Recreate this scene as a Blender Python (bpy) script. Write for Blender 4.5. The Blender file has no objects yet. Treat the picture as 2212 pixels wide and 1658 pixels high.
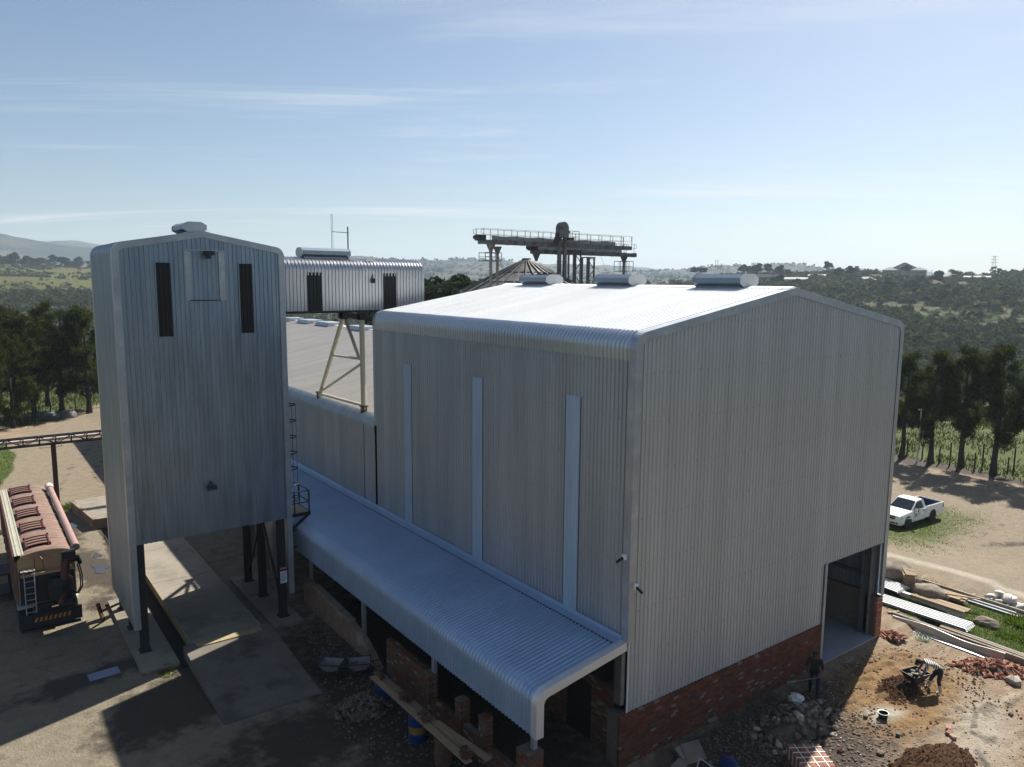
import bpy, bmesh, math, random
import numpy as np
from mathutils import Vector, Matrix, Quaternion
R = math.radians
random.seed(7); rng = np.random.default_rng(7)
scene = bpy.context.scene
col = scene.collection

# ------------------------------------------------------------------ camera
CAM = Vector((-15.676, -15.305, 14.8))
YAW, PITCH, ROLL = 0.6346, 0.1344, 0.0079
cam_data = bpy.data.cameras.new('camera')
cam_data.sensor_width = 36.0
cam_data.lens = 36.0 * 1632.8 / 2212.0
cam_data.clip_start = 0.1
cam_data.clip_end = 60000.0
camera = bpy.data.objects.new('camera', cam_data)
col.objects.link(camera)
_f0 = Vector((math.sin(YAW), math.cos(YAW), 0)); _r0 = Vector((math.cos(YAW), -math.sin(YAW), 0))
_fw = _f0 * math.cos(PITCH) - Vector((0, 0, 1)) * math.sin(PITCH)
_u0 = _r0.cross(_fw)
_rc = _r0 * math.cos(ROLL) + _u0 * math.sin(ROLL)
_uc = _u0 * math.cos(ROLL) - _r0 * math.sin(ROLL)
_m = Matrix((( _rc.x, _uc.x, -_fw.x), (_rc.y, _uc.y, -_fw.y), (_rc.z, _uc.z, -_fw.z))).to_4x4()
_m.translation = CAM
camera.matrix_world = _m
scene.camera = camera

# ------------------------------------------------------------------ world, sun, exposure
SUN = Vector((0.673, 0.217, 0.707)).normalized()
SUN_AZ = math.atan2(SUN.x, SUN.y)
world = bpy.data.worlds.new('World'); scene.world = world; world.use_nodes = True
nt = world.node_tree; nt.nodes.clear()
def N(tree, kind, **kw):
    n = tree.nodes.new(kind)
    for k, v in kw.items():
        if k.startswith('_'): setattr(n, k[1:], v)
        else:
            n.inputs[k.replace('__', ' ')].default_value = v
    return n
out = N(nt, 'ShaderNodeOutputWorld'); bg = N(nt, 'ShaderNodeBackground', Strength=0.050)
sky = N(nt, 'ShaderNodeTexSky', _sky_type='NISHITA', _sun_disc=False, _sun_elevation=R(45), _sun_rotation=SUN_AZ,
        _altitude=300.0, _air_density=1.0, _dust_density=1.2, _ozone_density=1.8)
tc = N(nt, 'ShaderNodeTexCoord'); sep = N(nt, 'ShaderNodeSeparateXYZ')
nt.links.new(tc.outputs['Generated'], sep.inputs[0])
def mth(op, a, b=None, tree=nt, clamp=False):
    n = tree.nodes.new('ShaderNodeMath'); n.operation = op; n.use_clamp = clamp
    for i, v in enumerate((a, b)):
        if v is None: continue
        if hasattr(v, 'links'): tree.links.new(v, n.inputs[i])
        else: n.inputs[i].default_value = v
    return n.outputs[0]
zc = mth('MAXIMUM', mth('ADD', sep.outputs['Z'], 0.05), 0.04)
# cirrus lie on a high level sheet; u runs across the view so that the streaks lie level
ux = mth('ADD', mth('MULTIPLY', sep.outputs['X'], _r0.x), mth('MULTIPLY', sep.outputs['Y'], _r0.y))
vy = mth('ADD', mth('MULTIPLY', sep.outputs['X'], _f0.x), mth('MULTIPLY', sep.outputs['Y'], _f0.y))
comb = N(nt, 'ShaderNodeCombineXYZ')
nt.links.new(mth('DIVIDE', ux, zc), comb.inputs[0]); nt.links.new(mth('DIVIDE', vy, zc), comb.inputs[1])
def cloud_layer(sx, sy, loc, scale, detail, lo, hi, dist=0.6):
    mp = N(nt, 'ShaderNodeMapping'); mp.inputs['Scale'].default_value = (sx, sy, 1); mp.inputs['Location'].default_value = loc
    mp.inputs['Rotation'].default_value = (0, 0, R(6))
    nt.links.new(comb.outputs[0], mp.inputs[0])
    no = N(nt, 'ShaderNodeTexNoise', Scale=scale, Detail=detail, Roughness=0.62, Distortion=dist)
    nt.links.new(mp.outputs[0], no.inputs['Vector'])
    mr = N(nt, 'ShaderNodeMapRange'); mr.inputs['From Min'].default_value = lo; mr.inputs['From Max'].default_value = hi
    mr.interpolation_type = 'SMOOTHSTEP'
    nt.links.new(no.outputs['Fac'], mr.inputs['Value'])
    return mr.outputs[0]
c1 = cloud_layer(0.35, 1.5, (3.1, 7.7, 0), 1.1, 7, 0.50, 0.80)
c2 = cloud_layer(0.22, 1.0, (11.3, 2.2, 0), 0.7, 8, 0.56, 0.74, 0.9)
cl = mth('MULTIPLY', mth('MAXIMUM', mth('MULTIPLY', c1, 0.38), mth('MULTIPLY', c2, 0.55)), 1.0, clamp=True)
mix = N(nt, 'ShaderNodeMix', _data_type='RGBA')
tint = N(nt, 'ShaderNodeVectorMath', _operation='MULTIPLY'); nt.links.new(sky.outputs[0], tint.inputs[0]); tint.inputs[1].default_value = (0.98, 0.99, 1.0)
nt.links.new(cl, mix.inputs[0]); nt.links.new(tint.outputs[0], mix.inputs[6]); mix.inputs[7].default_value = (9.6, 9.4, 9.0, 1)
nt.links.new(mix.outputs[2], bg.inputs['Color']); nt.links.new(bg.outputs[0], out.inputs[0])

sun_data = bpy.data.lights.new('sun', 'SUN'); sun_data.energy = 5.0; sun_data.angle = R(0.53); sun_data.color = (1.0, 0.945, 0.86)
sun = bpy.data.objects.new('sun', sun_data); col.objects.link(sun)
sun.rotation_euler = (-SUN).to_track_quat('-Z', 'Y').to_euler(); sun.location = (60, 40, 80)
scene.view_settings.view_transform = 'Standard'; scene.view_settings.look = 'None'
scene.view_settings.gamma = 1.0; scene.view_settings.use_curve_mapping = False
scene.view_settings.exposure = 1.02
cy = scene.cycles
cy.max_bounces = 5; cy.diffuse_bounces = 2; cy.glossy_bounces = 3; cy.transmission_bounces = 3; cy.volume_bounces = 0
cy.transparent_max_bounces = 6; cy.use_denoising = True; cy.sample_clamp_indirect = 4.0
cy.caustics_reflective = False; cy.caustics_refractive = False
try: cy.volume_step_rate = 20.0
except Exception: pass

# ------------------------------------------------------------------ materials
MATS = {}
def mat(name, c, rough=0.7, metal=0.0, var=0.12, vs=1.5, bump=0.0, bs=18.0, c2=None, c2s=0.6, c2lo=0.5, c2hi=0.65, spec=0.35, stretch=None, rvar=0.0, island=0.0, detail=5.0):
    """Principled material: base colour c broken by two noises in world space, c2 = second colour in patches."""
    m = bpy.data.materials.new(name); m.use_nodes = True; t = m.node_tree
    b = t.nodes['Principled BSDF']; b.inputs['Roughness'].default_value = rough; b.inputs['Metallic'].default_value = metal
    b.inputs['Specular IOR Level'].default_value = spec
    geo = N(t, 'ShaderNodeNewGeometry'); vec = geo.outputs['Position']
    if stretch:
        mp = N(t, 'ShaderNodeMapping'); mp.inputs['Scale'].default_value = stretch; t.links.new(vec, mp.inputs[0]); vec = mp.outputs[0]
    no = N(t, 'ShaderNodeTexNoise', Scale=vs, Detail=detail, Roughness=0.6); t.links.new(vec, no.inputs['Vector'])
    mr = N(t, 'ShaderNodeMapRange'); mr.inputs['From Min'].default_value = 0.25; mr.inputs['From Max'].default_value = 0.75
    mr.inputs['To Min'].default_value = 1 - var; mr.inputs['To Max'].default_value = 1 + var
    t.links.new(no.outputs['Fac'], mr.inputs['Value']); k = mr.outputs[0]
    if island:
        oi = N(t, 'ShaderNodeObjectInfo')
        r2 = mth('FRACT', mth('ADD', oi.outputs['Random'], geo.outputs['Random Per Island'], t), None, t)
        k = mth('MULTIPLY', k, mth('ADD', mth('MULTIPLY', r2, 2 * island, t), 1 - island, t), t)
    base = N(t, 'ShaderNodeRGB'); base.outputs[0].default_value = (*c, 1); cur = base.outputs[0]
    if c2:
        n2 = N(t, 'ShaderNodeTexNoise', Scale=c2s, Detail=6.0, Roughness=0.65); t.links.new(vec, n2.inputs['Vector'])
        m2 = N(t, 'ShaderNodeMapRange'); m2.inputs['From Min'].default_value = c2lo; m2.inputs['From Max'].default_value = c2hi
        t.links.new(n2.outputs['Fac'], m2.inputs['Value'])
        mx = N(t, 'ShaderNodeMix', _data_type='RGBA'); t.links.new(m2.outputs[0], mx.inputs[0]); t.links.new(cur, mx.inputs[6]); mx.inputs[7].default_value = (*c2, 1)
        cur = mx.outputs[2]
    sc = N(t, 'ShaderNodeVectorMath', _operation='SCALE'); t.links.new(cur, sc.inputs[0]); t.links.new(k, sc.inputs['Scale'])
    t.links.new(sc.outputs[0], b.inputs['Base Color'])
    if rvar:
        t.links.new(mth('ADD', mth('MULTIPLY', no.outputs['Fac'], rvar, t), rough - rvar * 0.5, t), b.inputs['Roughness'])
    if bump:
        bn = N(t, 'ShaderNodeTexNoise', Scale=bs, Detail=4.0); t.links.new(geo.outputs['Position'], bn.inputs['Vector'])
        bp = N(t, 'ShaderNodeBump', Strength=bump, Distance=0.03); t.links.new(bn.outputs['Fac'], bp.inputs['Height']); t.links.new(bp.outputs[0], b.inputs['Normal'])
    MATS[name] = m
    return m
def ramp_mat(name, stops, rough=0.85, var=0.2, bump=0.3, bs=30):
    """colour picked per piece (object random plus island random) from a ramp"""
    m = mat(name, (1, 1, 1), rough, 0, var, 9.0, bump, bs); t = m.node_tree
    geo = N(t, 'ShaderNodeNewGeometry'); oi = N(t, 'ShaderNodeObjectInfo')
    fr = mth('FRACT', mth('ADD', mth('MULTIPLY', oi.outputs['Random'], 3.7, t), geo.outputs['Random Per Island'], t), None, t)
    cr = N(t, 'ShaderNodeValToRGB'); t.links.new(fr, cr.inputs[0]); cr.color_ramp.interpolation = 'CONSTANT'
    e = cr.color_ramp.elements
    while len(e) < len(stops): e.new(0.5)
    for el, (p, c) in zip(e, stops): el.position = p; el.color = (*c, 1)
    scn = [n for n in t.nodes if n.type == 'VECT_MATH'][0]
    t.links.new(cr.outputs[0], scn.inputs[0])
    return m
M_wall = mat('galvanised_wall', (0.375, 0.425, 0.48), 0.40, 0.55, 0.13, 0.9, 0.0, stretch=(2, 2, 0.12), rvar=0.12, island=0.05)
M_gable = mat('galvanised_gable', (0.44, 0.465, 0.49), 0.45, 0.4, 0.10, 0.9, 0.0, stretch=(2, 2, 0.12), rvar=0.12, island=0.045)
M_roof = mat('zinc_roof', (0.90, 0.90, 0.88), 0.45, 0.1, 0.05, 0.6, 0.0, stretch=(0.2, 1, 1), rvar=0.1)
M_lean = mat('zinc_lean_to', (0.36, 0.485, 0.67), 0.36, 0.45, 0.08, 0.6, rvar=0.12, island=0.03)
M_trim = mat('galvanised_flashing', (0.345, 0.385, 0.435), 0.42, 0.55, 0.16, 1.2, rvar=0.2, c2=(0.42, 0.44, 0.46), c2s=1.5, c2lo=0.5, c2hi=0.62)
M_tower = mat('weathered_galvanised', (0.25, 0.315, 0.39), 0.36, 0.75, 0.22, 1.3, stretch=(3, 3, 0.3), c2=(0.21, 0.26, 0.32), c2s=0.7, c2lo=0.48, c2hi=0.7, rvar=0.2)
M_gallery = mat('shiny_galvanised', (0.42, 0.43, 0.45), 0.33, 0.75, 0.12, 1.1, stretch=(3, 3, 0.4), rvar=0.2)
M_oldroof = mat('old_roof_sheet', (0.46, 0.44, 0.41), 0.6, 0.15, 0.12, 0.9, stretch=(0.08, 2.0, 1), c2=(0.36, 0.31, 0.27), c2s=0.35, c2lo=0.52, c2hi=0.8)
M_trans = mat('translucent_sheet', (0.31, 0.435, 0.57), 0.3, 0.0, 0.14, 1.0, spec=0.5, stretch=(1, 3, 0.25))
M_nose = mat('curved_eave_zinc', (0.52, 0.56, 0.61), 0.3, 0.9, 0.06, 0.6, rvar=0.1)
M_vent = mat('ridge_vent_zinc', (0.20, 0.25, 0.31), 0.36, 0.6, 0.1, 1.0)
M_ventend = mat('vent_end_plate', (0.44, 0.46, 0.48), 0.4, 0.5, 0.06, 1.0)
M_black = mat('dark_sheet', (0.012, 0.012, 0.013), 0.6, 0.1, 0.2, 3)
M_darksteel = mat('dark_steel', (0.028, 0.029, 0.032), 0.55, 0.3, 0.3, 3)
M_paintsteel = mat('grey_painted_steel', (0.16, 0.165, 0.17), 0.55, 0.3, 0.25, 2.5, c2=(0.11, 0.08, 0.06), c2s=2.2, c2lo=0.56, c2hi=0.7)
M_cream = mat('cream_painted_steel', (0.56, 0.53, 0.41), 0.5, 0.1, 0.12, 2.0, c2=(0.20, 0.11, 0.06), c2s=2.5, c2lo=0.66, c2hi=0.74)
M_rust = mat('rusty_steel', (0.10, 0.06, 0.04), 0.85, 0.1, 0.4, 4)
M_white = mat('white_paint', (0.78, 0.78, 0.76), 0.35, 0.0, 0.04, 2)
M_concrete = mat('concrete', (0.225, 0.20, 0.158), 0.85, 0, 0.15, 1.2, 0.25, 25, c2=(0.135, 0.12, 0.098), c2s=0.5, c2lo=0.5, c2hi=0.7)
M_floor = mat('shed_floor_concrete', (0.30, 0.31, 0.33), 0.55, 0, 0.12, 0.8, 0.1, 20)
M_mortar = mat('mortar', (0.13, 0.11, 0.092), 0.95, 0, 0.2, 4, 0.3, 40)
M_plaster = mat('dirty_plaster', (0.20, 0.135, 0.09), 0.92, 0, 0.25, 2, 0.3, 20, c2=(0.28, 0.24, 0.20), c2s=1.1)
M_wood = mat('weathered_timber', (0.26, 0.185, 0.115), 0.85, 0, 0.25, 4, 0.2, 30, island=0.25, stretch=(4, 0.6, 4))
M_rock = mat('boulder_stone', (0.17, 0.138, 0.105), 0.95, 0, 0.35, 3, 1.0, 9, c2=(0.24, 0.20, 0.155), c2s=1.6)
M_rubble = mat('rubble_stone', (0.14, 0.112, 0.086), 0.95, 0, 0.25, 5, 0.4, 25, island=0.35)
M_soil = mat('dark_soil', (0.062, 0.034, 0.02), 0.98, 0, 0.4, 5.0, 1.0, 22, spec=0.05)
M_blue = mat('blue_plastic', (0.008, 0.03, 0.13), 0.4, 0, 0.15, 3)
M_yellow = mat('yellow_paint', (0.22, 0.13, 0.03), 0.6, 0, 0.2, 6)
M_tyre = mat('tyre_rubber', (0.02, 0.02, 0.02), 0.85, 0, 0.2, 5)
M_brick = ramp_mat('red_brick', [(0, (0.1300, 0.0444, 0.0257)), (0.28, (0.1028, 0.0363, 0.0228)), (0.5, (0.1482, 0.0538, 0.0300)), (0.68, (0.0786, 0.0349, 0.0250)), (0.84, (0.0968, 0.0605, 0.0428)), (0.965, (0.1814, 0.1613, 0.1428))])
M_brickdull = ramp_mat('dull_brick', [(0, (0.1260, 0.0521, 0.0302)), (0.3, (0.0924, 0.0470, 0.0319)), (0.5, (0.1470, 0.0588, 0.0336)), (0.65, (0.0966, 0.0672, 0.0487)), (0.82, (0.1176, 0.0882, 0.0672)), (0.965, (0.2016, 0.1680, 0.1386))])
M_brickgrey = ramp_mat('dusty_grey_brick', [(0, (0.1260, 0.1025, 0.0806)), (0.3, (0.1596, 0.1260, 0.1008)), (0.55, (0.1008, 0.0773, 0.0588)), (0.75, (0.1344, 0.0798, 0.0504)), (0.9, (0.1764, 0.1512, 0.1260))])
M_brickpink = ramp_mat('orange_red_brick', [(0, (0.36, 0.15, 0.09)), (0.3, (0.30, 0.115, 0.068)), (0.55, (0.40, 0.19, 0.12)), (0.8, (0.25, 0.10, 0.065)), (0.92, (0.42, 0.25, 0.17))])

# ------------------------------------------------------------------ mesh helpers
class MB:
    def __init__(s): s.v = []; s.f = []
    def add(s, vs, fs):
        o = len(s.v); s.v.extend([tuple(v) for v in vs]); s.f.extend([tuple(i + o for i in f) for f in fs]); return s
    def box(s, x0, x1, y0, y1, z0, z1):
        return s.add([(x0,y0,z0),(x1,y0,z0),(x1,y1,z0),(x0,y1,z0),(x0,y0,z1),(x1,y0,z1),(x1,y1,z1),(x0,y1,z1)],
              [(0,3,2,1),(4,5,6,7),(0,1,5,4),(1,2,6,5),(2,3,7,6),(3,0,4,7)])
    def cbox(s, c, size, q=None, taper=1.0):
        c = Vector(c); hx, hy, hz = (d / 2 for d in size); vs = []
        for z, k in ((-hz, 1.0), (hz, taper)):
            for x, y in ((-hx,-hy),(hx,-hy),(hx,hy),(-hx,hy)):
                p = Vector((x * k, y * k, z)); vs.append(c + (q @ p if q else p))
        return s.add(vs, [(0,3,2,1),(4,5,6,7),(0,1,5,4),(1,2,6,5),(2,3,7,6),(3,0,4,7)])
    def beam(s, p0, p1, w, h=None, up=(0,0,1)):
        h = h or w; p0 = Vector(p0); p1 = Vector(p1); d = (p1 - p0).normalized(); u = Vector(up)
        if abs(d.dot(u)) > 0.95: u = Vector((1, 0, 0))
        a = d.cross(u).normalized() * (w / 2); b = a.cross(d).normalized() * (h / 2)
        vs = [p + x for p in (p0, p1) for x in (-a - b, a - b, a + b, -a + b)]
        return s.add(vs, [(0,1,2,3),(7,6,5,4),(0,4,5,1),(1,5,6,2),(2,6,7,3),(3,7,4,0)])
    def tube(s, p0, p1, r0, r1=None, n=8, cap=True):
        r1 = r0 if r1 is None else r1; p0 = Vector(p0); p1 = Vector(p1); d = (p1 - p0).normalized()
        u = Vector((0, 0, 1)) if abs(d.z) < 0.95 else Vector((1, 0, 0)); a = d.cross(u).normalized(); b = d.cross(a)
        vs = []
        for p, r in ((p0, r0), (p1, r1)):
            for k in range(n):
                t = 2 * math.pi * k / n; vs.append(p + a * (r * math.cos(t)) + b * (r * math.sin(t)))
        fs = [(k, (k + 1) % n, n + (k + 1) % n, n + k) for k in range(n)]
        if cap: fs += [tuple(range(n - 1, -1, -1)), tuple(range(n, 2 * n))]
        return s.add(vs, fs)
    def poly(s, pts, r, n=6):
        for a, b in zip(pts[:-1], pts[1:]): s.tube(a, b, r, n=n)
        return s
    def lathe(s, c, prof, n=16, axis='z', caps=True):
        """prof = [(radius, height)]"""
        c = Vector(c); vs = []
        for r, h in prof:
            for k in range(n):
                t = 2 * math.pi * k / n; q = (r * math.cos(t), r * math.sin(t), h)
                if axis == 'x': q = (q[2], q[0], q[1])
                if axis == 'y': q = (q[0], q[2], q[1])
                vs.append(c + Vector(q))
        fs = []
        for i in range(len(prof) - 1):
            for k in range(n):
                fs.append((i * n + k, i * n + (k + 1) % n, (i + 1) * n + (k + 1) % n, (i + 1) * n + k))
        if caps: fs += [tuple(range(n - 1, -1, -1)), tuple(range((len(prof) - 1) * n, len(prof) * n))]
        return s.add(vs, fs)
    def grid(s, rows, flip=False):
        w = len(rows[0]); o = len(s.v)
        for r in rows: s.v.extend([tuple(p) for p in r])
        for i in range(len(rows) - 1):
            for j in range(w - 1):
                a, b, c, d = o + i * w + j, o + i * w + j + 1, o + (i + 1) * w + j + 1, o + (i + 1) * w + j
                s.f.append((a, d, c, b) if flip else (a, b, c, d))
        return s
    def prism(s, pts, d):
        """closed outline pts (3D) pushed by d"""
        n = len(pts); d = Vector(d); vs = [Vector(p) for p in pts] + [Vector(p) + d for p in pts]
        fs = [tuple(range(n - 1, -1, -1)), tuple(range(n, 2 * n))] + [(k, (k + 1) % n, n + (k + 1) % n, n + k) for k in range(n)]
        return s.add(vs, fs)
    def mesh(s, name, m=None, smooth=False):
        me = bpy.data.meshes.new(name); me.from_pydata(s.v, [], s.f); me.update()
        if m: me.materials.append(m)
        if smooth:
            for p in me.polygons: p.use_smooth = True
        return me
    def build(s, name, m, parent=None, smooth=False, fix=True):
        me = s.mesh(name, m, smooth)
        if fix:
            bm = bmesh.new(); bm.from_mesh(me); bmesh.ops.recalc_face_normals(bm, faces=bm.faces); bm.to_mesh(me); bm.free()
        return link(name, me, parent)
def link(name, data, parent=None, loc=None, rot=None):
    o = bpy.data.objects.new(name, data); col.objects.link(o)
    if parent: o.parent = parent
    if loc is not None: o.location = loc
    if rot is not None: o.rotation_euler = rot
    return o
def tag(o, label=None, cat=None, group=None, kind=None):
    if label: o['label'] = label
    if cat: o['category'] = cat
    if group: o['group'] = group
    if kind: o['kind'] = kind
    elif cat: o['kind'] = 'thing'
    return o
def thing(name, loc, label, cat, group=None, rz=0.0):
    o = link(name, None, None, loc, (0, 0, rz)); return tag(o, label, cat, group)
def copy_tree(o, parent=None):
    c = o.copy(); col.objects.link(c); c.parent = parent
    for ch in [k for k in bpy.data.objects if k.parent == o]: copy_tree(ch, c)
    return c
def kids_of(o): return [k for k in bpy.data.objects if k.parent == o]
def bevel(o, w=0.02, seg=2):
    bm = bmesh.new(); bm.from_mesh(o.data); bmesh.ops.bevel(bm, geom=[e for e in bm.edges], offset=w, segments=seg, profile=0.6, affect='EDGES', clamp_overlap=True)
    bm.to_mesh(o.data); bm.free(); return o
def smoothstep(a, b, x):
    t = np.clip((x - a) / (b - a), 0, 1); return t * t * (3 - 2 * t)
def vnoise(x, y, seed=0):
    xi = np.floor(x).astype(np.int64); yi = np.floor(y).astype(np.int64); xf = x - xi; yf = y - yi
    def h(a, b):
        n = (a * 374761393 + b * 668265263 + seed * 1442695041) & 0x7fffffff
        n = ((n ^ (n >> 13)) * 1274126177) & 0x7fffffff
        return ((n ^ (n >> 16)) & 0xffff) / 65535.0
    u = xf * xf * (3 - 2 * xf); v = yf * yf * (3 - 2 * yf)
    return (h(xi, yi) * (1 - u) + h(xi + 1, yi) * u) * (1 - v) + (h(xi, yi + 1) * (1 - u) + h(xi + 1, yi + 1) * u) * v
def fbm(x, y, oct=4, seed=0):
    s = 0; a = 0.5; t = 0
    for k in range(oct):
        s = s + a * vnoise(x * 2 ** k, y * 2 ** k, seed + k); t += a; a *= 0.5
    return s / t - 0.5
# ------------------------------------------------------------------ the lie of the land
TC = (10.0, 25.0)
T_AZ = np.array([-180, -120, -60, -10, 4, 14, 22, 34, 40, 46, 54, 62, 74, 110, 150, 180.0])
T_R = np.array([0, 62, 80, 110, 150, 220, 350, 500, 700, 950, 1250, 1700, 2250, 2900, 3700, 5000.0])
_flat = [0, 0, -1, -3, -6, -8, -6, 0, 10, 20, 25, 60, 120, 170, 180, 120]
_left = [0, 0, -2, -5, -8, -10, -8, 2, 14, 27, 2, 20, 80, 235, 250, 220]
_left2 = [0, 0, -2, -5, -8, -9, -6, 3, 12, 22, 2, 30, 100, 150, 240, 230]
_mid = [0, 0, -1, -3, -6, -8, -10, -8, -4, 2, 12, 44, 92, 96, 120, 130]
_mid2 = [0, -.5, -1, -3, -6, -9, -10, -8, -2, 3, 10, 36, 74, 84, 105, 105]
_mid3 = [0, -1, -2, -4, -6, -8, -8, -4, 5, 8, 8, 28, 66, 90, 110, 100]
_right = [0, -1.2, -2, -4, -6, -6, 1, 11, 21, 18, 16, 30, 80, 100, 110, 90]
_right2 = [0, -1.5, -3, -7, -11, -12, -2, 11, 22, 23, 20, 30, 60, 76, 85, 70]
_right3 = [0, -1.5, -3, -8, -13, -13, -3, 10, 21, 24, 26, 38, 58, 80, 80, 60]
T_Z = np.array([_flat, _flat, _flat, _flat, _left, _left2, _mid, _mid, _mid2, _mid3, _right, _right2, _right3, _flat, _flat, _flat], float)
T_Z[:, 11:] *= np.array([0.8, 0.71, 0.645, 0.58, 0.5])
def G(x, y, rough=True):
    x = np.asarray(x, float); y = np.asarray(y, float)
    dx = x - TC[0]; dy = y - TC[1]; r = np.hypot(dx, dy); az = np.degrees(np.arctan2(dx, dy))
    ia = np.clip(np.searchsorted(T_AZ, az) - 1, 0, len(T_AZ) - 2); fa = np.clip((az - T_AZ[ia]) / (T_AZ[ia + 1] - T_AZ[ia]), 0, 1); fa = fa * fa * (3 - 2 * fa)
    ir = np.clip(np.searchsorted(T_R, r) - 1, 0, len(T_R) - 2); fr = np.clip((r - T_R[ir]) / (T_R[ir + 1] - T_R[ir]), 0, 1); fr = fr * fr * (3 - 2 * fr)
    z = (T_Z[ia, ir] * (1 - fa) + T_Z[ia + 1, ir] * fa) * (1 - fr) + (T_Z[ia, ir + 1] * (1 - fa) + T_Z[ia + 1, ir + 1] * fa) * fr
    amp = np.interp(r, [60, 120, 400, 1000, 2000, 3500], [0, 1.0, 7, 14, 44, 170])
    z = z + amp * fbm(x / np.interp(r, [0, 400, 1500, 5000], [60, 120, 260, 520]), y / np.interp(r, [0, 400, 1500, 5000], [60, 120, 260, 520]), 5, 3)
    yard = -0.2 * smoothstep(0.05, -0.35, y) * smoothstep(-1.2, 0.2, x) - 0.2 * smoothstep(14.9, 15.6, x) * smoothstep(30, 8, y) - 0.12 * smoothstep(-3.7, -4.6, x)
    yard = yard - 1.2 * smoothstep(24, 35, x) * smoothstep(75, 40, y)
    yard = yard + 0.05 * fbm(x / 5, y / 5, 4, 11)
    w = smoothstep(52, 66, r)
    return yard * (1 - w) + z * w
def gz(x, y): return float(G(np.array([x]), np.array([y]))[0])
def put(x, y, dz=0.0):
    """a spot surveyed on the level of the shed floor, carried along its sight line to the real ground"""
    px, py = x, y
    for _ in range(6):
        k = (14.8 - gz(px, py)) / 14.8; px = CAM.x + (x - CAM.x) * k; py = CAM.y + (y - CAM.y) * k
    return Vector((px, py, gz(px, py) + dz))
def attr_mesh(name, xs, ys, zs, faces, masks, m, parent=None, kind='structure'):
    me = bpy.data.meshes.new(name)
    me.from_pydata(np.stack([xs, ys, zs], 1).tolist(), [], faces); me.update()
    for k, v in masks.items():
        a = me.attributes.new(k, 'FLOAT', 'POINT'); a.data.foreach_set('value', np.asarray(v, np.float32))
    me.materials.append(m)
    for p in me.polygons: p.use_smooth = True
    o = link(name, me, parent); tag(o, kind=kind); return o
def grid_faces(nx, ny):
    i, j = np.meshgrid(np.arange(nx - 1), np.arange(ny - 1), indexing='ij'); a = (i * ny + j).ravel()
    return np.stack([a, a + ny, a + ny + 1, a + 1], 1).tolist()

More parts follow.
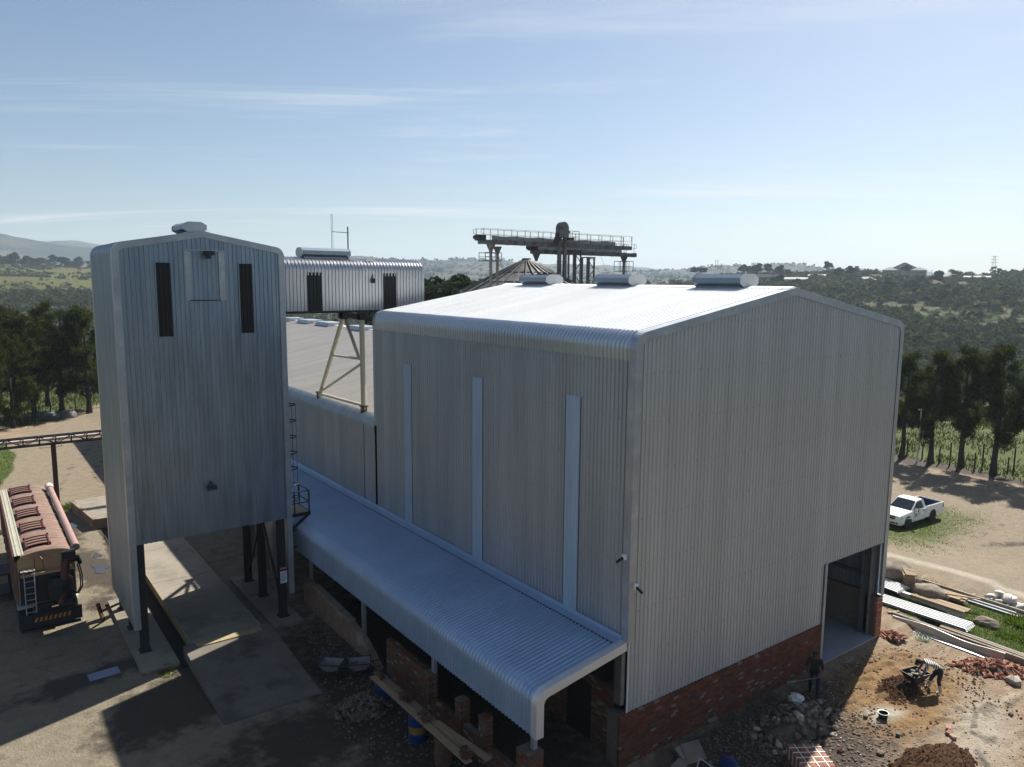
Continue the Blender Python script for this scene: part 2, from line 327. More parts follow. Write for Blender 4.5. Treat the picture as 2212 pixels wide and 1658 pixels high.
# ground material: base earth, then concrete, grass, dug soil, pale dust, damp and painted shade, all by surveyed masks broken with noise
def ground_material():
    m = bpy.data.materials.new('yard_ground'); m.use_nodes = True; t = m.node_tree; b = t.nodes['Principled BSDF']
    geo = N(t, 'ShaderNodeNewGeometry'); P = geo.outputs['Position']
    def noise(s, d=6, r=0.62, st=None):
        v = P
        if st:
            mp = N(t, 'ShaderNodeMapping'); mp.inputs['Scale'].default_value = st; mp.inputs['Rotation'].default_value = (0, 0, R(18)); t.links.new(P, mp.inputs[0]); v = mp.outputs[0]
        n = N(t, 'ShaderNodeTexNoise', Scale=s, Detail=d, Roughness=r); t.links.new(v, n.inputs['Vector']); return n.outputs['Fac']
    def mapr(v, a, c, lo=0.0, hi=1.0):
        n = N(t, 'ShaderNodeMapRange'); n.inputs['From Min'].default_value = a; n.inputs['From Max'].default_value = c; n.inputs['To Min'].default_value = lo; n.inputs['To Max'].default_value = hi
        t.links.new(v, n.inputs['Value']); return n.outputs[0]
    def mixc(f, a, c):
        n = N(t, 'ShaderNodeMix', _data_type='RGBA'); t.links.new(f, n.inputs[0])
        for s, v in ((6, a), (7, c)):
            if isinstance(v, tuple): n.inputs[s].default_value = (*v, 1)
            else: t.links.new(v, n.inputs[s])
        return n.outputs[2]
    def at(name):
        n = N(t, 'ShaderNodeAttribute', _attribute_name=name); return n.outputs['Fac']
    def mask(name, ns, amt=0.9, sharp=0.18):
        v = mth('ADD', at(name), mth('MULTIPLY', mth('SUBTRACT', ns, 0.5, t), amt, t), t); return mapr(v, 0.5 - sharp, 0.5 + sharp)
    nb, nm, nf, ng = noise(0.45), noise(2.2), noise(9.0), noise(38.0, 3)
    streak = noise(1.2, 6, 0.6, (0.35, 2.6, 1))
    earth = mixc(mapr(nb, 0.35, 0.65), (0.2136, 0.1566, 0.1032), (0.1566, 0.1104, 0.0712))
    earth = mixc(mapr(noise(3.5, 7, 0.7, (0.3, 2.2, 1)), 0.54, 0.66), earth, (0.1157, 0.0801, 0.0490))
    earth = mixc(mapr(streak, 0.47, 0.68), earth, (0.2563, 0.2136, 0.1566))
    road = mixc(mapr(nm, 0.35, 0.7), (0.2225, 0.1833, 0.1290), (0.1691, 0.1353, 0.0934))
    conc = mixc(mapr(nm, 0.35, 0.7), (0.2282, 0.1939, 0.1378), (0.1602, 0.1346, 0.0961))
    conc = mixc(mapr(noise(0.9, 7, 0.7), 0.58, 0.68), conc, (0.0926, 0.0748, 0.0570))
    grass = mixc(mapr(nf, 0.3, 0.7), (0.0374, 0.0623, 0.0071), (0.0587, 0.0854, 0.0116))
    grass = mixc(mapr(nm, 0.5, 0.68), grass, (0.1210, 0.1068, 0.0427))
    clay = mixc(mapr(nm, 0.35, 0.65), (0.2421, 0.1531, 0.0676), (0.1673, 0.0961, 0.0427))
    clay = mixc(mapr(streak, 0.5, 0.7), clay, (0.0926, 0.0513, 0.0249))
    rubble = mixc(mapr(nf, 0.35, 0.65), (0.0401, 0.0303, 0.0231), (0.0757, 0.0596, 0.0463))  # dirt tone that also serves for painted shade
    dust = (0.3346, 0.2990, 0.2421)
    c = earth
    c0 = N(t, 'ShaderNodeVectorMath', _operation='SCALE'); t.links.new(c, c0.inputs[0]); c0.inputs['Scale'].default_value = 1.15; c = c0.outputs[0]
    c = mixc(mask('road', nm, 0.5), c, road); c = mixc(mask('concrete', nf, 0.35, 0.08), c, conc)
    c = mixc(mask('rubble', nm, 0.8), c, rubble)  # rubble dirt and painted shade of the pines and yard
    c = mixc(mask('clay', nf, 0.8, 0.1), c, clay); c = mixc(mask('dust', nm, 0.9, 0.3), c, dust)
    c = mixc(mask('grass', nf, 1.1, 0.15), c, grass)
    dm = mask('damp_shade', noise(1.4, 6), 1.0, 0.12)
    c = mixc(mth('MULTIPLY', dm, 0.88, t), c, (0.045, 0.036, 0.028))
    fine = mapr(ng, 0.25, 0.75, 0.78, 1.22)
    sc = N(t, 'ShaderNodeVectorMath', _operation='SCALE'); t.links.new(c, sc.inputs[0]); t.links.new(fine, sc.inputs['Scale'])
    t.links.new(sc.outputs[0], b.inputs['Base Color'])
    t.links.new(mth('SUBTRACT', 0.95, mth('MULTIPLY', mask('wet', noise(1.1, 5), 0.9, 0.06), 0.86, t), t), b.inputs['Roughness'])
    b.inputs['Specular IOR Level'].default_value = 0.3
    bp = N(t, 'ShaderNodeBump', Strength=0.9, Distance=0.08); t.links.new(mth('ADD', nf, mth('MULTIPLY', ng, 0.5, t), t), bp.inputs['Height']); t.links.new(bp.outputs[0], b.inputs['Normal'])
    return m
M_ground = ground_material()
def seg_dist(x, y, pts):
    d = np.full(x.shape, 1e9)
    for (ax, ay), (bx, by) in zip(pts[:-1], pts[1:]):
        vx, vy = bx - ax, by - ay; k = np.clip(((x - ax) * vx + (y - ay) * vy) / (vx * vx + vy * vy), 0, 1)
        d = np.minimum(d, np.hypot(x - ax - k * vx, y - ay - k * vy))
    return d
def ell(x, y, cx, cy, rx, ry, a=0):
    c, s = math.cos(a), math.sin(a); u = ((x - cx) * c + (y - cy) * s) / rx; v = (-(x - cx) * s + (y - cy) * c) / ry
    return 1 - 0.5 * np.hypot(u, v)          # 0.5 on the outline
def band(v, a, b, e): return smoothstep(a - e, a + e, v) * smoothstep(b + e, b - e, v)
def yard_masks(x, y):
    m = {}
    w = 1.2 * fbm(x / 3, y / 3, 3, 5)
    m['concrete'] = np.clip(band(x + 0.2 * w, -19, -3.9, 0.4) * band(y, 6.5, 37.2, 0.5) + band(x, -4.5, 0, 0.3) * band(y, 20, 60, 1), 0, 1)
    rd = np.maximum(smoothstep(7.5, 5.5, seg_dist(x + w, y + w, [(-10, 37), (-9, 50), (-5.5, 66), (2, 78), (16, 88)])), 0)
    rr = smoothstep(9.5, 7.5, seg_dist(x + w, y + w, [(22, -30), (31, -4), (38, 10), (47, 22), (50, 44)]))
    rr = np.maximum(rr, smoothstep(5.8, 4.6, seg_dist(x + w, y + w, [(30, -26), (30, -5), (29, 6), (27, 24), (30, 50)])))
    rr = np.maximum(rr, smoothstep(6.0, 4.8, seg_dist(x + w, y + w, [(60, -20), (46, 2), (45.5, 14), (42, 30)])))
    m['road'] = np.maximum(rd, rr)
    isl = np.maximum(ell(x + w, y + w, 35.2, 7.9, 6.4, 2.7, 0.12), 0) * 0.86 + 0.25 * fbm(x / 2, y / 2, 3, 90)
    gr = band(x + 0.5 * w, 18.6, 22.7, 0.35) * smoothstep(6.5, 4.5, y)
    gr = np.maximum(gr, band(x, 23.0, 23.5, 0.15) * smoothstep(8, 3, y) * smoothstep(-0.5, 2, y))
    gl = smoothstep(-12.1, -12.9, x + 0.5 * w + 0.012 * (y - 60) ** 2) * band(y, 46, 71, 2)
    gv = smoothstep(6.2, 9, seg_dist(x + w, y + w, [(-10, 37), (-9, 50), (-5.5, 66), (2, 78), (16, 88)])) * smoothstep(64, 70, y + x * 0.6)
    beyond = smoothstep(54.5, 57, x + w) * smoothstep(45, 30, y)
    m['grass'] = np.clip(np.maximum.reduce([isl * 1.0, gr * 0.85, gl, gv * 0.7, beyond * 0.97, 0.62 * smoothstep(44, 60, y - 0.6 * x) * (x > 0)]), 0, 1)
    cx, cy_ = 11.6, -2.9
    m['clay'] = np.clip(ell(x, y, 11.9, -2.6, 3.7, 2.0, 0.25), 0, 1)
    m['rubble'] = np.clip(np.maximum(0.95 * smoothstep(4.2, 1.2, seg_dist(x + w, y + w, [(55.3, 40), (55.3, 20), (56.5, 8), (60, -10)])) * smoothstep(-20, 0, y), np.maximum(ell(x + 0.4 * w, y + 0.4 * w, 5.6, -2.2, 5.2, 2.4, 0.0), np.maximum(ell(x + .3 * w, y + .3 * w, -4.5, 6, 1.6, 8.5), ell(x, y, -1.8, 8, 1.9, 10)))) + 0.05, 0, 1)  # rubble dirt; pine band and yard ellipses also paint shade into the colour
    m['dust'] = np.clip(np.maximum.reduce([smoothstep(1.0, 0.1, seg_dist(x + .3 * w, y, [(25.2, 9), (26.2, 2), (26.7, -8)])) * 0.75, ell(x, y, 11.2, -5.6, 2.6, 0.9, 0.3) * 0.75, ell(x, y, 16, -8, 3.5, 1.4, 0.4) * 0.8, ell(x, y, 9.6, -3.1, 0.7, 0.35, -0.4) * 1.2]), 0, 1)
    m['damp_shade'] = np.clip(np.maximum.reduce([ell(x, y, -10.8, 27.5, 1.0, 3.8, 0.1) * 1.0, ell(x, y, -11.1, 35.0, 0.6, 3.4) * .9, ell(x, y, -11.2, 22.6, 0.9, 1.2) * .85, ell(x, y, -10.4, 11.9, 2.6, 1.6, 0.5) * 1.15, ell(x, y, -7.5, 7.0, 3.5, 2.5, 0.2) * 0.8, ell(x, y, -12.6, 15.6, 2.7, 0.8, 0.2) * 0.95,  # stains and damp, strengthened in the shaded yard to paint its shade
                                        band(x, -9.75, -8.9, 0.15) * band(y, 13, 40, 1), ell(x, y, -4.7, 10, 1.9, 7) * 0.75, ell(x, y, 37, 3.0, 2.2, 0.5, -0.5) * .8,  # first band paints the shade of the gap between plinth and deck
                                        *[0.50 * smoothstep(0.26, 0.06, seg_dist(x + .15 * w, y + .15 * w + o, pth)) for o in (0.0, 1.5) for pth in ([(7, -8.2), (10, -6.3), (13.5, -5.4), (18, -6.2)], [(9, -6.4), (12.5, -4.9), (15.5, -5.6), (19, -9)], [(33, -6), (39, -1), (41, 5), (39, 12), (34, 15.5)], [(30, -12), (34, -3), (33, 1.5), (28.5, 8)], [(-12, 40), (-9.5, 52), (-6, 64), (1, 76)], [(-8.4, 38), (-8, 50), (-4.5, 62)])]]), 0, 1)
    m['wet'] = 0 * x
    return m
def sheet_ground(name, x0, x1, y0, y1, res, zfun, masks=yard_masks, m=None):
    X = np.arange(x0, x1 + res / 2, res); Y = np.arange(y0, y1 + res / 2, res)
    xs, ys = np.meshgrid(X, Y, indexing='ij'); xs = xs.ravel(); ys = ys.ravel()
    return attr_mesh(name, xs, ys, zfun(xs, ys), grid_faces(len(X), len(Y)), masks(xs, ys), m or M_ground)
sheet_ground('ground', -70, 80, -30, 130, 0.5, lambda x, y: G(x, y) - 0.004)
# the dug-over soil in front of the doorway: ruts and clods
def dug(x, y):
    e = np.clip((ell(x, y, 11.6, -2.7, 5.0, 2.9, 0.2) - 0.5) * 4, 0, 1)
    rut = np.sin((x * 0.8 + y * 1.9 + 1.5 * fbm(x / 1.5, y / 1.5, 3, 9)) * 5.0)
    return G(x, y) + 0.012 + e * (0.07 * rut * (0.5 + fbm(x / 1.2, y / 1.2, 2, 21)) + 0.24 * fbm(x / 0.3, y / 0.3, 3, 8) * (0.6 + fbm(x / 1.5, y / 1.5, 2, 14)) + 0.16 * fbm(x / 1.1, y / 1.1, 3, 4)) - 0.03 * (1 - e)
sheet_ground('dug_soil', 5.5, 18.0, -8.0, -0.1, 0.07, dug)

M_water = mat('muddy_water', (0.035, 0.03, 0.024), 0.04, 0, 0.1, 1, spec=0.6)
for (px_, py_, rx_, ry_, sd) in ((-10.55, 27.6, 0.34, 0.85, 1), (-10.95, 36.2, 0.28, 0.8, 2), (-10.4, 29.7, 0.22, 0.4, 3), (-11.1, 38.6, 0.2, 0.5, 4)):
    q_ = random.Random(sd); k_ = [1 + 0.25 * math.sin(3 * t_ + sd) + 0.15 * math.sin(5 * t_ + 2 * sd) + q_.uniform(-.06, .06) for t_ in np.linspace(0, 6.283, 29)[:-1]]
    pts_ = [(rx_ * k * math.cos(t_), ry_ * k * math.sin(t_), 0) for k, t_ in zip(k_, np.linspace(0, 6.283, 29)[:-1])]
    o_ = MB().prism([(a, b, -0.12) for a, b, c in pts_], (0, 0, 0.135)).build('puddle', M_water); o_.location = (px_, py_, gz(px_, py_) - 0.003); tag(o_, kind='structure')
# wider country
def country_material():
    m = bpy.data.materials.new('bush_country'); m.use_nodes = True; t = m.node_tree; b = t.nodes['Principled BSDF']
    geo = N(t, 'ShaderNodeNewGeometry'); P = geo.outputs['Position']
    def noise(s, d=6, r=0.65):
        n = N(t, 'ShaderNodeTexNoise', Scale=s, Detail=d, Roughness=r); t.links.new(P, n.inputs['Vector']); return n.outputs['Fac']
    def mapr(v, a, c):
        n = N(t, 'ShaderNodeMapRange'); n.inputs['From Min'].default_value = a; n.inputs['From Max'].default_value = c; t.links.new(v, n.inputs['Value']); return n.outputs[0]
    def mixc(f, a, c):
        n = N(t, 'ShaderNodeMix', _data_type='RGBA'); t.links.new(f, n.inputs[0])
        for s, v in ((6, a), (7, c)):
            if isinstance(v, tuple): n.inputs[s].default_value = (*v, 1)
            else: t.links.new(v, n.inputs[s])
        return n.outputs[2]
    c = mixc(mapr(noise(0.012), 0.42, 0.6), (0.055, 0.062, 0.026), (0.10, 0.098, 0.036))
    c = mixc(mapr(noise(0.03), 0.55, 0.68), c, (0.12, 0.105, 0.05))
    c = mixc(mapr(noise(0.11, 8), 0.46, 0.58), c, (0.028, 0.036, 0.017))
    c = mixc(mapr(noise(0.004, 5), 0.5, 0.6), c, (0.045, 0.05, 0.026))
    dist = N(t, 'ShaderNodeVectorMath', _operation='LENGTH'); t.links.new(P, dist.inputs[0])
    far = mixc(mapr(noise(0.0035, 9, 0.72), 0.45, 0.58), (0.014, 0.02, 0.012), (0.085, 0.075, 0.045))
    c = mixc(mapr(dist.outputs['Value'], 950, 1600), c, far)
    at = N(t, 'ShaderNodeAttribute', _attribute_name='field')
    fc = mixc(mapr(noise(0.05), 0.4, 0.65), (0.080, 0.092, 0.024), (0.092, 0.080, 0.038))
    c = mixc(at.outputs['Fac'], c, fc)
    t.links.new(c, b.inputs['Base Color']); b.inputs['Roughness'].default_value = 0.95; b.inputs['Specular IOR Level'].default_value = 0.1
    bp = N(t, 'ShaderNodeBump', Strength=0.8, Distance=3.0); t.links.new(noise(0.2, 8), bp.inputs['Height']); t.links.new(bp.outputs[0], b.inputs['Normal'])
    return m
M_country = country_material()
def field_mask(x, y):
    dx = x - TC[0]; dy = y - TC[1]; r = np.hypot(dx, dy); az = np.degrees(np.arctan2(dx, dy)); w = 60 * fbm(x / 80, y / 80, 3, 31)
    f = band(az, -16, 12.5, 1.0) * band(r + w, 560, 925, 25)
    f = np.maximum(f, 0.55 * band(az, 60, 66, 0.6) * band(r + w, 300, 330, 14))
    f = np.maximum(f, 0.6 * band(az, 57.5, 61, 0.6) * band(r + w, 200, 230, 14))
    f = np.maximum(f, 0.5 * band(az, 64, 80, 0.6) * band(r + w, 390, 420, 10))
    return f
_az = np.radians(np.concatenate([np.arange(-180, -20, 4.0), np.arange(-20, 90, 0.45), np.arange(90, 181, 4.0)]))
_rr = np.concatenate([np.arange(30, 130, 6.0), np.geomspace(132, 5000, 150)])
_A, _Rr = np.meshgrid(_az, _rr, indexing='ij'); _x = (TC[0] + _Rr * np.sin(_A)).ravel(); _y = (TC[1] + _Rr * np.cos(_A)).ravel()
_z = G(_x, _y); _near = (_x > -71) & (_x < 81) & (_y > -31) & (_y < 131); _z = np.where(_near, _z - 0.8, _z)
attr_mesh('terrain', _x, _y, _z, grid_faces(len(_az), len(_rr)), {'field': field_mask(_x, _y)}, M_country)

# morning air: one even haze round everything
hz = MB().box(-5200, 5200, -5200, 5200, -45, 250).build('haze', None); hz.data.materials.clear()
mh = bpy.data.materials.new('haze_air'); mh.use_nodes = True; t = mh.node_tree; t.nodes.clear()
ho = N(t, 'ShaderNodeOutputMaterial'); hv = N(t, 'ShaderNodeVolumePrincipled'); hv.inputs['Color'].default_value = (0.66, 0.83, 1.0, 1); hv.inputs['Density'].default_value = HAZE = 1.7e-4
hv.inputs['Anisotropy'].default_value = 0.15
t.links.new(hv.outputs[0], ho.inputs['Volume']); hz.data.materials.append(mh); tag(hz, kind='stuff')
# ------------------------------------------------------------------ ribbed sheeting
PITCH_R = 0.1715; COVER = 4 * PITCH_R
def rib_prof(n, h=0.036):
    p = []
    for k in range(n):
        b = k * PITCH_R; p += [(b, 0.0), (b + 0.096, 0.0), (b + 0.112, h), (b + 0.155, h)]
    return p + [(n * PITCH_R, 0.0)]
def rib_sheet(mb, o, u, path, n=4, h=0.036, lap=0.0):
    """path = [(offset, normal)]; ribs run along the path"""
    o = Vector(o); u = Vector(u); rows = []
    for p, nn in path:
        nn = Vector(nn); rows.append([o + u * tt + Vector(p) + nn * (hh + lap) for tt, hh in rib_prof(n, h)])
    return mb.grid(rows)
def eave_path(zc, slope, Rr, run, drop, side=-1):
    """from the ridge down the slope, round the eave and down: points relative to x=0 at the wall face; side=-1: wall faces -x"""
    th = math.atan(slope); tl = Rr * math.tan((math.pi / 2 - th) / 2); pts = []
    nr = Vector((side * math.sin(th), 0, math.cos(th)))
    xt = tl * math.cos(th); zt = zc + tl * math.sin(th)
    for k in range(3):
        x = run + (xt - run) * k / 2; pts.append((Vector((-side * x, 0, zc + slope * x)), nr))
    cx, cz = Rr, zc - tl
    a0 = math.pi / 2 + th
    K = 7
    for k in range(1, K + 1):
        a = math.pi / 2 + (math.pi / 2 - th) * 0 + (math.pi / 2 - (math.pi / 2 - th) * 0) * 0
        t = k / K; ang = (math.pi / 2 + th) + t * (math.pi / 2 - th)
        d = Vector((math.cos(ang), 0, math.sin(ang))); p = Vector((cx, 0, cz)) + d * Rr
        if side > 0: p.x = -p.x; d.x = -d.x
        pts.append((p, d))
    pts.append((Vector((0, 0, drop)), Vector((side, 0, 0))))
    return pts
def nosed(me, n, first=2, m=None):
    """second material on the curved eave rows of a ribbed sheet"""
    me.materials.append(m or M_nose); w = n * 4
    for i, p in enumerate(me.polygons):
        if i // w >= first: p.material_index = 1
    return me
def outline(W, zc, slope, Rr, z0, k=6):
    """gable outline in (x, z) from the left wall foot over the ridge to the right wall foot"""
    th = math.atan(slope); tl = Rr * math.tan((math.pi / 2 - th) / 2); left = [(0.0, z0), (0.0, zc - tl)]
    for i in range(1, k + 1):
        ang = math.pi - (math.pi / 2 - th) * i / k; left.append((Rr + Rr * math.cos(ang), zc - tl + Rr * math.sin(ang)))
    pts = left + [(W / 2, zc + slope * W / 2)] + [(W - x, z) for x, z in reversed(left)]
    return pts
def inset(pts, d):
    out = []
    for i, (x, z) in enumerate(pts):
        a = pts[max(i - 1, 0)]; b = pts[min(i + 1, len(pts) - 1)]
        dx, dz = b[0] - a[0], b[1] - a[1]; L = math.hypot(dx, dz) or 1
        out.append((x + d * dz / L, z - d * dx / L))
    return out
def verge(x0, y, W, zc, slope, Rr, z0, width, depth, name, m, parent, sgn=-1, zr=None):
    """flashing round a gable: a face in the gable plane and a return over the roof"""
    o = outline(W, zc, slope, Rr, z0)
    if zr is not None: o[-1] = (o[-1][0], zr)
    o = inset(o, -0.045); i = inset(o, width)
    mb = MB()
    mb.grid([[(x0 + a, y + sgn * 0.06, c) for a, c in i], [(x0 + a, y + sgn * 0.06, c) for a, c in o], [(x0 + a, y - sgn * depth, c) for a, c in o]])
    return mb.build(name, m, parent)
def roof_z(x, W, zc, slope, Rr, off):
    d = min(x, W - x); z = zc + slope * d
    tl = Rr * math.tan((math.pi / 2 - math.atan(slope)) / 2)
    if d < tl: z = min(z, zc - tl + math.sqrt(max(Rr * Rr - (Rr - d) ** 2, 0)))
    return z - off
def gable_sheet(x0, y, zb, ztop, n=4, out=-1, lap=0.0, h=0.03):
    """ribbed sheet in a plane y = const, top cut to ztop(x)"""
    pr = rib_prof(n, h)
    lo = [(x0 + t, y + out * (hh + lap), zb) for t, hh in pr]; hi = [(x0 + t, y + out * (hh + lap), ztop(x0 + t)) for t, hh in pr]
    return MB().grid([lo, hi])
def ridge_vent(parent, x, y0, y1, z, w=0.5, h=0.235, axis='y', m=None):
    """octagonal ridge ventilator on a throat"""
    c = 0.42; oc = [(-w, -h * c), (-w, h * c), (-w * .55, h), (w * .55, h), (w, h * c), (w, -h * c), (w * .55, -h), (-w * .55, -h)]
    f = (lambda a, b, s: (x + a, s, z + b)) if axis == 'y' else (lambda a, b, s: (s, x + a, z + b))
    mb = MB().prism([f(a, b, y0) for a, b in oc], Vector(f(0, 0, y1)) - Vector(f(0, 0, y0)))
    v = mb.build('ridge_vent', m or M_vent, parent)
    e = y0 + 0.12; g = y1 - 0.12
    th = MB()
    q = [f(-w * .6, -h * .9, e), f(w * .6, -h * .9, e), f(w * .62, -h - .30, e), f(-w * .62, -h - .30, e)]
    th.prism(q, Vector(f(0, 0, g)) - Vector(f(0, 0, e))); th.build('throat', M_trim, v)
    for s, d in ((y0, -0.012), (y1, 0.012)):
        pl = MB().prism([f(a * 1.06, b * 1.06, s) for a, b in oc], Vector(f(0, 0, s + d)) - Vector(f(0, 0, s))); pl.build('end_plate', M_ventend, v)
    return v

# ------------------------------------------------------------------ brickwork
BL, BH, BW = 0.232, 0.083, 0.106
_bm = {}
def brick_mesh(kind='whole', l=0.222, w=0.106, h=0.073, m=None):
    key = (kind, l, w, h, m.name)
    if key not in _bm:
        mb = MB().cbox((0, 0, 0), (l, w, h)); me = mb.mesh('brick', m)
        bm = bmesh.new(); bm.from_mesh(me); bmesh.ops.bevel(bm, geom=list(bm.edges), offset=0.006, segments=1, affect='EDGES'); bm.to_mesh(me); bm.free()
        _bm[key] = me
    return _bm[key]
def brickwork(parent, p0, axis, length, z0, z1, m, individual=300, near='start', proud=0.0, skip=None, face=-1, thick=BW, top_uneven=0.0):
    """stretcher bond from p0 along axis ('x' or 'y'); the first `individual` bricks (nearest column first) are parts, the rest one joined part"""
    bricks = []
    nc = int(round((z1 - z0) / BH))
    for c in range(nc):
        s = -(BL / 2) if c % 2 else 0.0
        while s < length - 0.02:
            a = max(s, 0); b = min(s + BL - 0.01, length)
            if b - a > 0.05: bricks.append(((a + b) / 2, z0 + (c + 0.5) * BH, round(b - a, 3)))
            s += BL
    bricks.sort(key=lambda q: (int(q[0] / BL), q[1])) if near == 'start' else bricks.sort(key=lambda q: (-int(q[0] / BL), q[1]))
    rest = MB()
    for i, (s, z, l) in enumerate(bricks):
        if skip and skip(s, z): continue
        j = random.uniform(-0.004, 0.004)
        if axis == 'x': loc = (p0[0] + s, p0[1] + face * proud + j, z); rot = 0
        else: loc = (p0[0] + face * proud + j, p0[1] + s, z); rot = math.pi / 2
        if i < individual:
            l2 = 0.222 if l > 0.2 else (0.106 if l < 0.15 else 0.17)
            o = link('brick', brick_mesh('whole', l2, thick, 0.073, m), parent, loc, (0, 0, rot))
            if l2 != 0.222: o.scale = (l / l2, 1, 1)
        else:
            sx, sy = (l, thick) if axis == 'x' else (thick, l)
            rest.cbox(loc, (sx, sy, 0.073))
    if rest.v:
        r = rest.build('bricks', m, parent, fix=False); tag(r, kind='stuff')

# ================================================================== main shed
W, L, ZC, SL, RE = 15.18, 16.86, 13.28, 0.1765, 0.45
HB, DX, DZ = 1.74, 10.63, 4.09
shed = thing('grain_shed', (0, 0, 0), 'tall new galvanised shed with white sunlit roof and brick plinth', 'shed')
# brick plinth under the gable and along the sides
pl = MB().box(0.02, DX - 0.02, 0.02, 0.2, -0.35, HB - 0.03).build('gable_plinth', M_mortar, shed)
brickwork(pl, (-0.28, 0.0), 'x', DX + 0.24, -0.30, HB - 0.02, M_brick, 290, 'start', proud=0.012)
MB().box(-0.27, 0.0, 0.025, 0.5, -0.35, HB - 0.02).build('corner_pier_core', M_mortar, shed)
pr = MB().box(W - 0.42, W - 0.03, 0.03, 0.5, -0.35, HB - 0.03).build('door_pier', M_mortar, shed)
brickwork(pr, (W - 0.44, 0.005), 'x', 0.43, -0.30, HB - 0.03, M_brickpink, 60, proud=0.012)
brickwork(pr, (W - 0.03, 0.06), 'y', 0.46, -0.30, HB - 0.03, M_brickpink, 60, proud=0.012, face=1)
sw = MB().box(0.03, 0.23, 0.5, L, -0.2, 2.25).build('side_plinth', M_mortar, shed)
brickwork(sw, (0.05, 0.5), 'y', L - 0.5, 0.0, 2.2, M_brickdull, 0, skip=lambda s, z: 1.0 < s < 2.3 and z < 1.95)
MB().box(0.0, 0.025, 1.55, 2.75, 0, 1.95).build('dark_doorway', M_black, shed)
MB().box(W - 0.25, W - 0.03, 0.5, L, -0.3, HB).build('far_side_plinth', M_brickdull, shed)
MB().box(0.2, W - 0.2, L - 0.22, L - 0.02, -0.3, HB).build('rear_plinth', M_brickdull, shed)
fl = MB().box(0.2, W - 0.05, -0.06, L - 0.2, -0.35, 0.0).build('floor_slab', M_floor, shed)
# gable cladding, a sheet at a time
for k in range(22):
    x0 = 0.045 + k * COVER; zb = HB - 0.03
    ztop = lambda x: roof_z(x, W, ZC, SL, RE, 0.10)
    lap = 0.006 * (k % 2)
    if x0 + COVER <= DX + 0.1 or x0 >= DX - 0.1:
        gable_sheet(x0, 0.0, zb if x0 + COVER <= DX + 0.1 else DZ, ztop, lap=lap).build('cladding_sheet', M_gable, shed, fix=False)
    else:
        gable_sheet(x0, 0.0, DZ, ztop, lap=lap).build('cladding_sheet', M_gable, shed, fix=False)
        n = max(1, int((DX - x0) / PITCH_R)); gable_sheet(x0, 0.0, zb, lambda x: DZ, n=n, lap=lap).build('cladding_sheet', M_gable, shed, fix=False)
def screws(parent, pts, n):
    """rows of fixing screws, far too many to pick apart"""
    mb = MB(); n = Vector(n)
    for p in pts: mb.tube(Vector(p), Vector(p) + n * 0.016, 0.016, 0.010, 5)
    tag(mb.build('screw_heads', M_paintsteel, parent, fix=False), kind='stuff')
_sp = []
for z in np.arange(2.0, 14.2, 1.45):
    for k in range(88):
        x = 0.045 + k * PITCH_R + 0.05
        if k % 2 == 0 and z < roof_z(x, W, ZC, SL, RE, 0.4) and not (x > DX - 0.1 and z < DZ): _sp.append((x, -0.004, z + random.uniform(-.02, .02)))
screws(shed, _sp, (0, -1, 0))
screws(shed, [(-0.004, 0.25 + k * PITCH_R * 2, z + random.uniform(-.02, .02)) for z in np.arange(5.0, 12.6, 1.45) for k in range(48)], (-1, 0, 0))
# long wall, far side, rear
wall_me = rib_sheet(MB(), (0, 0, 0), (0, 1, 0), [((0, 0, 3.75), (-1, 0, 0)), ((0, 0, 12.98), (-1, 0, 0))]).mesh('cladding_sheet', M_wall)
trans_me = rib_sheet(MB(), (-0.03, 0, 0), (0, 1, 0), [((0, 0, 4.0), (-1, 0, 0)), ((0, 0, 11.22), (-1, 0, 0))], h=0.012).mesh('translucent_sheet', M_trans)
roof_me = rib_sheet(MB(), (0, 0, 0), (0, 1, 0), eave_path(ZC, SL, RE, W / 2 - 0.05, 12.55), lap=0.03).mesh('roof_sheet', M_roof); nosed(roof_me, 4)
roof_r = rib_sheet(MB(), (0, 0, 0), (0, 1, 0), eave_path(ZC, SL, RE, W / 2 - 0.05, 12.55, side=1), lap=0.03).mesh('roof_sheet', M_roof)
wall_r = rib_sheet(MB(), (0, 0, 0), (0, 1, 0), [((0, 0, HB - .1), (1, 0, 0)), ((0, 0, 12.98), (1, 0, 0))]).mesh('cladding_sheet', M_wall)
for k in range(24):
    y = 0.2 + k * COVER
    link('cladding_sheet', wall_me, shed, (-0.004 * (k % 2), y, 0)); link('cladding_sheet', wall_r, shed, (W, y, 0))
    link('roof_sheet', roof_me, shed, (0, y, 0.004 * (k % 2))); link('roof_sheet', roof_r, shed, (W, y, 0.004 * (k % 2)))
for y in (2.3, 7.78, 13.27): link('translucent_sheet', trans_me, shed, (-0.012, y, 0))
for k in range(22):
    gable_sheet(0.045 + k * COVER, L, HB, lambda x: roof_z(x, W, ZC, SL, RE, 0.1), out=1).build('rear_cladding_sheet', M_gable, shed, fix=False)
verge(0, 0, W, ZC, SL, RE, 3.97, 0.27, 0.22, 'verge_flashing', M_trim, shed, -1, zr=HB)
verge(0, L, W, ZC, SL, RE, 8.0, 0.27, 0.25, 'verge_flashing', M_trim, shed, 1, zr=HB)
MB().box(-0.052, -0.003, -0.05, 0.21, 3.97, 12.6).build('corner_flashing', M_trim, shed)
MB().box(-0.05, -0.004, L - 0.2, L + 0.04, 8.0, 12.7).build('corner_flashing', M_wall, shed)
MB().box(0.02, 0.05, -0.045, 0.0, HB - 0.03, 4.0).build('sheet_edge_trim', M_white, shed)
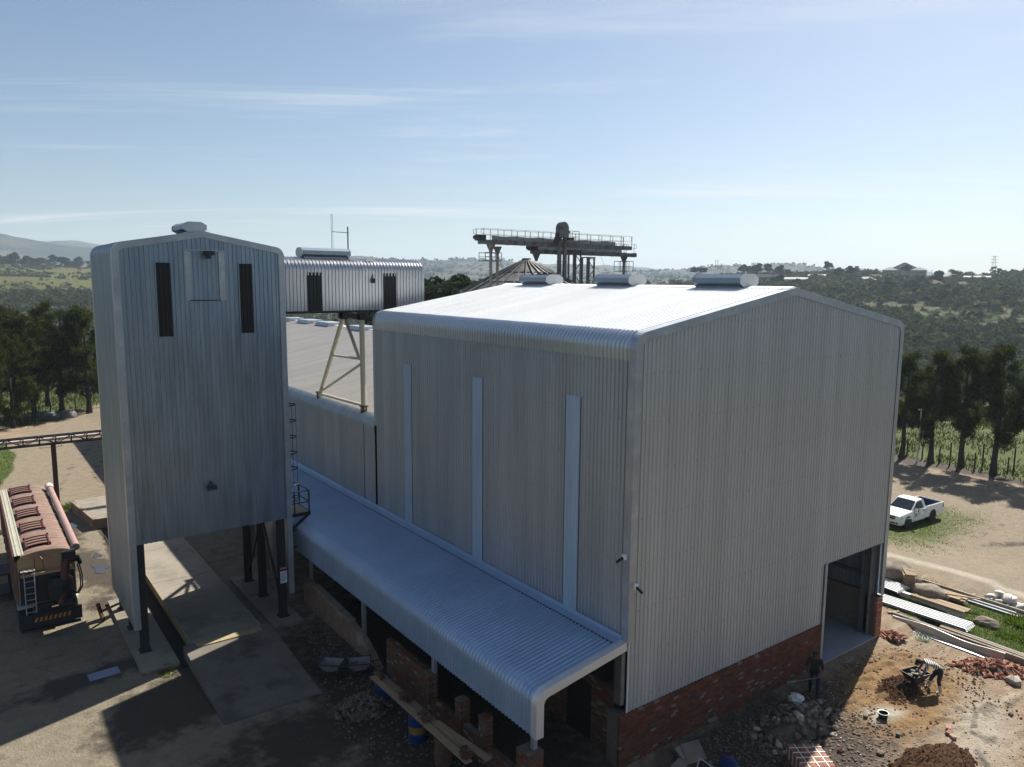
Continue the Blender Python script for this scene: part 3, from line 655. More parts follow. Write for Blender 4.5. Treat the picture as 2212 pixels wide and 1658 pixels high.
MB().prism([(W / 2 - 0.32, 0, ZC + SL * (W / 2 - .32) + 0.07), (W / 2, 0, ZC + SL * W / 2 + 0.08), (W / 2 + 0.32, 0, ZC + SL * (W / 2 - .32) + 0.07), (W / 2, 0, ZC + SL * W / 2 + 0.05)], (0, L, 0)).build('ridge_cap', M_roof, shed)
for y0, y1 in ((1.86, 4.05), (7.45, 9.6), (12.93, 15.05)): ridge_vent(shed, W / 2, y0, y1, ZC + SL * W / 2 + 0.27)
# doorway
MB().box(DX - 0.05, DX + 0.1, -0.07, 0.2, 0.0, DZ + 0.02).build('door_jamb', M_trim, shed)
MB().box(DX - 0.09, DX - 0.055, -0.085, -0.05, -0.1, HB).build('jamb_edge', M_wood, shed)
h = MB(); h.box(W - 0.6, W - 0.2, 0.25, 0.29, 0, 13); h.box(W - 0.6, W - 0.2, 0.6, 0.64, 0, 13); h.box(W - 0.42, W - 0.38, 0.29, 0.6, 0, 13); h.build('steel_column', M_paintsteel, shed)
h = MB(); h.box(0.5, 0.9, 0.25, 0.29, 0, 13); h.box(0.5, 0.9, 0.6, 0.64, 0, 13); h.box(0.68, 0.72, 0.29, 0.6, 0, 13); h.build('steel_column', M_paintsteel, shed)
h = MB()
for z in (2.4, 4.3, 6.2): h.box(W - 0.2, W - 0.06, 0.5, L - 0.4, z, z + 0.12)
h.build('wall_girt', M_paintsteel, shed)
MB().box(-0.2, -0.05, 0.02, 0.32, 2.0, 3.9).build('corner_post', M_paintsteel, shed)
for (x, y, z, sx, sy) in ((-0.10, 0.12, 6.68, -1, 0.3), (0.16, -0.10, 5.78, 0.15, -1)):
    c = MB().cbox((x, y, z), (0.12, 0.12, 0.15)).build('security_camera', M_white, shed)
    d = Vector((sx, sy, -0.55)).normalized(); MB().tube(Vector((x, y, z)) + d * 0.06, Vector((x, y, z)) + d * 0.30, 0.045, n=10).build('camera_body', M_darksteel, c)
o = MB(); o.box(W - 0.02, W + 0.06, -0.05, 0.05, 6.0, 6.3); o.build('wall_bracket', M_trim, shed)

# ================================================================== lean-to canopy
LZ, LD = 3.97, 3.44
lean = thing('lean_to_canopy', (-LD, 0, 0), 'long blue-grey ribbed lean-to canopy with rounded eave along the tall shed', 'canopy')
sl = 0.155; zc2 = LZ - sl * LD
lp = eave_path(zc2, sl, 0.42, LD - 0.05, 2.14)
lean_me = rib_sheet(MB(), (0, 0, 0), (0, 1, 0), lp, lap=0.02).mesh('roof_sheet', M_lean)
for k in range(43): link('roof_sheet', lean_me, lean, (0, 0.12 + k * COVER, 0.004 * (k % 2)))
o = [(p.x, p.z) for p, n in lp]; o2 = [(p.x - n.x * 0.2, p.z - n.z * 0.2) for p, n in lp]; up = [(p.x + n.x * 0.065, p.z + n.z * 0.065) for p, n in lp]
MB().grid([[(a, -0.04, c) for a, c in o2], [(a, -0.04, c) for a, c in up], [(a, 0.22, c) for a, c in up]]).build('verge_flashing', mat('pale_flashing', (0.62, 0.63, 0.64), 0.45, 0.4, 0.05, 1), lean)
fm = MB(); fm.grid([[(LD - 0.045, y, 4.16), (LD - 0.05, y, 4.02), (LD - 0.33, y, 3.985)] for y in (0.0, 30.0)]); fm.build('wall_flashing', M_lean, lean)
tooth = MB().cbox((LD - 0.335, 0, 3.955), (0.02, 0.085, 0.03)).mesh('closure_tooth', M_darksteel)
for k in range(170): link('closure_tooth', tooth, lean, (0, 0.18 + k * PITCH_R, 0))
for y in (0.3, 5.85, 11.4, 17.0, 22.6):
    pm = MB(); pm.box(0.06, 0.12, y - 0.07, y + 0.07, 0.05, 2.9); pm.box(0.12, 0.2, y - 0.07, y - 0.055, 0.05, 2.9); pm.box(0.12, 0.2, y + 0.055, y + 0.07, 0.05, 2.9)
    pm.build('post', M_trim, lean)
pm = MB()
for y in (0.3, 5.85, 11.4, 17.0, 22.6): pm.beam((0.25, y, 3.25), (LD - 0.1, y, 3.72), 0.08, 0.16)
pm.build('rafters', M_paintsteel, lean)
MB().box(0.04, 0.07, 0.2, 30, 2.6, 2.72).build('eave_girt', M_paintsteel, lean)

# ================================================================== old lower shed behind
LBX, LBY0, LBY1, LBZ = 13.1, 16.9, 66.0, 8.25
low = thing('old_store_shed', (0, LBY0, 0), 'older low store shed with dusty beige ribbed roof behind the tall shed', 'shed')
lw = rib_sheet(MB(), (0, 0, 0), (0, 1, 0), [((0, 0, 3.6), (-1, 0, 0)), ((0, 0, 7.95), (-1, 0, 0))]).mesh('cladding_sheet', M_wall)
lr = rib_sheet(MB(), (0, 0, 0), (0, 1, 0), eave_path(LBZ, 0.176, 0.5, LBX, 7.55), lap=0.03).mesh('roof_sheet', M_oldroof); nosed(lr, 4, 2, M_wall)
# the curved eave rows carry the wall metal, unlike the dusty slope
nsh = int((LBY1 - LBY0) / COVER)
for k in range(nsh):
    y = 0.05 + k * COVER
    link('cladding_sheet', lw, low, (-0.004 * (k % 2), y, 0)); link('roof_sheet', lr, low, (0, y, 0.004 * (k % 2)))
MB().grid([[(LBX, 0, LBZ + .176 * LBX + 0.03), (LBX, LBY1 - LBY0, LBZ + .176 * LBX + 0.03)], [(2 * LBX, 0, LBZ), (2 * LBX, LBY1 - LBY0, LBZ)], [(2 * LBX, 0, 0), (2 * LBX, LBY1 - LBY0, 0)]]).build('far_slope', M_oldroof, low)
MB().prism([(0.05, LBY1 - LBY0, 0), (2 * LBX, LBY1 - LBY0, 0), (2 * LBX, LBY1 - LBY0, LBZ), (LBX, LBY1 - LBY0, LBZ + .176 * LBX), (0.05, LBY1 - LBY0, LBZ)], (0, 0.1, 0)).build('far_gable', M_wall, low)
MB().prism([(15.3, 0, 0), (2 * LBX, 0, 0), (2 * LBX, 0, LBZ), (15.3, 0, LBZ + .176 * 10.8)], (0, 0.1, 0)).build('near_gable', M_wall, low)
MB().box(0.05, 0.25, 0, LBY1 - LBY0, 0, 3.7).build('side_plinth', M_brickdull, low)
zr = LBZ + .176 * LBX
for y0, y1 in ((44.3, 48.3), (51.6, 55.6), (56.6, 60.4), (61.8, 64.5)):
    v = MB(); v.prism([(LBX - 0.9, y0 - LBY0, zr - .05), (LBX - 0.75, y0 - LBY0, zr + 0.28), (LBX + 0.75, y0 - LBY0, zr + 0.28), (LBX + 0.9, y0 - LBY0, zr - .05)], (0, y1 - y0 - 0.9, 0)); v.build('ridge_vent', M_trim, low)
MB().box(LBX - 0.25, LBX + 0.25, 0, LBY1 - LBY0, zr - 0.02, zr + 0.06).build('ridge_cap', M_roof, low)
jb = MB(); jb.box(-0.06, -0.045, 1.15, 1.18, 4.1, 7.9); jb.build('joint_strip', M_paintsteel, low)
# ================================================================== hopper tower
TX0, TX1, TY0, TY1, TZC = -10.84, -4.49, 16.1, 21.4, 16.03
TW = TX1 - TX0
tower = thing('hopper_tower', (TX0, TY0, 0), 'tall weathered galvanised loading tower on dark steel legs', 'tower')
zt_ = lambda x: roof_z(x, TW, TZC, 0.18, 0.34, 0.10)
for k in range(9):
    x0 = 0.088 + k * COVER; j = 0.005 * (k % 2)
    gable_sheet(x0, 0, 4.5, lambda x: 8.0, lap=j).build('cladding_sheet', M_tower, tower, fix=False)
    gable_sheet(x0, 0, 7.93, lambda x: 12.48, lap=j + 0.008).build('cladding_sheet', M_tower, tower, fix=False)
    gable_sheet(x0, 0, 12.42, zt_, lap=j + 0.016).build('cladding_sheet', M_tower, tower, fix=False)
    gable_sheet(x0, TY1 - TY0, 4.5, zt_, out=1, lap=j).build('rear_cladding_sheet', M_tower, tower, fix=False)
s_lo = rib_sheet(MB(), (0, 0, 0), (0, 1, 0), [((0, 0, 1.07), (-1, 0, 0)), ((0, 0, 6.2), (-1, 0, 0))]).mesh('cladding_sheet', M_tower)
s_hi = rib_sheet(MB(), (0, 0, 0), (0, 1, 0), [((-0.008, 0, 6.12), (-1, 0, 0)), ((-0.008, 0, 12.5), (-1, 0, 0)), ((-0.008, 0, 15.7), (-1, 0, 0))]).mesh('cladding_sheet', M_tower)
s_r = rib_sheet(MB(), (0, 0, 0), (0, 1, 0), [((0, 0, 1.07), (1, 0, 0)), ((0, 0, 15.7), (1, 0, 0))]).mesh('cladding_sheet', M_tower)
t_l = rib_sheet(MB(), (0, 0, 0), (0, 1, 0), eave_path(TZC, 0.18, 0.34, TW / 2 - .03, 15.45), lap=0.03).mesh('roof_sheet', M_tower)
t_r = rib_sheet(MB(), (0, 0, 0), (0, 1, 0), eave_path(TZC, 0.18, 0.34, TW / 2 - .03, 15.45, side=1), lap=0.03).mesh('roof_sheet', M_tower)
for k in range(7):
    y = 0.22 + k * COVER
    for me, x in ((s_lo, 0), (s_hi, 0), (s_r, TW)): link('cladding_sheet', me, tower, (x - 0.004 * (k % 2), y, 0))
    link('roof_sheet', t_l, tower, (0, y, 0.004 * (k % 2))); link('roof_sheet', t_r, tower, (TW, y, 0.004 * (k % 2)))
verge(0, 0, TW, TZC, 0.18, 0.34, 1.07, 0.24, 0.26, 'verge_flashing', M_trim, tower, -1)
verge(0, TY1 - TY0, TW, TZC, 0.18, 0.34, 1.07, 0.24, 0.26, 'verge_flashing', M_trim, tower, 1)
MB().prism([(TW / 2 - 0.3, 0, TZC + .18 * (TW / 2 - .3) + .06), (TW / 2, 0, TZC + .18 * TW / 2 + .08), (TW / 2 + 0.3, 0, TZC + .18 * (TW / 2 - .3) + .06), (TW / 2, 0, TZC + .18 * TW / 2 + .03)], (0, TY1 - TY0, 0)).build('ridge_cap', M_trim, tower)
ridge_vent(tower, TW / 2 + 0.02, 1.1, 2.95, TZC + .18 * TW / 2 + 0.26, w=0.44, h=0.2)
def louvre(x0, x1, z0, z1):
    w = gable_sheet(x0, -0.055, z0, lambda x: z1, n=max(1, int(round((x1 - x0) / PITCH_R))), h=0.03).build('louvre_panel', M_black, tower, fix=False); return w
screws(tower, [(0.14 + k * PITCH_R * 2, -0.014, z + random.uniform(-.02, .02)) for z in np.arange(4.8, 15.6, 1.15) for k in range(18)], (0, -1, 0))
louvre(1.42, 1.93, 12.58, 15.40); louvre(4.52, 5.03, 12.62, 15.42)
for a, b, c, d in ((1.42, 1.95, 12.58, 15.40), (4.52, 5.05, 12.62, 15.42)):
    f = MB(); f.box(a - 0.03, a, -0.10, -0.03, c - 0.03, d + 0.03); f.box(b, b + 0.03, -0.10, -0.03, c - 0.03, d + 0.03); f.box(a, b, -0.10, -0.03, d, d + 0.03); f.box(a, b, -0.11, -0.03, c - 0.04, c); f.build('louvre_frame', M_tower, tower)
hf = MB()
for a in ((2.47, 2.68, 13.95, 15.9), (3.74, 3.97, 13.95, 15.9), (2.45, 3.99, 15.88, 15.93)): hf.box(a[0], a[1], -0.075, -0.03, a[2], a[3])
hf.build('hatch_frame', M_trim, tower)
gable_sheet(2.68, -0.035, 13.98, lambda x: 15.86, n=6).build('hatch_panel', M_tower, tower, fix=False)
MB().box(2.62, 3.76, -0.08, -0.05, 13.94, 13.98).build('hatch_sill', M_darksteel, tower)
hb_ = MB(); hb_.box(3.18, 3.5, -0.5, 0, 15.72, 15.88); hb_.box(3.2, 3.35, -0.45, -0.3, 15.58, 15.72); hb_.build('hoist_beam', M_darksteel, tower)
lb = MB(); lb.box(3.02, 3.08, -0.2, -0.03, 6.6, 6.64); lb.beam((3.05, -0.2, 6.62), (3.05, -0.28, 6.5), 0.04); lt = lb.build('flood_light', M_darksteel, tower)
MB().cbox((3.05, -0.30, 6.42), (0.36, 0.10, 0.20), Quaternion((1, 0, 0), R(-35))).build('lamp_housing', M_darksteel, lt)
MB().cbox((3.05, -0.352, 6.40), (0.28, 0.012, 0.13), Quaternion((1, 0, 0), R(-35))).build('lamp_glass', mat('lamp_glass', (0.45, 0.44, 0.42), 0.2, 0, 0.02), lt)
MB().box(0.1, TW - 0.1, 0.1, TY1 - TY0 - 0.1, 4.62, 4.72).build('hopper_floor', M_darksteel, tower)
for x, y in ((1.9, 2.6), (4.4, 2.6)): MB().lathe((x, y, 0), [(0.25, 3.75), (0.25, 4.0), (0.9, 4.62)], 12).build('hopper_cone', M_darksteel, tower)
def hcol(x, y, z0, z1):
    m = MB(); m.box(x - 0.15, x + 0.15, y - 0.15, y - 0.13, z0, z1); m.box(x - 0.15, x + 0.15, y + 0.13, y + 0.15, z0, z1); m.box(x - 0.012, x + 0.012, y - 0.13, y + 0.13, z0, z1)
    m.box(x - 0.22, x + 0.22, y - 0.22, y + 0.22, z0 - 0.02, z0 + 0.02); return m.build('leg', M_darksteel, tower)
for x, y in ((0.34, 0.27), (0.34, 2.75), (0.34, 5.05), (5.93, 0.2), (5.93, 2.9), (5.93, 5.1)): hcol(x, y, 0.05, 4.7)
for x in (0.34, 5.93):
    for (y0, z0, y1, z1) in ((0.3, 0.5, 2.7, 3.9), (2.8, 3.9, 5.0, 0.5)):
        MB().beam((x, y0, z0), (x, y1, z1), 0.09).build('brace', M_darksteel, tower)
MB().beam((0.34, 5.05, 4.4), (5.93, 5.1, 4.4), 0.2, 0.25).build('cross_beam', M_darksteel, tower)
# stop sign board on the near leg
sg = MB().box(5.80, 6.10, 0.02, 0.035, 2.15, 2.4).build('stop_board', mat('sign_dark_red', (0.06, 0.012, 0.01), 0.5), tower)
sp = MB().box(5.81, 6.09, 0.02, 0.035, 1.6, 2.13).build('notice_sheet', mat('notice_white', (0.72, 0.72, 0.74), 0.5), tower)
def text(name, s, size, loc, rot, m, parent):
    cu = bpy.data.curves.new(name, 'FONT'); cu.body = s; cu.size = size; cu.align_x = 'CENTER'; cu.extrude = 0.001
    tmp = bpy.data.objects.new(name, cu); col.objects.link(tmp); dg = bpy.context.evaluated_depsgraph_get()
    me = bpy.data.meshes.new_from_object(tmp.evaluated_get(dg)); bpy.data.objects.remove(tmp); me.materials.clear(); me.materials.append(m)
    o = link(name, me, parent, loc, rot); return o
text('lettering', 'STOP', 0.115, (5.95, 0.017, 2.23), (R(90), 0, 0), M_white, sg)
nl = MB()
for k in range(6): nl.box(5.84, 6.06 - 0.03 * (k % 3), 0.0165, 0.019, 2.04 - k * 0.07, 2.07 - k * 0.07)
nl.build('printed_lines', mat('print_blue', (0.05, 0.06, 0.25), 0.6), sp)
# caged ladder and landing on the right-hand side
LX, LY = TW + 0.58, 2.3
lad = MB()
for dx in (-0.2, 0.2): lad.beam((LX + 0.0, LY + dx, 0.3), (LX, LY + dx, 9.4), 0.05, 0.05)
for k in range(31): lad.tube((LX, LY - .2, 0.5 + k * .29), (LX, LY + .2, 0.5 + k * .29), 0.013, n=5)
la = lad.build('ladder', M_darksteel, tower)
cg = MB(); hoop = [(LX + 0.38 * math.sin(a) * 1.9 if False else LX + 0.62 * math.sin(a), LY - 0.36 * math.cos(a)) for a in np.linspace(0.2, math.pi - 0.2, 9)]
for z in (2.4, 3.2, 4.6, 5.35, 6.1, 6.85, 7.6, 8.35, 9.1):
    cg.poly([(LX, LY - 0.22, z)] + [(a, b, z) for a, b in hoop] + [(LX, LY + 0.22, z)], 0.03, 5)
for i in (1, 4, 7): cg.beam((hoop[i][0], hoop[i][1], 4.6), (hoop[i][0], hoop[i][1], 9.1), 0.03, 0.012)
cg.build('safety_cage', M_darksteel, la)
pf = MB().box(TW + 0.05, TW + 1.5, LY - 0.55, LY + 0.7, 4.02, 4.07).build('landing', mat('worn_plate', (0.45, 0.36, 0.24), 0.7, 0, 0.1, 2), tower)
rl = MB(); rl.box(TW + 0.02, TW + 1.52, LY - 0.6, LY - 0.55, 3.92, 4.08); rl.box(TW + 1.5, TW + 1.55, LY - 0.6, LY + 0.75, 3.92, 4.08)
for x, y in ((TW + 1.5, LY - 0.57), (TW + 0.8, LY - 0.57), (TW + 1.5, LY + 0.7), (TW + 0.8, LY + .7)): rl.beam((x, y, 4.0), (x, y, 5.1), 0.055)
for z in (4.55, 5.08): rl.poly([(TW + 0.1, LY - 0.57, z), (TW + 1.5, LY - 0.57, z), (TW + 1.5, LY + 0.7, z), (TW + 0.1, LY + 0.7, z)], 0.028, 6)
rl.beam((TW + 0.05, LY - 0.57, 2.9), (TW + 1.45, LY - 0.57, 3.95), 0.12, 0.1); rl.beam((TW + 0.05, LY + 0.6, 2.9), (TW + 1.45, LY + 0.6, 3.95), 0.12, 0.1)
rl.build('landing_frame', M_darksteel, pf)

# ================================================================== conveyor gallery between tower and silos, and its trestle
GX0, GX1, GY0, GY1, GZ0, GZC = -4.45, 3.75, 18.75, 21.1, 13.32, 15.62
gal = thing('conveyor_gallery', (GX0, GY0, GZ0), 'shiny galvanised enclosed conveyor gallery with two dark openings beside the tower', 'gallery')
GLn = GX1 - GX0; gh = GZC - GZ0
def g_path(zc, slope, Rr, run, drop):
    return [(Vector((0, p.x, p.z)), Vector((0, n.x, n.z))) for p, n in eave_path(zc, slope, Rr, run, drop)]
gr_ = rib_sheet(MB(), (0, 0, 0), (1, 0, 0), g_path(gh, 0.17, 0.42, (GY1 - GY0) / 2, gh - 0.62), lap=0.03).mesh('roof_sheet', M_gallery)
gw_ = rib_sheet(MB(), (0, 0, 0), (1, 0, 0), [((0, 0, 0), (0, -1, 0)), ((0, 0, gh - 0.3), (0, -1, 0))]).mesh('cladding_sheet', M_gallery)
for k in range(12):
    if k == 11: break
    link('roof_sheet', gr_, gal, (0.05 + k * COVER, 0, 0.004 * (k % 2))); link('cladding_sheet', gw_, gal, (0.05 + k * COVER, -0.004 * (k % 2), 0))
rib_sheet(MB(), (0.05 + 11 * COVER, 0, 0), (1, 0, 0), g_path(gh, 0.17, 0.42, (GY1 - GY0) / 2, gh - 0.62), n=3, lap=0.03).build('roof_sheet', M_gallery, gal, fix=False)
rib_sheet(MB(), (0.05 + 11 * COVER, 0, 0), (1, 0, 0), [((0, 0, 0), (0, -1, 0)), ((0, 0, gh - 0.3), (0, -1, 0))], n=3).build('cladding_sheet', M_gallery, gal, fix=False)
MB().box(0.04 + 11 * COVER + 3 * PITCH_R, GLn, -0.03, 0.0, 0, gh - 0.1).build('end_trim', M_gallery, gal)
D_ = GY1 - GY0
MB().grid([[(0, D_ / 2, gh + 0.17 * D_ / 2 + 0.03), (GLn, D_ / 2, gh + 0.17 * D_ / 2 + .03)], [(0, D_, gh), (GLn, D_, gh)], [(0, D_, 0), (GLn, D_, 0)]]).build('rear_skin', M_gallery, gal)
end = [(0.0, 0.0), (0.0, gh - 0.35), (0.1, gh - 0.1), (0.35, gh + 0.02), (D_ / 2, gh + .17 * D_ / 2), (D_, gh), (D_, 0)]
MB().prism([(GLn - 0.03, a, c) for a, c in end], (0.05, 0, 0)).build('end_sheet', M_gallery, gal)
MB().box(0, GLn, 0.02, D_ - .02, -0.08, 0.02).build('floor_frame', M_darksteel, gal)
MB().box(-0.05, GLn, -0.06, -0.0, -0.06, 0.03).build('sill_beam', M_darksteel, gal)
for a, b in ((2.02, 2.67), (5.92, 6.52)):
    gable_sheet(a, -0.05, 0.0, lambda x: gh - 0.48, n=4, h=0.014).build('dark_opening', M_black, gal, fix=False)
ridge_vent(gal, D_ / 2 - 0.1, 2.1, 4.5, gh + .17 * D_ / 2 + 0.26, w=0.42, h=0.22, axis='x')
db = MB().cbox((5.35, 0.3, gh + 0.10), (0.45, 0.12, 0.36)).build('antenna_panel', M_white, gal)
MB().tube((5.3, 0.1, gh - 0.1), (5.32, -0.12, gh - 0.75), 0.02, n=6).build('cable', M_darksteel, gal)
MB().cbox((5.33, -0.16, gh - 0.85), (0.12, 0.14, 0.22)).build('wall_lamp', M_darksteel, gal)
an = thing('radio_mast', (0.34, 20.3, GZ0 + gh + 0.2), 'thin antenna mast with a cross arm above the conveyor gallery', 'antenna')
am = MB(); am.beam((0, 0, -0.2), (0, 0, 1.6), 0.05); am.beam((0.06, 0, 1.3), (-0.83, 0, 1.32), 0.03); am.build('mast', M_paintsteel, an)
lo_ = MB(); lo_.poly([(-0.86, 0, 0.3), (-0.86, 0, 2.16), (-0.79, 0, 2.16), (-0.79, 0, 0.3), (-0.86, 0, 0.3)], 0.012, 5); lo_.build('folded_dipole', M_trim, an)

tr = thing('gallery_trestle', (0.3, 18.75, 8.3), 'cream painted steel A-frame trestle holding up the conveyor gallery', 'trestle')
def P_(y, z, x=0.0): return (x, y - 18.75, z - 8.3)
MB().tube(P_(18.75, 8.45), P_(18.80, 12.9), 0.13, n=12).build('leg', M_cream, tr, smooth=False)
MB().tube(P_(24.4, 8.35), P_(21.0, 12.9), 0.12, n=12).build('leg', M_cream, tr)
MB().tube(P_(19.15, 10.95), P_(20.7, 12.8), 0.085, n=10).build('brace', M_cream, tr)
MB().tube(P_(22.5, 10.85), P_(18.95, 10.95), 0.065, n=10).build('brace', M_cream, tr)
MB().tube(P_(24.0, 8.75), P_(18.95, 10.7), 0.075, n=10).build('brace', M_cream, tr)
MB().tube(P_(24.3, 8.55), P_(18.8, 8.65), 0.075, n=10).build('tie', M_cream, tr)
for y in (18.75, 24.4):
    b = MB(); b.cbox(P_(y, 8.40), (0.24, 0.24, 0.55)); b.cbox(P_(y, 8.62), (0.34, 0.34, 0.05)); b.build('foot', M_rust, tr)
MB().box(-0.15, 0.15, -0.2, 2.5, 4.6, 4.85).build('head_beam', M_darksteel, tr)
b = MB(); b.cbox(P_(18.82, 13.05), (0.3, 0.3, 0.35)); b.cbox(P_(20.9, 13.0), (0.3, 0.4, 0.35)); b.build('head_bracket', M_darksteel, tr)

# ================================================================== silo, elevator and gantries behind the roof
M_silo = mat('silo_sheet', (0.115, 0.118, 0.118), 0.6, 0.2, 0.3, 1.5, c2=(0.05, 0.051, 0.052), c2s=0.35, c2lo=0.42, c2hi=0.55)
M_gantry = mat('gantry_steel', (0.135, 0.14, 0.14), 0.6, 0.2, 0.25, 2, c2=(0.08, 0.06, 0.05), c2s=1.3)
def silo(x, y, rad, zap, zev, label):
    s = thing('grain_silo', (x, y, 0), label, 'silo', 'grain silos')
    MB().lathe((0, 0, 0), [(rad, 0), (rad, zev)], 32).build('wall', M_silo, s)
    n = 28
    for k in range(n):
        a0, a1 = 2 * math.pi * k / n, 2 * math.pi * (k + 1) / n
        m = MB(); pts = []
        for r, z in ((0.35, zap - 0.08), (rad + 0.15, zev)): pts.append([(r * math.cos(a0), r * math.sin(a0), z), (r * math.cos(a1), r * math.sin(a1), z)])
        m.grid(pts); m.build('roof_panel', M_silo, s)
        MB().beam((0.35 * math.cos(a0), 0.35 * math.sin(a0), zap - 0.03), ((rad + .15) * math.cos(a0), (rad + .15) * math.sin(a0), zev + 0.06), 0.10, 0.13).build('roof_rib', M_gantry, s)
    for q in (0.42, 0.7): MB().poly([(rad * q * math.cos(t), rad * q * math.sin(t), zap + (zev - zap) * q + 0.1) for t in np.linspace(0, 2 * math.pi, 29)], 0.05, 5).build('roof_ring', M_gantry, s)
    MB().lathe((0, 0, 0), [(0.5, zap - 0.15), (0.45, zap + 0.12)], 14).build('cap', M_gantry, s)
    return s
silo(30.4, 45.0, 6.6, 16.95, 13.7, 'silo with a dark ribbed conical roof under the conveyor gantries')
silo(44.9, 46.0, 5.5, 14.4, 11.9, 'lower silo hidden behind the roof, under the spout at the gantry end')
def gantry(name, x0, x1, y, z0, z1, w, rail, label, mesh_from):
    g = thing(name, (x0, y, z0), label, 'gantry'); Ln = x1 - x0; hh = z1 - z0
    MB().box(0, Ln, -w / 2, w / 2, 0, hh).build('trough', M_gantry, g)
    for k in range(int(Ln / 1.6) + 1): MB().box(k * 1.6 - 0.03 + 0.1, k * 1.6 + 0.03 + 0.1, -w / 2 - 0.05, w / 2 + 0.05, -0.02, hh + 0.05).build('joint_flange', M_gantry, g)
    dk = MB().box(0.2, Ln - 0.1, w / 2, w / 2 + 0.7, hh - 0.05, hh).build('walkway', M_gantry, g)
    if rail:
        for yy in (-w / 2, w / 2 + 0.68):
            r = MB()
            for k in range(int(Ln / 1.55) + 1): r.beam((0.3 + k * 1.55, yy, hh), (0.3 + k * 1.55, yy, hh + 1.0), 0.045)
            for z in (0.5, 1.0): r.tube((0.3, yy, hh + z), (Ln - 0.4, yy, hh + z), 0.022, n=6)
            for e, d in ((0.3, -0.3), (Ln - 0.4, 0.3)): r.poly([(e, yy, hh + 1.0), (e + d, yy, hh + 0.93), (e + d, yy, hh + 0.56), (e, yy, hh + 0.5)], 0.022, 6)
            r.build('handrail', mat('handrail_galv_' + name, (0.30, 0.31, 0.31), 0.5, 0.4, 0.1) if yy < 0 else M_gantry, g)
        sc = MB(); q = 24; xs = np.linspace(mesh_from, Ln - 1.2, q)
        sc.grid([[(a, w / 2 + 0.66 + 0.04 * math.sin(a * 5), hh + 0.02) for a in xs], [(a, w / 2 + 0.66 + 0.05 * math.sin(a * 4 + 1), hh + 0.45 + 0.03 * math.sin(a * 7)) for a in xs]])
        sc.build('shade_net', mat('grey_net_' + name, (0.30, 0.30, 0.30), 0.9, 0, 0.2, 2), g)
    dm = MB(); dm.box(-0.25, 0.45, -w / 2 - 0.15, w / 2 + 0.1, hh - 0.1, hh + 0.42); dm.tube((-0.2, -w / 2 - 0.2, hh + 0.2), (-0.2, w / 2 + 0.2, hh + 0.2), 0.2, n=10); dm.build('drive_head', M_darksteel, g)
    return g
g1 = gantry('conveyor_gantry', 22.75, 41.7, 42.0, 18.12, 18.5, 0.55, True, 'upper conveyor gantry with long handrails crossing in front of the sky', 2.0)
g2 = gantry('conveyor_gantry', 31.8, 46.5, 46.0, 17.6, 18.0, 0.55, True, 'lower conveyor gantry running behind the elevator to the end spout', 1.2)
def spout(x, y, zt, zb, label, fr=None):
    s = thing('silo_spout', (x, y, 0), label, 'spout', 'spouts under the gantries')
    MB().lathe((0, 0, 0), [(0.14, zt - 0.75), (0.16, zt - 0.6), (0.42, zt)], 10).build('funnel', M_gantry, s)
    MB().tube((0, 0, zb), (0, 0, zt - 0.6), 0.14, n=10).build('pipe', mat('spout_pipe%.1f' % x, (0.22, 0.21, 0.19), 0.6, .2, .3, 2), s)
    if fr:
        f = MB(); x0, x1, z0, z1 = fr
        for yy in (-0.5, 0.5):
            f.poly([(x0, yy, z0), (x1, yy, z0), (x1, yy, z1), (x0, yy, z1), (x0, yy, z0)], 0.035, 5); f.tube((x0, yy, (z0 + z1) / 2), (x1, yy, (z0 + z1) / 2), 0.02, n=5)
            for a in (-0.25, 0.3): f.tube((a, yy, z0), (a, yy, z1), 0.03, n=5)
        for a in (x0, x1): f.tube((a, -.5, z0), (a, .5, z0), 0.03, n=5)
        f.build('catwalk_frame', M_gantry, s)
    return s
spout(24.0, 42.0, 18.1, 0, 'spout pipe with a catwalk frame at the left end of the upper gantry', (-0.95, 0.85, 16.62, 17.35))
spout(24.95, 42.3, 17.95, 0, 'plain spout pipe second from the left end of the upper gantry')
spout(32.4, 46.0, 17.6, 16.9, 'short spout feeding the peak of the conical silo roof')
spout(44.8, 46.0, 17.6, 0, 'spout pipe with a barred catwalk frame at the far right gantry end', (-1.0, 0.95, 15.95, 17.1))
el = thing('bucket_elevator', (31.85, 41.3, 0), 'tall bucket elevator with a rounded head rising through the gantry', 'elevator')
for dx in (-0.34, 0.34): MB().box(dx - 0.15, dx + 0.15, -0.15, 0.15, 0, 19.5).build('leg_casing', M_gantry, el)
hd = MB(); arc = [(0.58 * math.cos(t), 19.85 + 0.62 * math.sin(t)) for t in np.linspace(0, math.pi, 13)]
hd.prism([(0.58, -0.3, 19.0), *[(a, -0.3, c) for a, c in arc], (-0.58, -0.3, 19.0)], (0, 0.6, 0)); hd.build('head', M_gantry, el)
ch = MB(); ch.prism([(-0.5, -0.25, 19.6), (-0.95, -0.25, 18.5), (-0.65, -0.25, 18.4), (-0.2, -0.25, 19.2)], (0, 0.5, 0)); ch.build('chute', M_darksteel, el)
mt = MB(); mt.tube((0.6, 0, 19.6), (0.85, 0, 19.55), 0.13, n=8); mt.cbox((0.9, -0.1, 18.9), (0.7, 0.4, 0.25)); mt.build('motor', M_darksteel, el)
ld = MB()
for dx in (-0.1, 0.1): ld.tube((dx, 0.2, 12), (dx, 0.2, 19), 0.02, n=4)
for k in range(24): ld.tube((-.1, .2, 12 + k * .3), (.1, .2, 12 + k * .3), 0.014, n=4)
for z in (15.0, 16.7, 18.3): ld.cbox((0, 0, z), (1.1, 0.4, 0.06))
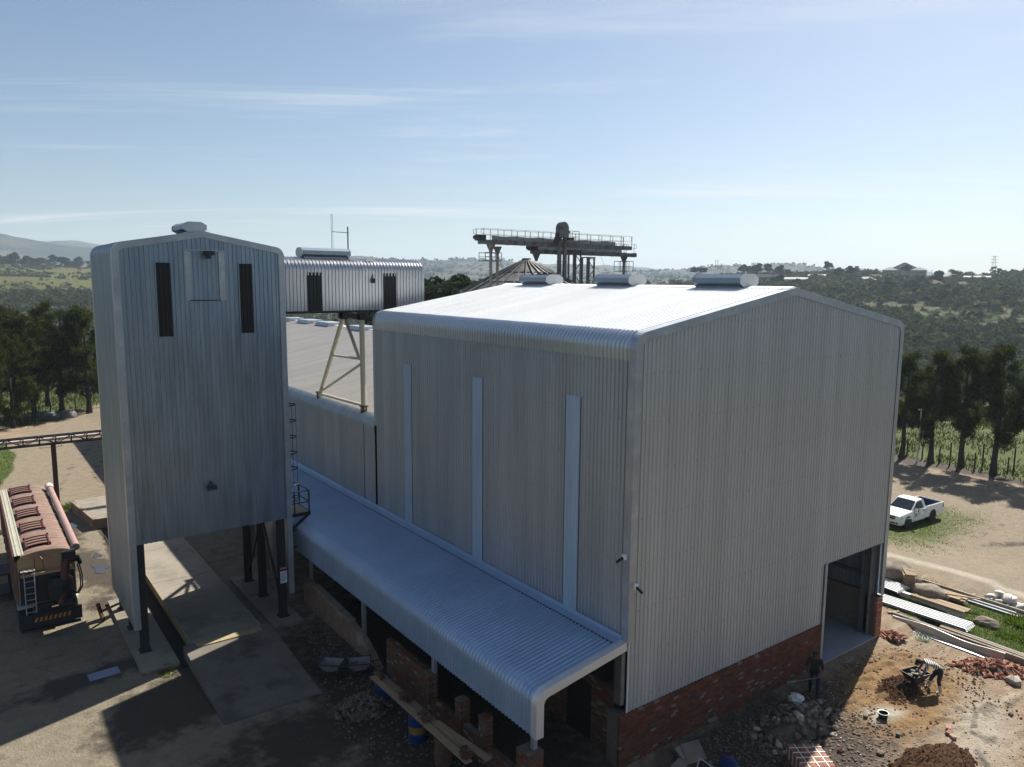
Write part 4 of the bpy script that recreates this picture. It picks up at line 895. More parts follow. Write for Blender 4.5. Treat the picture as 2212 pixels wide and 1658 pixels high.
ld.poly([(0.75, 0.3, 15.5), (0.75, 0.3, 17.4), (0.95, 0.3, 17.4), (0.95, 0.3, 15.5)], 0.02, 4)
ld.build('service_ladder', M_gantry, el)
pf = MB(); pf.box(0.45, 1.7, -0.6, 0.5, 18.55, 18.6)
for x in (0.5, 1.65):
    for y in (-0.55, 0.45): pf.beam((x, y, 18.6), (x, y, 19.65), 0.04)
for z in (19.1, 19.63): pf.poly([(0.5, -0.55, z), (1.65, -0.55, z), (1.65, 0.45, z)], 0.02, 5)
pf.build('head_platform', M_gantry, el)
def lattice(x0, x1, y, zt, label):
    s = thing('lattice_support', (x0, y, 0), label, 'support tower', 'lattice supports under the gantries'); w = x1 - x0
    for a in (0, w):
        for b in (0, 0.8): MB().beam((a, b, 0), (a, b, zt), 0.14).build('leg', M_gantry, s)
    br = MB(); z = zt - 0.2
    while z > 8:
        br.beam((0, 0, z), (w, 0, z), 0.08); br.beam((0, 0, z), (w, 0, z - 1.1), 0.06); br.beam((w, 0, z - 1.1), (0, 0, z - 2.2), 0.06); z -= 2.2
    br.build('bracing', M_gantry, s); MB().box(-0.1, w + 0.1, -0.1, 0.9, zt - 0.1, zt).build('head_plate', M_gantry, s); return s
lattice(36.55, 37.5, 45.0, 18.1, 'rust flecked lattice support just right of the bucket elevator')
lattice(38.1, 39.05, 44.6, 17.4, 'darker shorter lattice support with ladder-like bars, second from the elevator')
gw = thing('guy_wires', (24.5, 42.0, 17.0), 'thin steel guy wires running down from the gantry legs', 'wires')
for a, b in (((0.3, 0, 0.2), (5.0, 3.5, -5.5)), ((0.3, 0, 0.2), (3.6, 1.0, -5)), ((-1.2, 0, -0.2), (-14, 6, -8)), ((-1.2, 0, -0.6), (-15, 8, -9)), ((14.8, 2, 0.8), (19, 3, -6)), ((14.8, 2, -1.2), (18, 4, -7))):
    MB().tube(a, b, 0.012, n=4).build('wire', M_gantry, gw)
# ------------------------------------------------------------------ foliage
def leaf_mat(name, cols, trans=0.35, rough=0.6):
    m = bpy.data.materials.new(name); m.use_nodes = True; t = m.node_tree; t.nodes.clear()
    o = N(t, 'ShaderNodeOutputMaterial'); geo = N(t, 'ShaderNodeNewGeometry'); oi = N(t, 'ShaderNodeObjectInfo')
    cr = N(t, 'ShaderNodeValToRGB'); e = cr.color_ramp.elements
    while len(e) < len(cols): e.new(0.5)
    for k, (el, c) in enumerate(zip(e, cols)): el.position = k / max(1, len(cols) - 1); el.color = (*c, 1)
    t.links.new(mth('FRACT', mth('ADD', geo.outputs['Random Per Island'], oi.outputs['Random'], t), None, t), cr.inputs[0])
    d = N(t, 'ShaderNodeBsdfDiffuse', Roughness=0.5); tr = N(t, 'ShaderNodeBsdfTranslucent'); mx = N(t, 'ShaderNodeMixShader', Fac=trans)
    t.links.new(cr.outputs[0], d.inputs['Color']); t.links.new(cr.outputs[0], tr.inputs['Color'])
    t.links.new(d.outputs[0], mx.inputs[1]); t.links.new(tr.outputs[0], mx.inputs[2]); t.links.new(mx.outputs[0], o.inputs[0]); return m
M_needle = leaf_mat('needle_sprays', [(0.018, 0.026, 0.009), (0.032, 0.044, 0.012), (0.05, 0.062, 0.014), (0.085, 0.092, 0.02)])
M_needle2 = leaf_mat('yellowish_needles', [(0.016, 0.024, 0.008), (0.034, 0.046, 0.011), (0.06, 0.072, 0.016), (0.105, 0.11, 0.026)])
M_leafdark = leaf_mat('dark_broad_leaves', [(0.020, 0.032, 0.014), (0.03, 0.045, 0.017), (0.05, 0.062, 0.022)])
M_bushleaf = leaf_mat('bush_leaves', [(0.022, 0.030, 0.014), (0.036, 0.046, 0.02), (0.06, 0.068, 0.026), (0.115, 0.115, 0.042), (0.05, 0.058, 0.03), (0.09, 0.085, 0.03)], 0.3)
M_grassblade = leaf_mat('grass_blades', [(0.045, 0.092, 0.007), (0.066, 0.125, 0.011), (0.095, 0.15, 0.018), (0.12, 0.12, 0.032)], 0.45)
M_rankgrass = leaf_mat('rank_grass', [(0.020, 0.029, 0.005), (0.034, 0.045, 0.007), (0.060, 0.066, 0.010), (0.072, 0.060, 0.022)], 0.35)
M_bark = mat('bark', (0.045, 0.035, 0.028), 0.95, 0, 0.3, 3, 0.5, 10)
def blades_mesh(name, base, tip, width, m):
    """triangles from arrays: base (n,3), tip (n,3), half width vector (n,3)"""
    n = len(base); v = np.empty((n * 3, 3)); v[0::3] = base - width; v[1::3] = base + width; v[2::3] = tip
    me = bpy.data.meshes.new(name); me.vertices.add(n * 3); me.loops.add(n * 3); me.polygons.add(n)
    me.vertices.foreach_set('co', v.ravel()); me.loops.foreach_set('vertex_index', np.arange(n * 3)); me.polygons.foreach_set('loop_start', np.arange(0, n * 3, 3))
    me.update(calc_edges=True); me.materials.append(m); return me
def quads_mesh(name, c, a, b, m):
    n = len(c); v = np.empty((n * 4, 3)); v[0::4] = c - a - b; v[1::4] = c + a - b; v[2::4] = c + a + b; v[3::4] = c - a + b
    me = bpy.data.meshes.new(name); me.vertices.add(n * 4); me.loops.add(n * 4); me.polygons.add(n)
    me.vertices.foreach_set('co', v.ravel()); me.loops.foreach_set('vertex_index', np.arange(n * 4)); me.polygons.foreach_set('loop_start', np.arange(0, n * 4, 4))
    me.update(calc_edges=True); me.materials.append(m); return me
def unit(v): return v / np.maximum(np.linalg.norm(v, axis=1, keepdims=True), 1e-9)
def pine_meshes(h, spread, seed, m, low=0.18):
    r = np.random.default_rng(seed); tb = MB(); zs = np.linspace(0, h, 9); bend = r.normal(0, 0.12, (9, 2)).cumsum(0) * 0.35; bend[0] = 0
    rad = 0.21 * (1 - zs / h) ** 0.8 + 0.03
    for k in range(8): tb.tube((bend[k][0], bend[k][1], zs[k] - (0.4 if k == 0 else 0)), (bend[k + 1][0], bend[k + 1][1], zs[k + 1]), rad[k] * (1.5 if k == 0 else 1), rad[k + 1], 8, cap=False)
    B, T, Wd = [], [], []
    nb = 38
    for i in range(nb):
        f = low + (1 - low) * (i + r.random()) / nb; z0 = f * h; a = r.random() * 6.283
        ln = spread * (0.45 + 0.75 * math.sin(min(1, (1 - f) / 0.62) * 1.57)) * r.uniform(0.6, 1.15) * (0.55 if f < low + 0.12 else 1)
        rise = r.uniform(0.25, 0.75); k = np.clip(f * 8, 0, 7.99); kk = int(k); bx, by = bend[kk] * (1 - k + kk) + bend[kk + 1] * (k - kk)
        p0 = np.array([bx, by, z0]); d = np.array([math.cos(a), math.sin(a), rise]); p1 = p0 + d * ln
        tb.tube(p0, p1, 0.05 * (1.2 - f), 0.012, 5, cap=False)
        nc = int(5 + ln * 4.5)
        for q in range(nc):
            s = r.uniform(0.22, 1.0) ** 0.75; c = p0 + (p1 - p0) * s + r.normal(0, 0.16, 3); n = 22
            dirs = unit(r.normal(0, 1, (n, 3)) + d * 0.8 + np.array([0, 0, 0.9])); b = c + r.normal(0, 0.15, (n, 3)); lg = r.uniform(0.28, 0.62, (n, 1))
            B.append(b); T.append(b + dirs * lg); Wd.append(unit(np.cross(dirs, r.normal(0, 1, (n, 3)))) * r.uniform(0.022, 0.05, (n, 1)))
    return tb.mesh('trunk', M_bark), blades_mesh('crown', np.concatenate(B), np.concatenate(T), np.concatenate(Wd), m)
def broad_meshes(h, spread, seed, m, flat=0.75, n_leaf=5200, stem=0.35):
    r = np.random.default_rng(seed); tb = MB(); tb.tube((0, 0, -0.5), (0.1, 0, h * stem), 0.035 * h, 0.024 * h, 8, cap=False)
    C, A, Bv = [], [], []; lobes = []
    for i in range(12):
        a = r.random() * 6.283; q = math.sqrt(r.random()) * spread * 0.72; zz = h * (stem + 0.12 + (1 - stem - 0.25) * r.random() * (1 - 0.45 * (q / spread) ** 2)); lobes.append((q * math.cos(a), q * math.sin(a), zz, spread * r.uniform(0.26, 0.46)))
        tb.tube((0.1, 0, h * stem * r.uniform(0.75, 1)), lobes[-1][:3], 0.012 * h, 0.003 * h, 5, cap=False)
    for (x, y, z, R_) in lobes:
        n = n_leaf // 12; d = unit(r.normal(0, 1, (n, 3))); d[:, 2] = np.where(d[:, 2] < -0.3, -d[:, 2], d[:, 2])
        c = np.array([x, y, z]) + d * R_ * r.uniform(0.55, 1.05, (n, 1)) * np.array([1, 1, flat]); t1 = unit(np.cross(d + r.normal(0, .5, (n, 3)), r.normal(0, 1, (n, 3)))); t2 = unit(np.cross(d + r.normal(0, .6, (n, 3)), t1))
        s = r.uniform(0.014, 0.03, (n, 1)) * h; C.append(c); A.append(t1 * s); Bv.append(t2 * s * 0.6)
    return tb.mesh('trunk', M_bark), quads_mesh('crown', np.concatenate(C), np.concatenate(A), np.concatenate(Bv), m)
def plant(name, meshes, loc, s, rz, label, cat='tree', group=None, sz=1.0):
    t = thing(name, loc, label, cat, group, rz); t.scale = (s, s, s * sz); link('trunk', meshes[0], t); link('crown', meshes[1], t); return t
pines = [pine_meshes(10, 2.0, 1, M_needle, 0.22), pine_meshes(10, 1.8, 2, M_needle, 0.27), pine_meshes(10, 2.6, 3, M_needle2, 0.08), pine_meshes(10, 2.2, 4, M_needle2, 0.15)]
for i, (x, y, k, s, rz, lb) in enumerate((
    (49.2, 16.15, 1, 0.94, 0.2, 'slim dark pine nearest the shed edge, first of the row beyond the parked pickup'),
    (49.3, 13.75, 0, 0.98, 1.3, 'dark pine just right of the lamp post, second of the row'),
    (49.9, 11.57, 1, 1.02, 2.9, 'dark pine with a lopsided crown, third of the row'),
    (49.75, 9.14, 0, 1.05, 4.1, 'wide dark pine with long side limbs, fourth of the row'),
    (50.4, 6.6, 0, 1.02, 5.2, 'pine cut by the picture edge at the right end of the row'),
    (48.6, 19.5, 1, 0.9, 3.3, 'pine mostly hidden behind the shed at the start of the row'))):
    plant('pine_tree', pines[k], put(x, y, -0.05), s, rz, lb, group='pines along the fence')
for i, (x, y, k, s, rz, lb) in enumerate((
    (-14.3, 70.5, 2, 0.98, 0.5, 'bright green feathery pine at the left picture edge'),
    (-11.8, 74.0, 2, 0.86, 2.1, 'low branching pine with feathery tips beside the grass verge'),
    (-9.6, 78.5, 3, 1.05, 1.0, 'dense dark pine behind the feathery ones left of the tower'),
    (-6.9, 80.2, 3, 1.08, 4.0, 'dark pine with a bare lower trunk above the stored sacks'),
    (-4.4, 79.2, 3, 1.12, 5.4, 'tallest dark pine beside the tower edge'),
    (-1.8, 82.5, 0, 1.05, 2.6, 'pine half hidden behind the loading tower'),
    (-13.4, 80.5, 3, 1.12, 3.7, 'tall pine standing behind the bright feathery one'),
    (-17.4, 77.0, 2, 1.0, 4.6, 'pine beyond the left picture edge with overhanging tips'),
    (-10.9, 84.5, 3, 1.1, 0.8, 'dark pine in the back row between the low branching and dense pines'), (-7.6, 87.0, 3, 1.15, 2.2, 'back row pine behind the one with the bare lower trunk'))):
    plant('pine_tree', pines[k], (x, y, gz(x, y) - 0.1), s, rz, lb, group='pines left of the tower')
broads = [broad_meshes(12, 4.6, 11, M_leafdark, 0.8), broad_meshes(12, 3.8, 12, M_leafdark, 0.9), broad_meshes(12, 6.0, 13, M_leafdark, 0.45, 4200, 0.55), broad_meshes(9, 6.0, 14, M_leafdark, 0.8, 2600, 0.06), broad_meshes(10, 5.0, 15, M_bushleaf, 0.9, 2600, 0.08)]
for (x, y, k, s, rz, lb) in ((33, 66, 0, 1.42, 0.3, 'round dark tree just right of the conveyor gallery'), (38, 70, 1, 1.42, 1.7, 'dark bushy tree second from the conveyor gallery'), (44, 74, 0, 1.40, 2.4, 'broad dark tree midway between gallery and silo'),
    (41, 63, 1, 1.32, 3.9, 'rounded dark tree close to the left gantry spout'), (29, 72, 0, 1.05, 5.0, 'dark tree behind the gallery end'), (22, 74, 1, 0.9, 0.9, 'green tree showing under the gallery floor'), (27, 80, 0, 0.8, 3.1, 'low tree under the gallery floor, farther back')):
    plant('broadleaf_tree', broads[k], (x, y, gz(x, y) - 0.2), s, rz, lb, group='dark trees behind the store shed')
def polar(az, r): a = R(az); return TC[0] + r * math.sin(a), TC[1] + r * math.cos(a)
rr = np.random.default_rng(5)
for i in range(58):
    az = rr.uniform(44.5, 71); r_ = rr.uniform(560, 760) if i % 3 else rr.uniform(420, 560); x, y = polar(az, r_); k = int(rr.choice([0, 1, 3, 4, 4, 3]))
    plant('hill_tree', broads[k], (x, y, gz(x, y) - 0.5), rr.uniform(0.6, 1.15) * (1.15 if k == 2 else 1), rr.uniform(0, 6.28), 'dark tree standing along the crest of the wooded hill', group='trees on the hill crest')
for i, (az, r_, k, s) in enumerate(((51.3, 640, 2, 1.35), (55.6, 650, 0, 1.25), (56.4, 660, 1, 1.15), (60.5, 700, 0, 1.1))):
    x, y = polar(az, r_); plant('hill_tree', broads[k], (x, y, gz(x, y) - 0.5), s, i * 1.7, ('tall open crowned tree standing clear on the skyline above the sheds', 'rounded dense skyline tree right of the tall open one', 'airy skyline tree next to the dense rounded one', 'flat topped skyline tree left of the big hall')[i], group='single skyline trees')
for i in range(110):
    az = rr.uniform(-1, 15); r_ = rr.uniform(915, 985); x, y = polar(az, r_)
    plant('hill_tree', broads[int(rr.choice([3, 4, 3, 4, 0]))], (x, y, gz(x, y) - 0.5), rr.uniform(0.8, 1.35), rr.uniform(0, 6.28), 'dark tree in the belt along the top of the green field', group='tree belt above the field')
# bush on the slopes: thousands of shrubs nobody could count
def scatter(name, n, az0, az1, r0, r1, smin, smax, k, seed, keep=None, m=None, lift=0.35):
    r = np.random.default_rng(seed); az = np.radians(r.uniform(az0, az1, n)); rad = np.sqrt(r.uniform(r0 ** 2, r1 ** 2, n)); x = TC[0] + rad * np.sin(az); y = TC[1] + rad * np.cos(az)
    if keep is not None: s = keep(x, y, r); x = x[s]; y = y[s]; n = len(x)
    z = G(x, y); size = r.uniform(smin, smax, n) * (0.75 + 0.6 * (fbm(x / 40, y / 40, 3, 77) + 0.5))
    d = unit(r.normal(0, 1, (n * k, 3))); d[:, 2] = np.abs(d[:, 2]); S = np.repeat(size, k)[:, None]; c0 = np.repeat(np.stack([x, y, z + size * lift * 0.3], 1), k, 0)
    lump = np.repeat(r.uniform(0.65, 1.25, (n, 3)), k, 0)
    c = c0 + d * S * r.uniform(0.6, 1.05, (n * k, 1)) * lump * np.array([1, 1, 0.85]); t1 = unit(np.cross(d + r.normal(0, .45, d.shape), r.normal(0, 1, d.shape))); t2 = unit(np.cross(d + r.normal(0, .55, d.shape), t1))
    q = S * r.uniform(0.16, 0.34, (n * k, 1)); me = quads_mesh(name, c, t1 * q, t2 * q * 0.75, m or M_bushleaf)
    o = link(name, me); tag(o, kind='stuff'); return o
def bushy(x, y, r): return (fbm(x / 60, y / 60, 3, 51) + 0.55 * fbm(x / 16, y / 16, 3, 52) + 0.5 > 0.36 + 0.10 * r.random(len(x))) & (field_mask(x, y) < 0.3 + 0.35 * (r.random(len(x)) < 0.25))
def thin(x, y, r): return (fbm(x / 30, y / 30, 3, 61) + 0.5 > 0.45) & (field_mask(x, y) > 0.4)
scatter('hillside_bush', 6400, 44, 79, 92, 330, 0.9, 2.6, 26, 101, bushy)
scatter('far_hillside_bush', 7600, 40, 79, 330, 720, 1.6, 4.0, 22, 102, bushy)
scatter('valley_bush', 6200, -4, 20, 92, 420, 0.8, 2.6, 20, 103, bushy)
scatter('far_valley_bush', 4200, -4, 20, 400, 640, 1.6, 3.4, 20, 104, bushy)
scatter('field_shrubs', 2600, -4, 14, 560, 925, 0.6, 2.2, 14, 105, thin)
scatter('scrub_behind_pines', 2300, 46, 86, 50, 105, 0.4, 1.2, 46, 110, lambda x, y, r: (x > 58.5) & (r.random(len(x)) < 0.8))
scatter('middle_bush', 3400, 18, 46, 75, 700, 1.4, 4.0, 22, 106, bushy)
scatter('distant_bush', 3600, -6, 76, 950, 2300, 3.0, 8.0, 14, 107, bushy, M_leafdark)
scatter('crop_rows', 2200, 56, 79, 190, 430, 0.8, 1.5, 14, 108, lambda x, y, r: fbm(x / 30, y / 30, 3, 88) > 0.0, leaf_mat('crop_leaves', [(0.07, 0.10, 0.03), (0.10, 0.13, 0.05), (0.13, 0.15, 0.07)], 0.3))
def blades(name, x, y, h0, h1, w, m, seed=3, z=None):
    r = np.random.default_rng(seed); n = len(x); b = np.stack([x, y, (G(x, y) if z is None else z) - 0.01], 1); d = unit(np.stack([r.normal(0, .5, n), r.normal(0, .5, n), np.ones(n)], 1))
    o = link(name, blades_mesh(name, b, b + d * r.uniform(h0, h1, (n, 1)), unit(np.cross(d, r.normal(0, 1, (n, 3)))) * w, m)); tag(o, kind='stuff'); return o
def pts_in(n, x0, x1, y0, y1, f, seed=1):
    r = np.random.default_rng(seed); x = r.uniform(x0, x1, n); y = r.uniform(y0, y1, n); k = f(x, y) + r.uniform(-0.25, 0.25, n) > 0.5; return x[k], y[k]
gm = lambda x, y: yard_masks(x, y)['grass'] + 0.5 * fbm(x / 0.8, y / 0.8, 3, 19)
x, y = pts_in(26000, 17.6, 23.6, -9, 5.5, gm, 2); blades('verge_grass', x, y, 0.06, 0.20, 0.012, M_grassblade)
x, y = pts_in(24000, 27, 46, 3.5, 13, gm, 4); blades('island_grass', x, y, 0.04, 0.11, 0.02, M_grassblade)
x, y = pts_in(14000, -26, -12, 46, 72, gm, 5); blades('left_grass', x, y, 0.05, 0.16, 0.03, M_grassblade)
x, y = pts_in(52000, 55, 110, -16, 46, lambda x, y: 0.62 + 1.6 * fbm(x / 3.0, y / 3.0, 3, 71), 6); blades('rank_grass', x, y, 0.15, 0.7, 0.05, M_rankgrass)
x, y = pts_in(22000, -24, 14, 70, 112, lambda x, y: smoothstep(64, 70, y + x * 0.6) * smoothstep(6.5, 9, seg_dist(x, y, [(-10, 37), (-9, 50), (-5.5, 66), (2, 78), (16, 88)])), 7); blades('verge_weeds', x, y, 0.08, 0.45, 0.045, M_rankgrass)
def tuft(name, x, y, r_, h, n, m, label, z=None, group=None):
    q = np.random.default_rng(int(abs(x * 13 + y * 7)) + 1); a = q.random(n) * 6.283; d = np.sqrt(q.random(n)) * r_; base = np.stack([d * np.cos(a), d * np.sin(a), np.full(n, -0.02)], 1)
    dirs = unit(np.stack([np.cos(a) * d / r_ * 0.9 + q.normal(0, .25, n), np.sin(a) * d / r_ * 0.9 + q.normal(0, .25, n), np.ones(n)], 1))
    o = link(name, blades_mesh(name, base, base + dirs * (h * q.uniform(0.5, 1.1, (n, 1))), unit(np.cross(dirs, q.normal(0, 1, (n, 3)))) * 0.02, m), None, (x, y, gz(x, y) if z is None else z)); return tag(o, label, 'plant', group)
# ================================================================== left yard
deck = thing('weighbridge_deck', (-9.0, 15.1, 0), 'pale concrete drive-through deck with ramp under the loading tower', 'deck')
for k in range(8):
    y0 = k * 2.45; MB().box(0, 2.7, y0 + 0.006, y0 + 2.444, -0.2, 0.40 + 0.004 * (k % 2)).build('deck_slab', M_concrete, deck)
ed = MB(); ed.box(-0.06, -0.004, 0, 19.6, 0.1, 0.41); ed.build('yellow_edge', mat('worn_yellow_edge', (0.26, 0.205, 0.12), 0.8, 0, 0.3, 3, c2=(0.25, 0.22, 0.18), c2s=2), deck)
ed = MB(); ed.box(2.704, 2.76, 0, 19.6, 0.1, 0.41); ed.build('yellow_edge', MATS['worn_yellow_edge'], deck)
MB().box(0.1, 2.65, -0.42, -0.02, 0.33, 0.402).build('yellow_stripe', mat('yellow_line', (0.29, 0.235, 0.125), 0.8, 0, 0.3, 4, c2=(0.23, 0.20, 0.15), c2s=1.4), deck)
rp = MB(); rp.add([(-0.35, 0.0, -0.2), (3.1, 0.0, -0.2), (3.1, -5.6, -0.2), (-0.35, -5.6, -0.2), (-0.35, -0.006, 0.395), (3.1, -0.006, 0.395), (3.1, -5.6, -0.09), (-0.35, -5.6, -0.09)],
                  [(0,3,2,1),(4,5,6,7),(0,1,5,4),(1,2,6,5),(2,3,7,6),(3,0,4,7)]); rp.build('ramp', mat('dark_ramp_concrete', (0.13, 0.116, 0.097), 0.85, 0, 0.2, 1.0, 0.2, 20, c2=(0.07, 0.063, 0.054), c2s=0.6), deck)
pth = thing('leg_plinth', (-10.95, 14.6, -0.12), 'long narrow concrete plinth under the left tower legs', 'plinth')
MB().box(0, 1.35, 0.0, 7.9, -0.2, 0.14).build('slab', M_concrete, pth)
MB().box(0.02, 1.33, -0.05, -0.002, -0.2, 0.06).build('broken_edge', M_plaster, pth)
MB().poly([(0.75, 0.1, 0.16), (0.98, 0.05, 0.16), (0.98, 0.0, 0.1), (1.0, -0.04, -0.3)], 0.015, 5).build('earth_wire', M_rust, pth)
pt2 = thing('leg_plinth', (-5.6, 15.4, -0.12), 'concrete plinth under the right tower legs by the stop sign', 'plinth')
MB().box(0, 1.3, 0, 6.6, -0.2, 0.14).build('slab', M_concrete, pt2)
o = MB().cbox((0, 0, 0), (1.05, 0.62, 0.012)); o = o.build('steel_plate', mat('blue_grey_plate', (0.16, 0.17, 0.26), 0.35, 0.4, 0.1, 2)); o.location = (-12.1, 15.55, -0.10); o.rotation_euler = (0, 0, 0.05); tag(o, 'flat blue-grey steel plate lying in the shaded yard', 'plate')
sp = thing('guard_post', (-11.4, 20.6, -0.1), 'short rusty guard post with a side rail beside the tower wall', 'post')
MB().beam((0, 0, 0), (-0.15, 0.25, 0.75), 0.12, 0.12).build('post', M_rust, sp); MB().beam((-0.05, 0.1, 0.4), (0.7, 0.45, 0.45), 0.08, 0.08).build('rail', M_rust, sp)
o = MB().box(-9.62, -9.07, 14.3, 33.0, -0.3, -0.085).build('drawn_shade_strip', mat('black_shade', (0.018, 0.016, 0.014), 0.9, 0, 0.3, 3)); tag(o, 'dark shade strip added between plinth and deck', 'drawn_shade')  # dark strip added to paint the shade of the gap, no real channel
# loading dock behind the tower
dk = thing('loading_dock', (-9.7, 34.6, -0.12), 'low concrete loading dock with brown retaining wall behind the tower', 'dock')
MB().prism([(-0.02, 0, 0), (4.0, 0, 0), (4.0, 5.2, 0), (-0.66, 5.2, 0), (-0.62, 4.8, 0)], (0, 0, 0.62)).build('dock_body', M_concrete, dk)
w = MB(); w.prism([(-0.03, -0.02, -0.1), (-0.63, 4.8, -0.1), (-0.82, 4.8, -0.1), (-0.23, -0.05, -0.1)], (0, 0, 0.74)); w.build('retaining_wall', M_plaster, dk)
tuft('grass_tuft', -10.35, 40.3, 0.6, 0.45, 500, M_grassblade, 'bright green grass tuft at the end of the loading dock')
tuft('grass_tuft', -10.15, 14.2, 0.3, 0.16, 160, M_grassblade, 'small grass tuft at the foot of the broken plinth')
# pipe bridge
pb = thing('pipe_bridge', (-11.36, 38.48, 0), 'dark steel truss carrying a pale pipe across the left road', 'pipe bridge')
MB().beam((0, 0, -0.1), (0, 0, 4.6), 0.24, 0.24).build('post', mat('red_oxide_post', (0.07, 0.03, 0.025), 0.6, 0.1, 0.25, 3), pb)
MB().beam((0.14, 0, 0.0), (0.14, 0, 4.6), 0.03, 0.03).build('conduit', M_trim, pb)
x0, x1 = -7.5, 8.2
for yy in (-0.22, 0.22):
    for z in (4.62, 5.12): MB().beam((x0, yy, z), (x1, yy, z), 0.07, 0.07).build('chord', M_darksteel, pb)
wb = MB()
for k in range(int((x1 - x0) / 0.85) + 1):
    x = x0 + k * 0.85
    for yy in (-0.22, 0.22):
        wb.beam((x, yy, 4.62), (x, yy, 5.12), 0.055); wb.beam((x, yy, 4.62 if k % 2 else 5.12), (x + 0.85, yy, 5.12 if k % 2 else 4.62), 0.045)
    wb.beam((x, -0.22, 5.12), (x, 0.22, 5.12), 0.05)
tag(wb.build('web_bars', M_darksteel, pb), kind='stuff')
MB().tube((x0 - 0.5, 0, 4.92), (x1, 0, 4.92), 0.10, n=10).build('pipe', mat('pink_white_pipe', (0.5, 0.42, 0.38), 0.6, 0, 0.15, 2), pb)
MB().poly([(-0.7, 0, 4.5), (-0.7, 0, 4.4), (0.45, 0, 4.4), (0.45, 0, 4.5)], 0.015, 4).build('hanger', M_trim, pb)

# ---------------------------------------------------------------- feed trailer
M_ox = mat('faded_oxide_red', (0.20, 0.13, 0.103), 0.8, 0.0, 0.22, 1.5, c2=(0.17, 0.125, 0.095), c2s=0.9, spec=0.15)
M_oxd = mat('dark_oxide_red', (0.10, 0.03, 0.028), 0.5, 0.1, 0.25, 3)
M_tan = mat('tan_end_paint', (0.40, 0.27, 0.15), 0.6, 0, 0.12, 2, c2=(0.30, 0.19, 0.11), c2s=1.2)
tl = thing('feed_trailer', (-13.32, 20.35, gz(-13.3, 26)), 'faded red bulk feed trailer with five roof hatches and side auger', 'trailer')
hw = 1.05; zb, zs, zt = 1.15, 3.15, 3.52
def barrel(y): return [(-hw, y, zb + 0.3), (-hw, y, zs)] + [(hw * math.sin(a), y, zs + (zt - zs) * math.cos(a) ** 0.9) for a in np.linspace(-1.3, 1.3, 13)] + [(hw, y, zs), (hw, y, zb + 0.3), (0.45, y, zb), (-0.45, y, zb)]
B0, B1 = 0.75, 13.1
bd = MB().prism(barrel(B0), (0, B1 - B0, 0)).build('tank_body', M_ox, tl)
MB().prism([(x * 0.99, y - 0.015, z - 0.02) for x, y, z in barrel(B0)], (0, 0.012, 0)).build('rear_head', M_tan, bd)
for k in range(9):
    y = B0 + 0.3 + k * 1.42
    MB().poly([(hw * 1.008 * math.sin(a), y, zs + 0.012 + (zt - zs) * math.cos(a) ** 0.9) for a in np.linspace(-1.0, 1.3, 12)], 0.02, 5).build('weld_band', mat('pale_band', (0.6, 0.5, 0.45), 0.5) if k == 0 else MATS['pale_band'], bd)
# five hatches
def hatch(y):
    xs = np.linspace(-0.62, 0.22, 7); f = lambda x: zs + (zt - zs) * math.sqrt(max(0, 1 - (x / hw) ** 2)) ** 0.9
    h_ = MB().grid([[(x, y, f(x) + 0.07) for x in xs], [(x, y + 1.15, f(x) + 0.07) for x in xs]]).build('hatch', M_ox, tl)
    fr = MB()
    for yy in (y, y + 0.38, y + 0.77, y + 1.15): fr.poly([(x, yy, f(x) + 0.10) for x in xs], 0.028, 5)
    for x in (xs[0], xs[-1]): fr.tube((x, y - 0.05, f(x) + 0.08), (x, y + 1.2, f(x) + 0.08), 0.04, n=6)
    for x in (xs[0] - .02, xs[-1] + .02): fr.cbox((x, y + 1.2, f(x) + 0.1), (0.08, 0.08, 0.12)); fr.cbox((x, y - 0.05, f(x) + 0.05), (0.08, 0.08, 0.14))
    fr.build('hatch_frame', M_oxd, h_); return h_
for k in range(5): hatch(B0 + 0.7 + k * 2.45)
# ribbed walkway on the left edge
wk = rib_sheet(MB(), (-1.12, B0 - 0.1, zs + 0.33), (1, 0, 0), [((0, 0, 0), (0, 0, 1)), ((0, B1 - B0 - 0.2, 0), (0, 0, 1))], n=2, h=0.02).build('walkway', mat('walkway_plate', (0.36, 0.35, 0.27), 0.6, 0.2, 0.1, 2), tl)
MB().box(-1.16, -1.1, B0 - 0.1, B1, zs + 0.08, zs + 0.33).build('walkway_rail', M_oxd, tl)
MB().box(-1.13, -1.07, B0, B1, 1.3, zs + 0.05).build('side_panel', M_ox, tl)
for k in range(10): MB().box(-1.17, -1.13, B0 + 0.2 + k * 1.3, B0 + 0.28 + k * 1.3, 1.3, zs + 0.05).build('side_rib', M_ox, tl)
# chassis, bumper, wheels
ch = MB(); ch.box(-0.5, -0.38, 0.1, 12.6, 0.85, 1.15); ch.box(0.38, 0.5, 0.1, 12.6, 0.85, 1.15)
for y in (0.2, 3, 6, 9, 12): ch.box(-0.5, 0.5, y, y + 0.15, 0.9, 1.1)
ch.build('chassis', M_darksteel, tl)
bp = MB().box(-1.15, 1.12, -0.02, 0.12, 0.50, 1.05).build('rear_bumper', M_darksteel, tl)
MB().box(-1.1, 1.05, -0.10, 0.05, 0.38, 0.46).build('under_run_bar', M_darksteel, tl)
cm = mat('chevron_orange', (0.50, 0.18, 0.03), 0.5)
for k in range(8):
    x = -0.62 + k * 0.17; MB().prism([(x, -0.028, 0.72), (x + 0.09, -0.028, 0.72), (x + 0.15, -0.028, 0.90), (x + 0.06, -0.028, 0.90)], (0, 0.006, 0)).build('chevron', cm, bp)
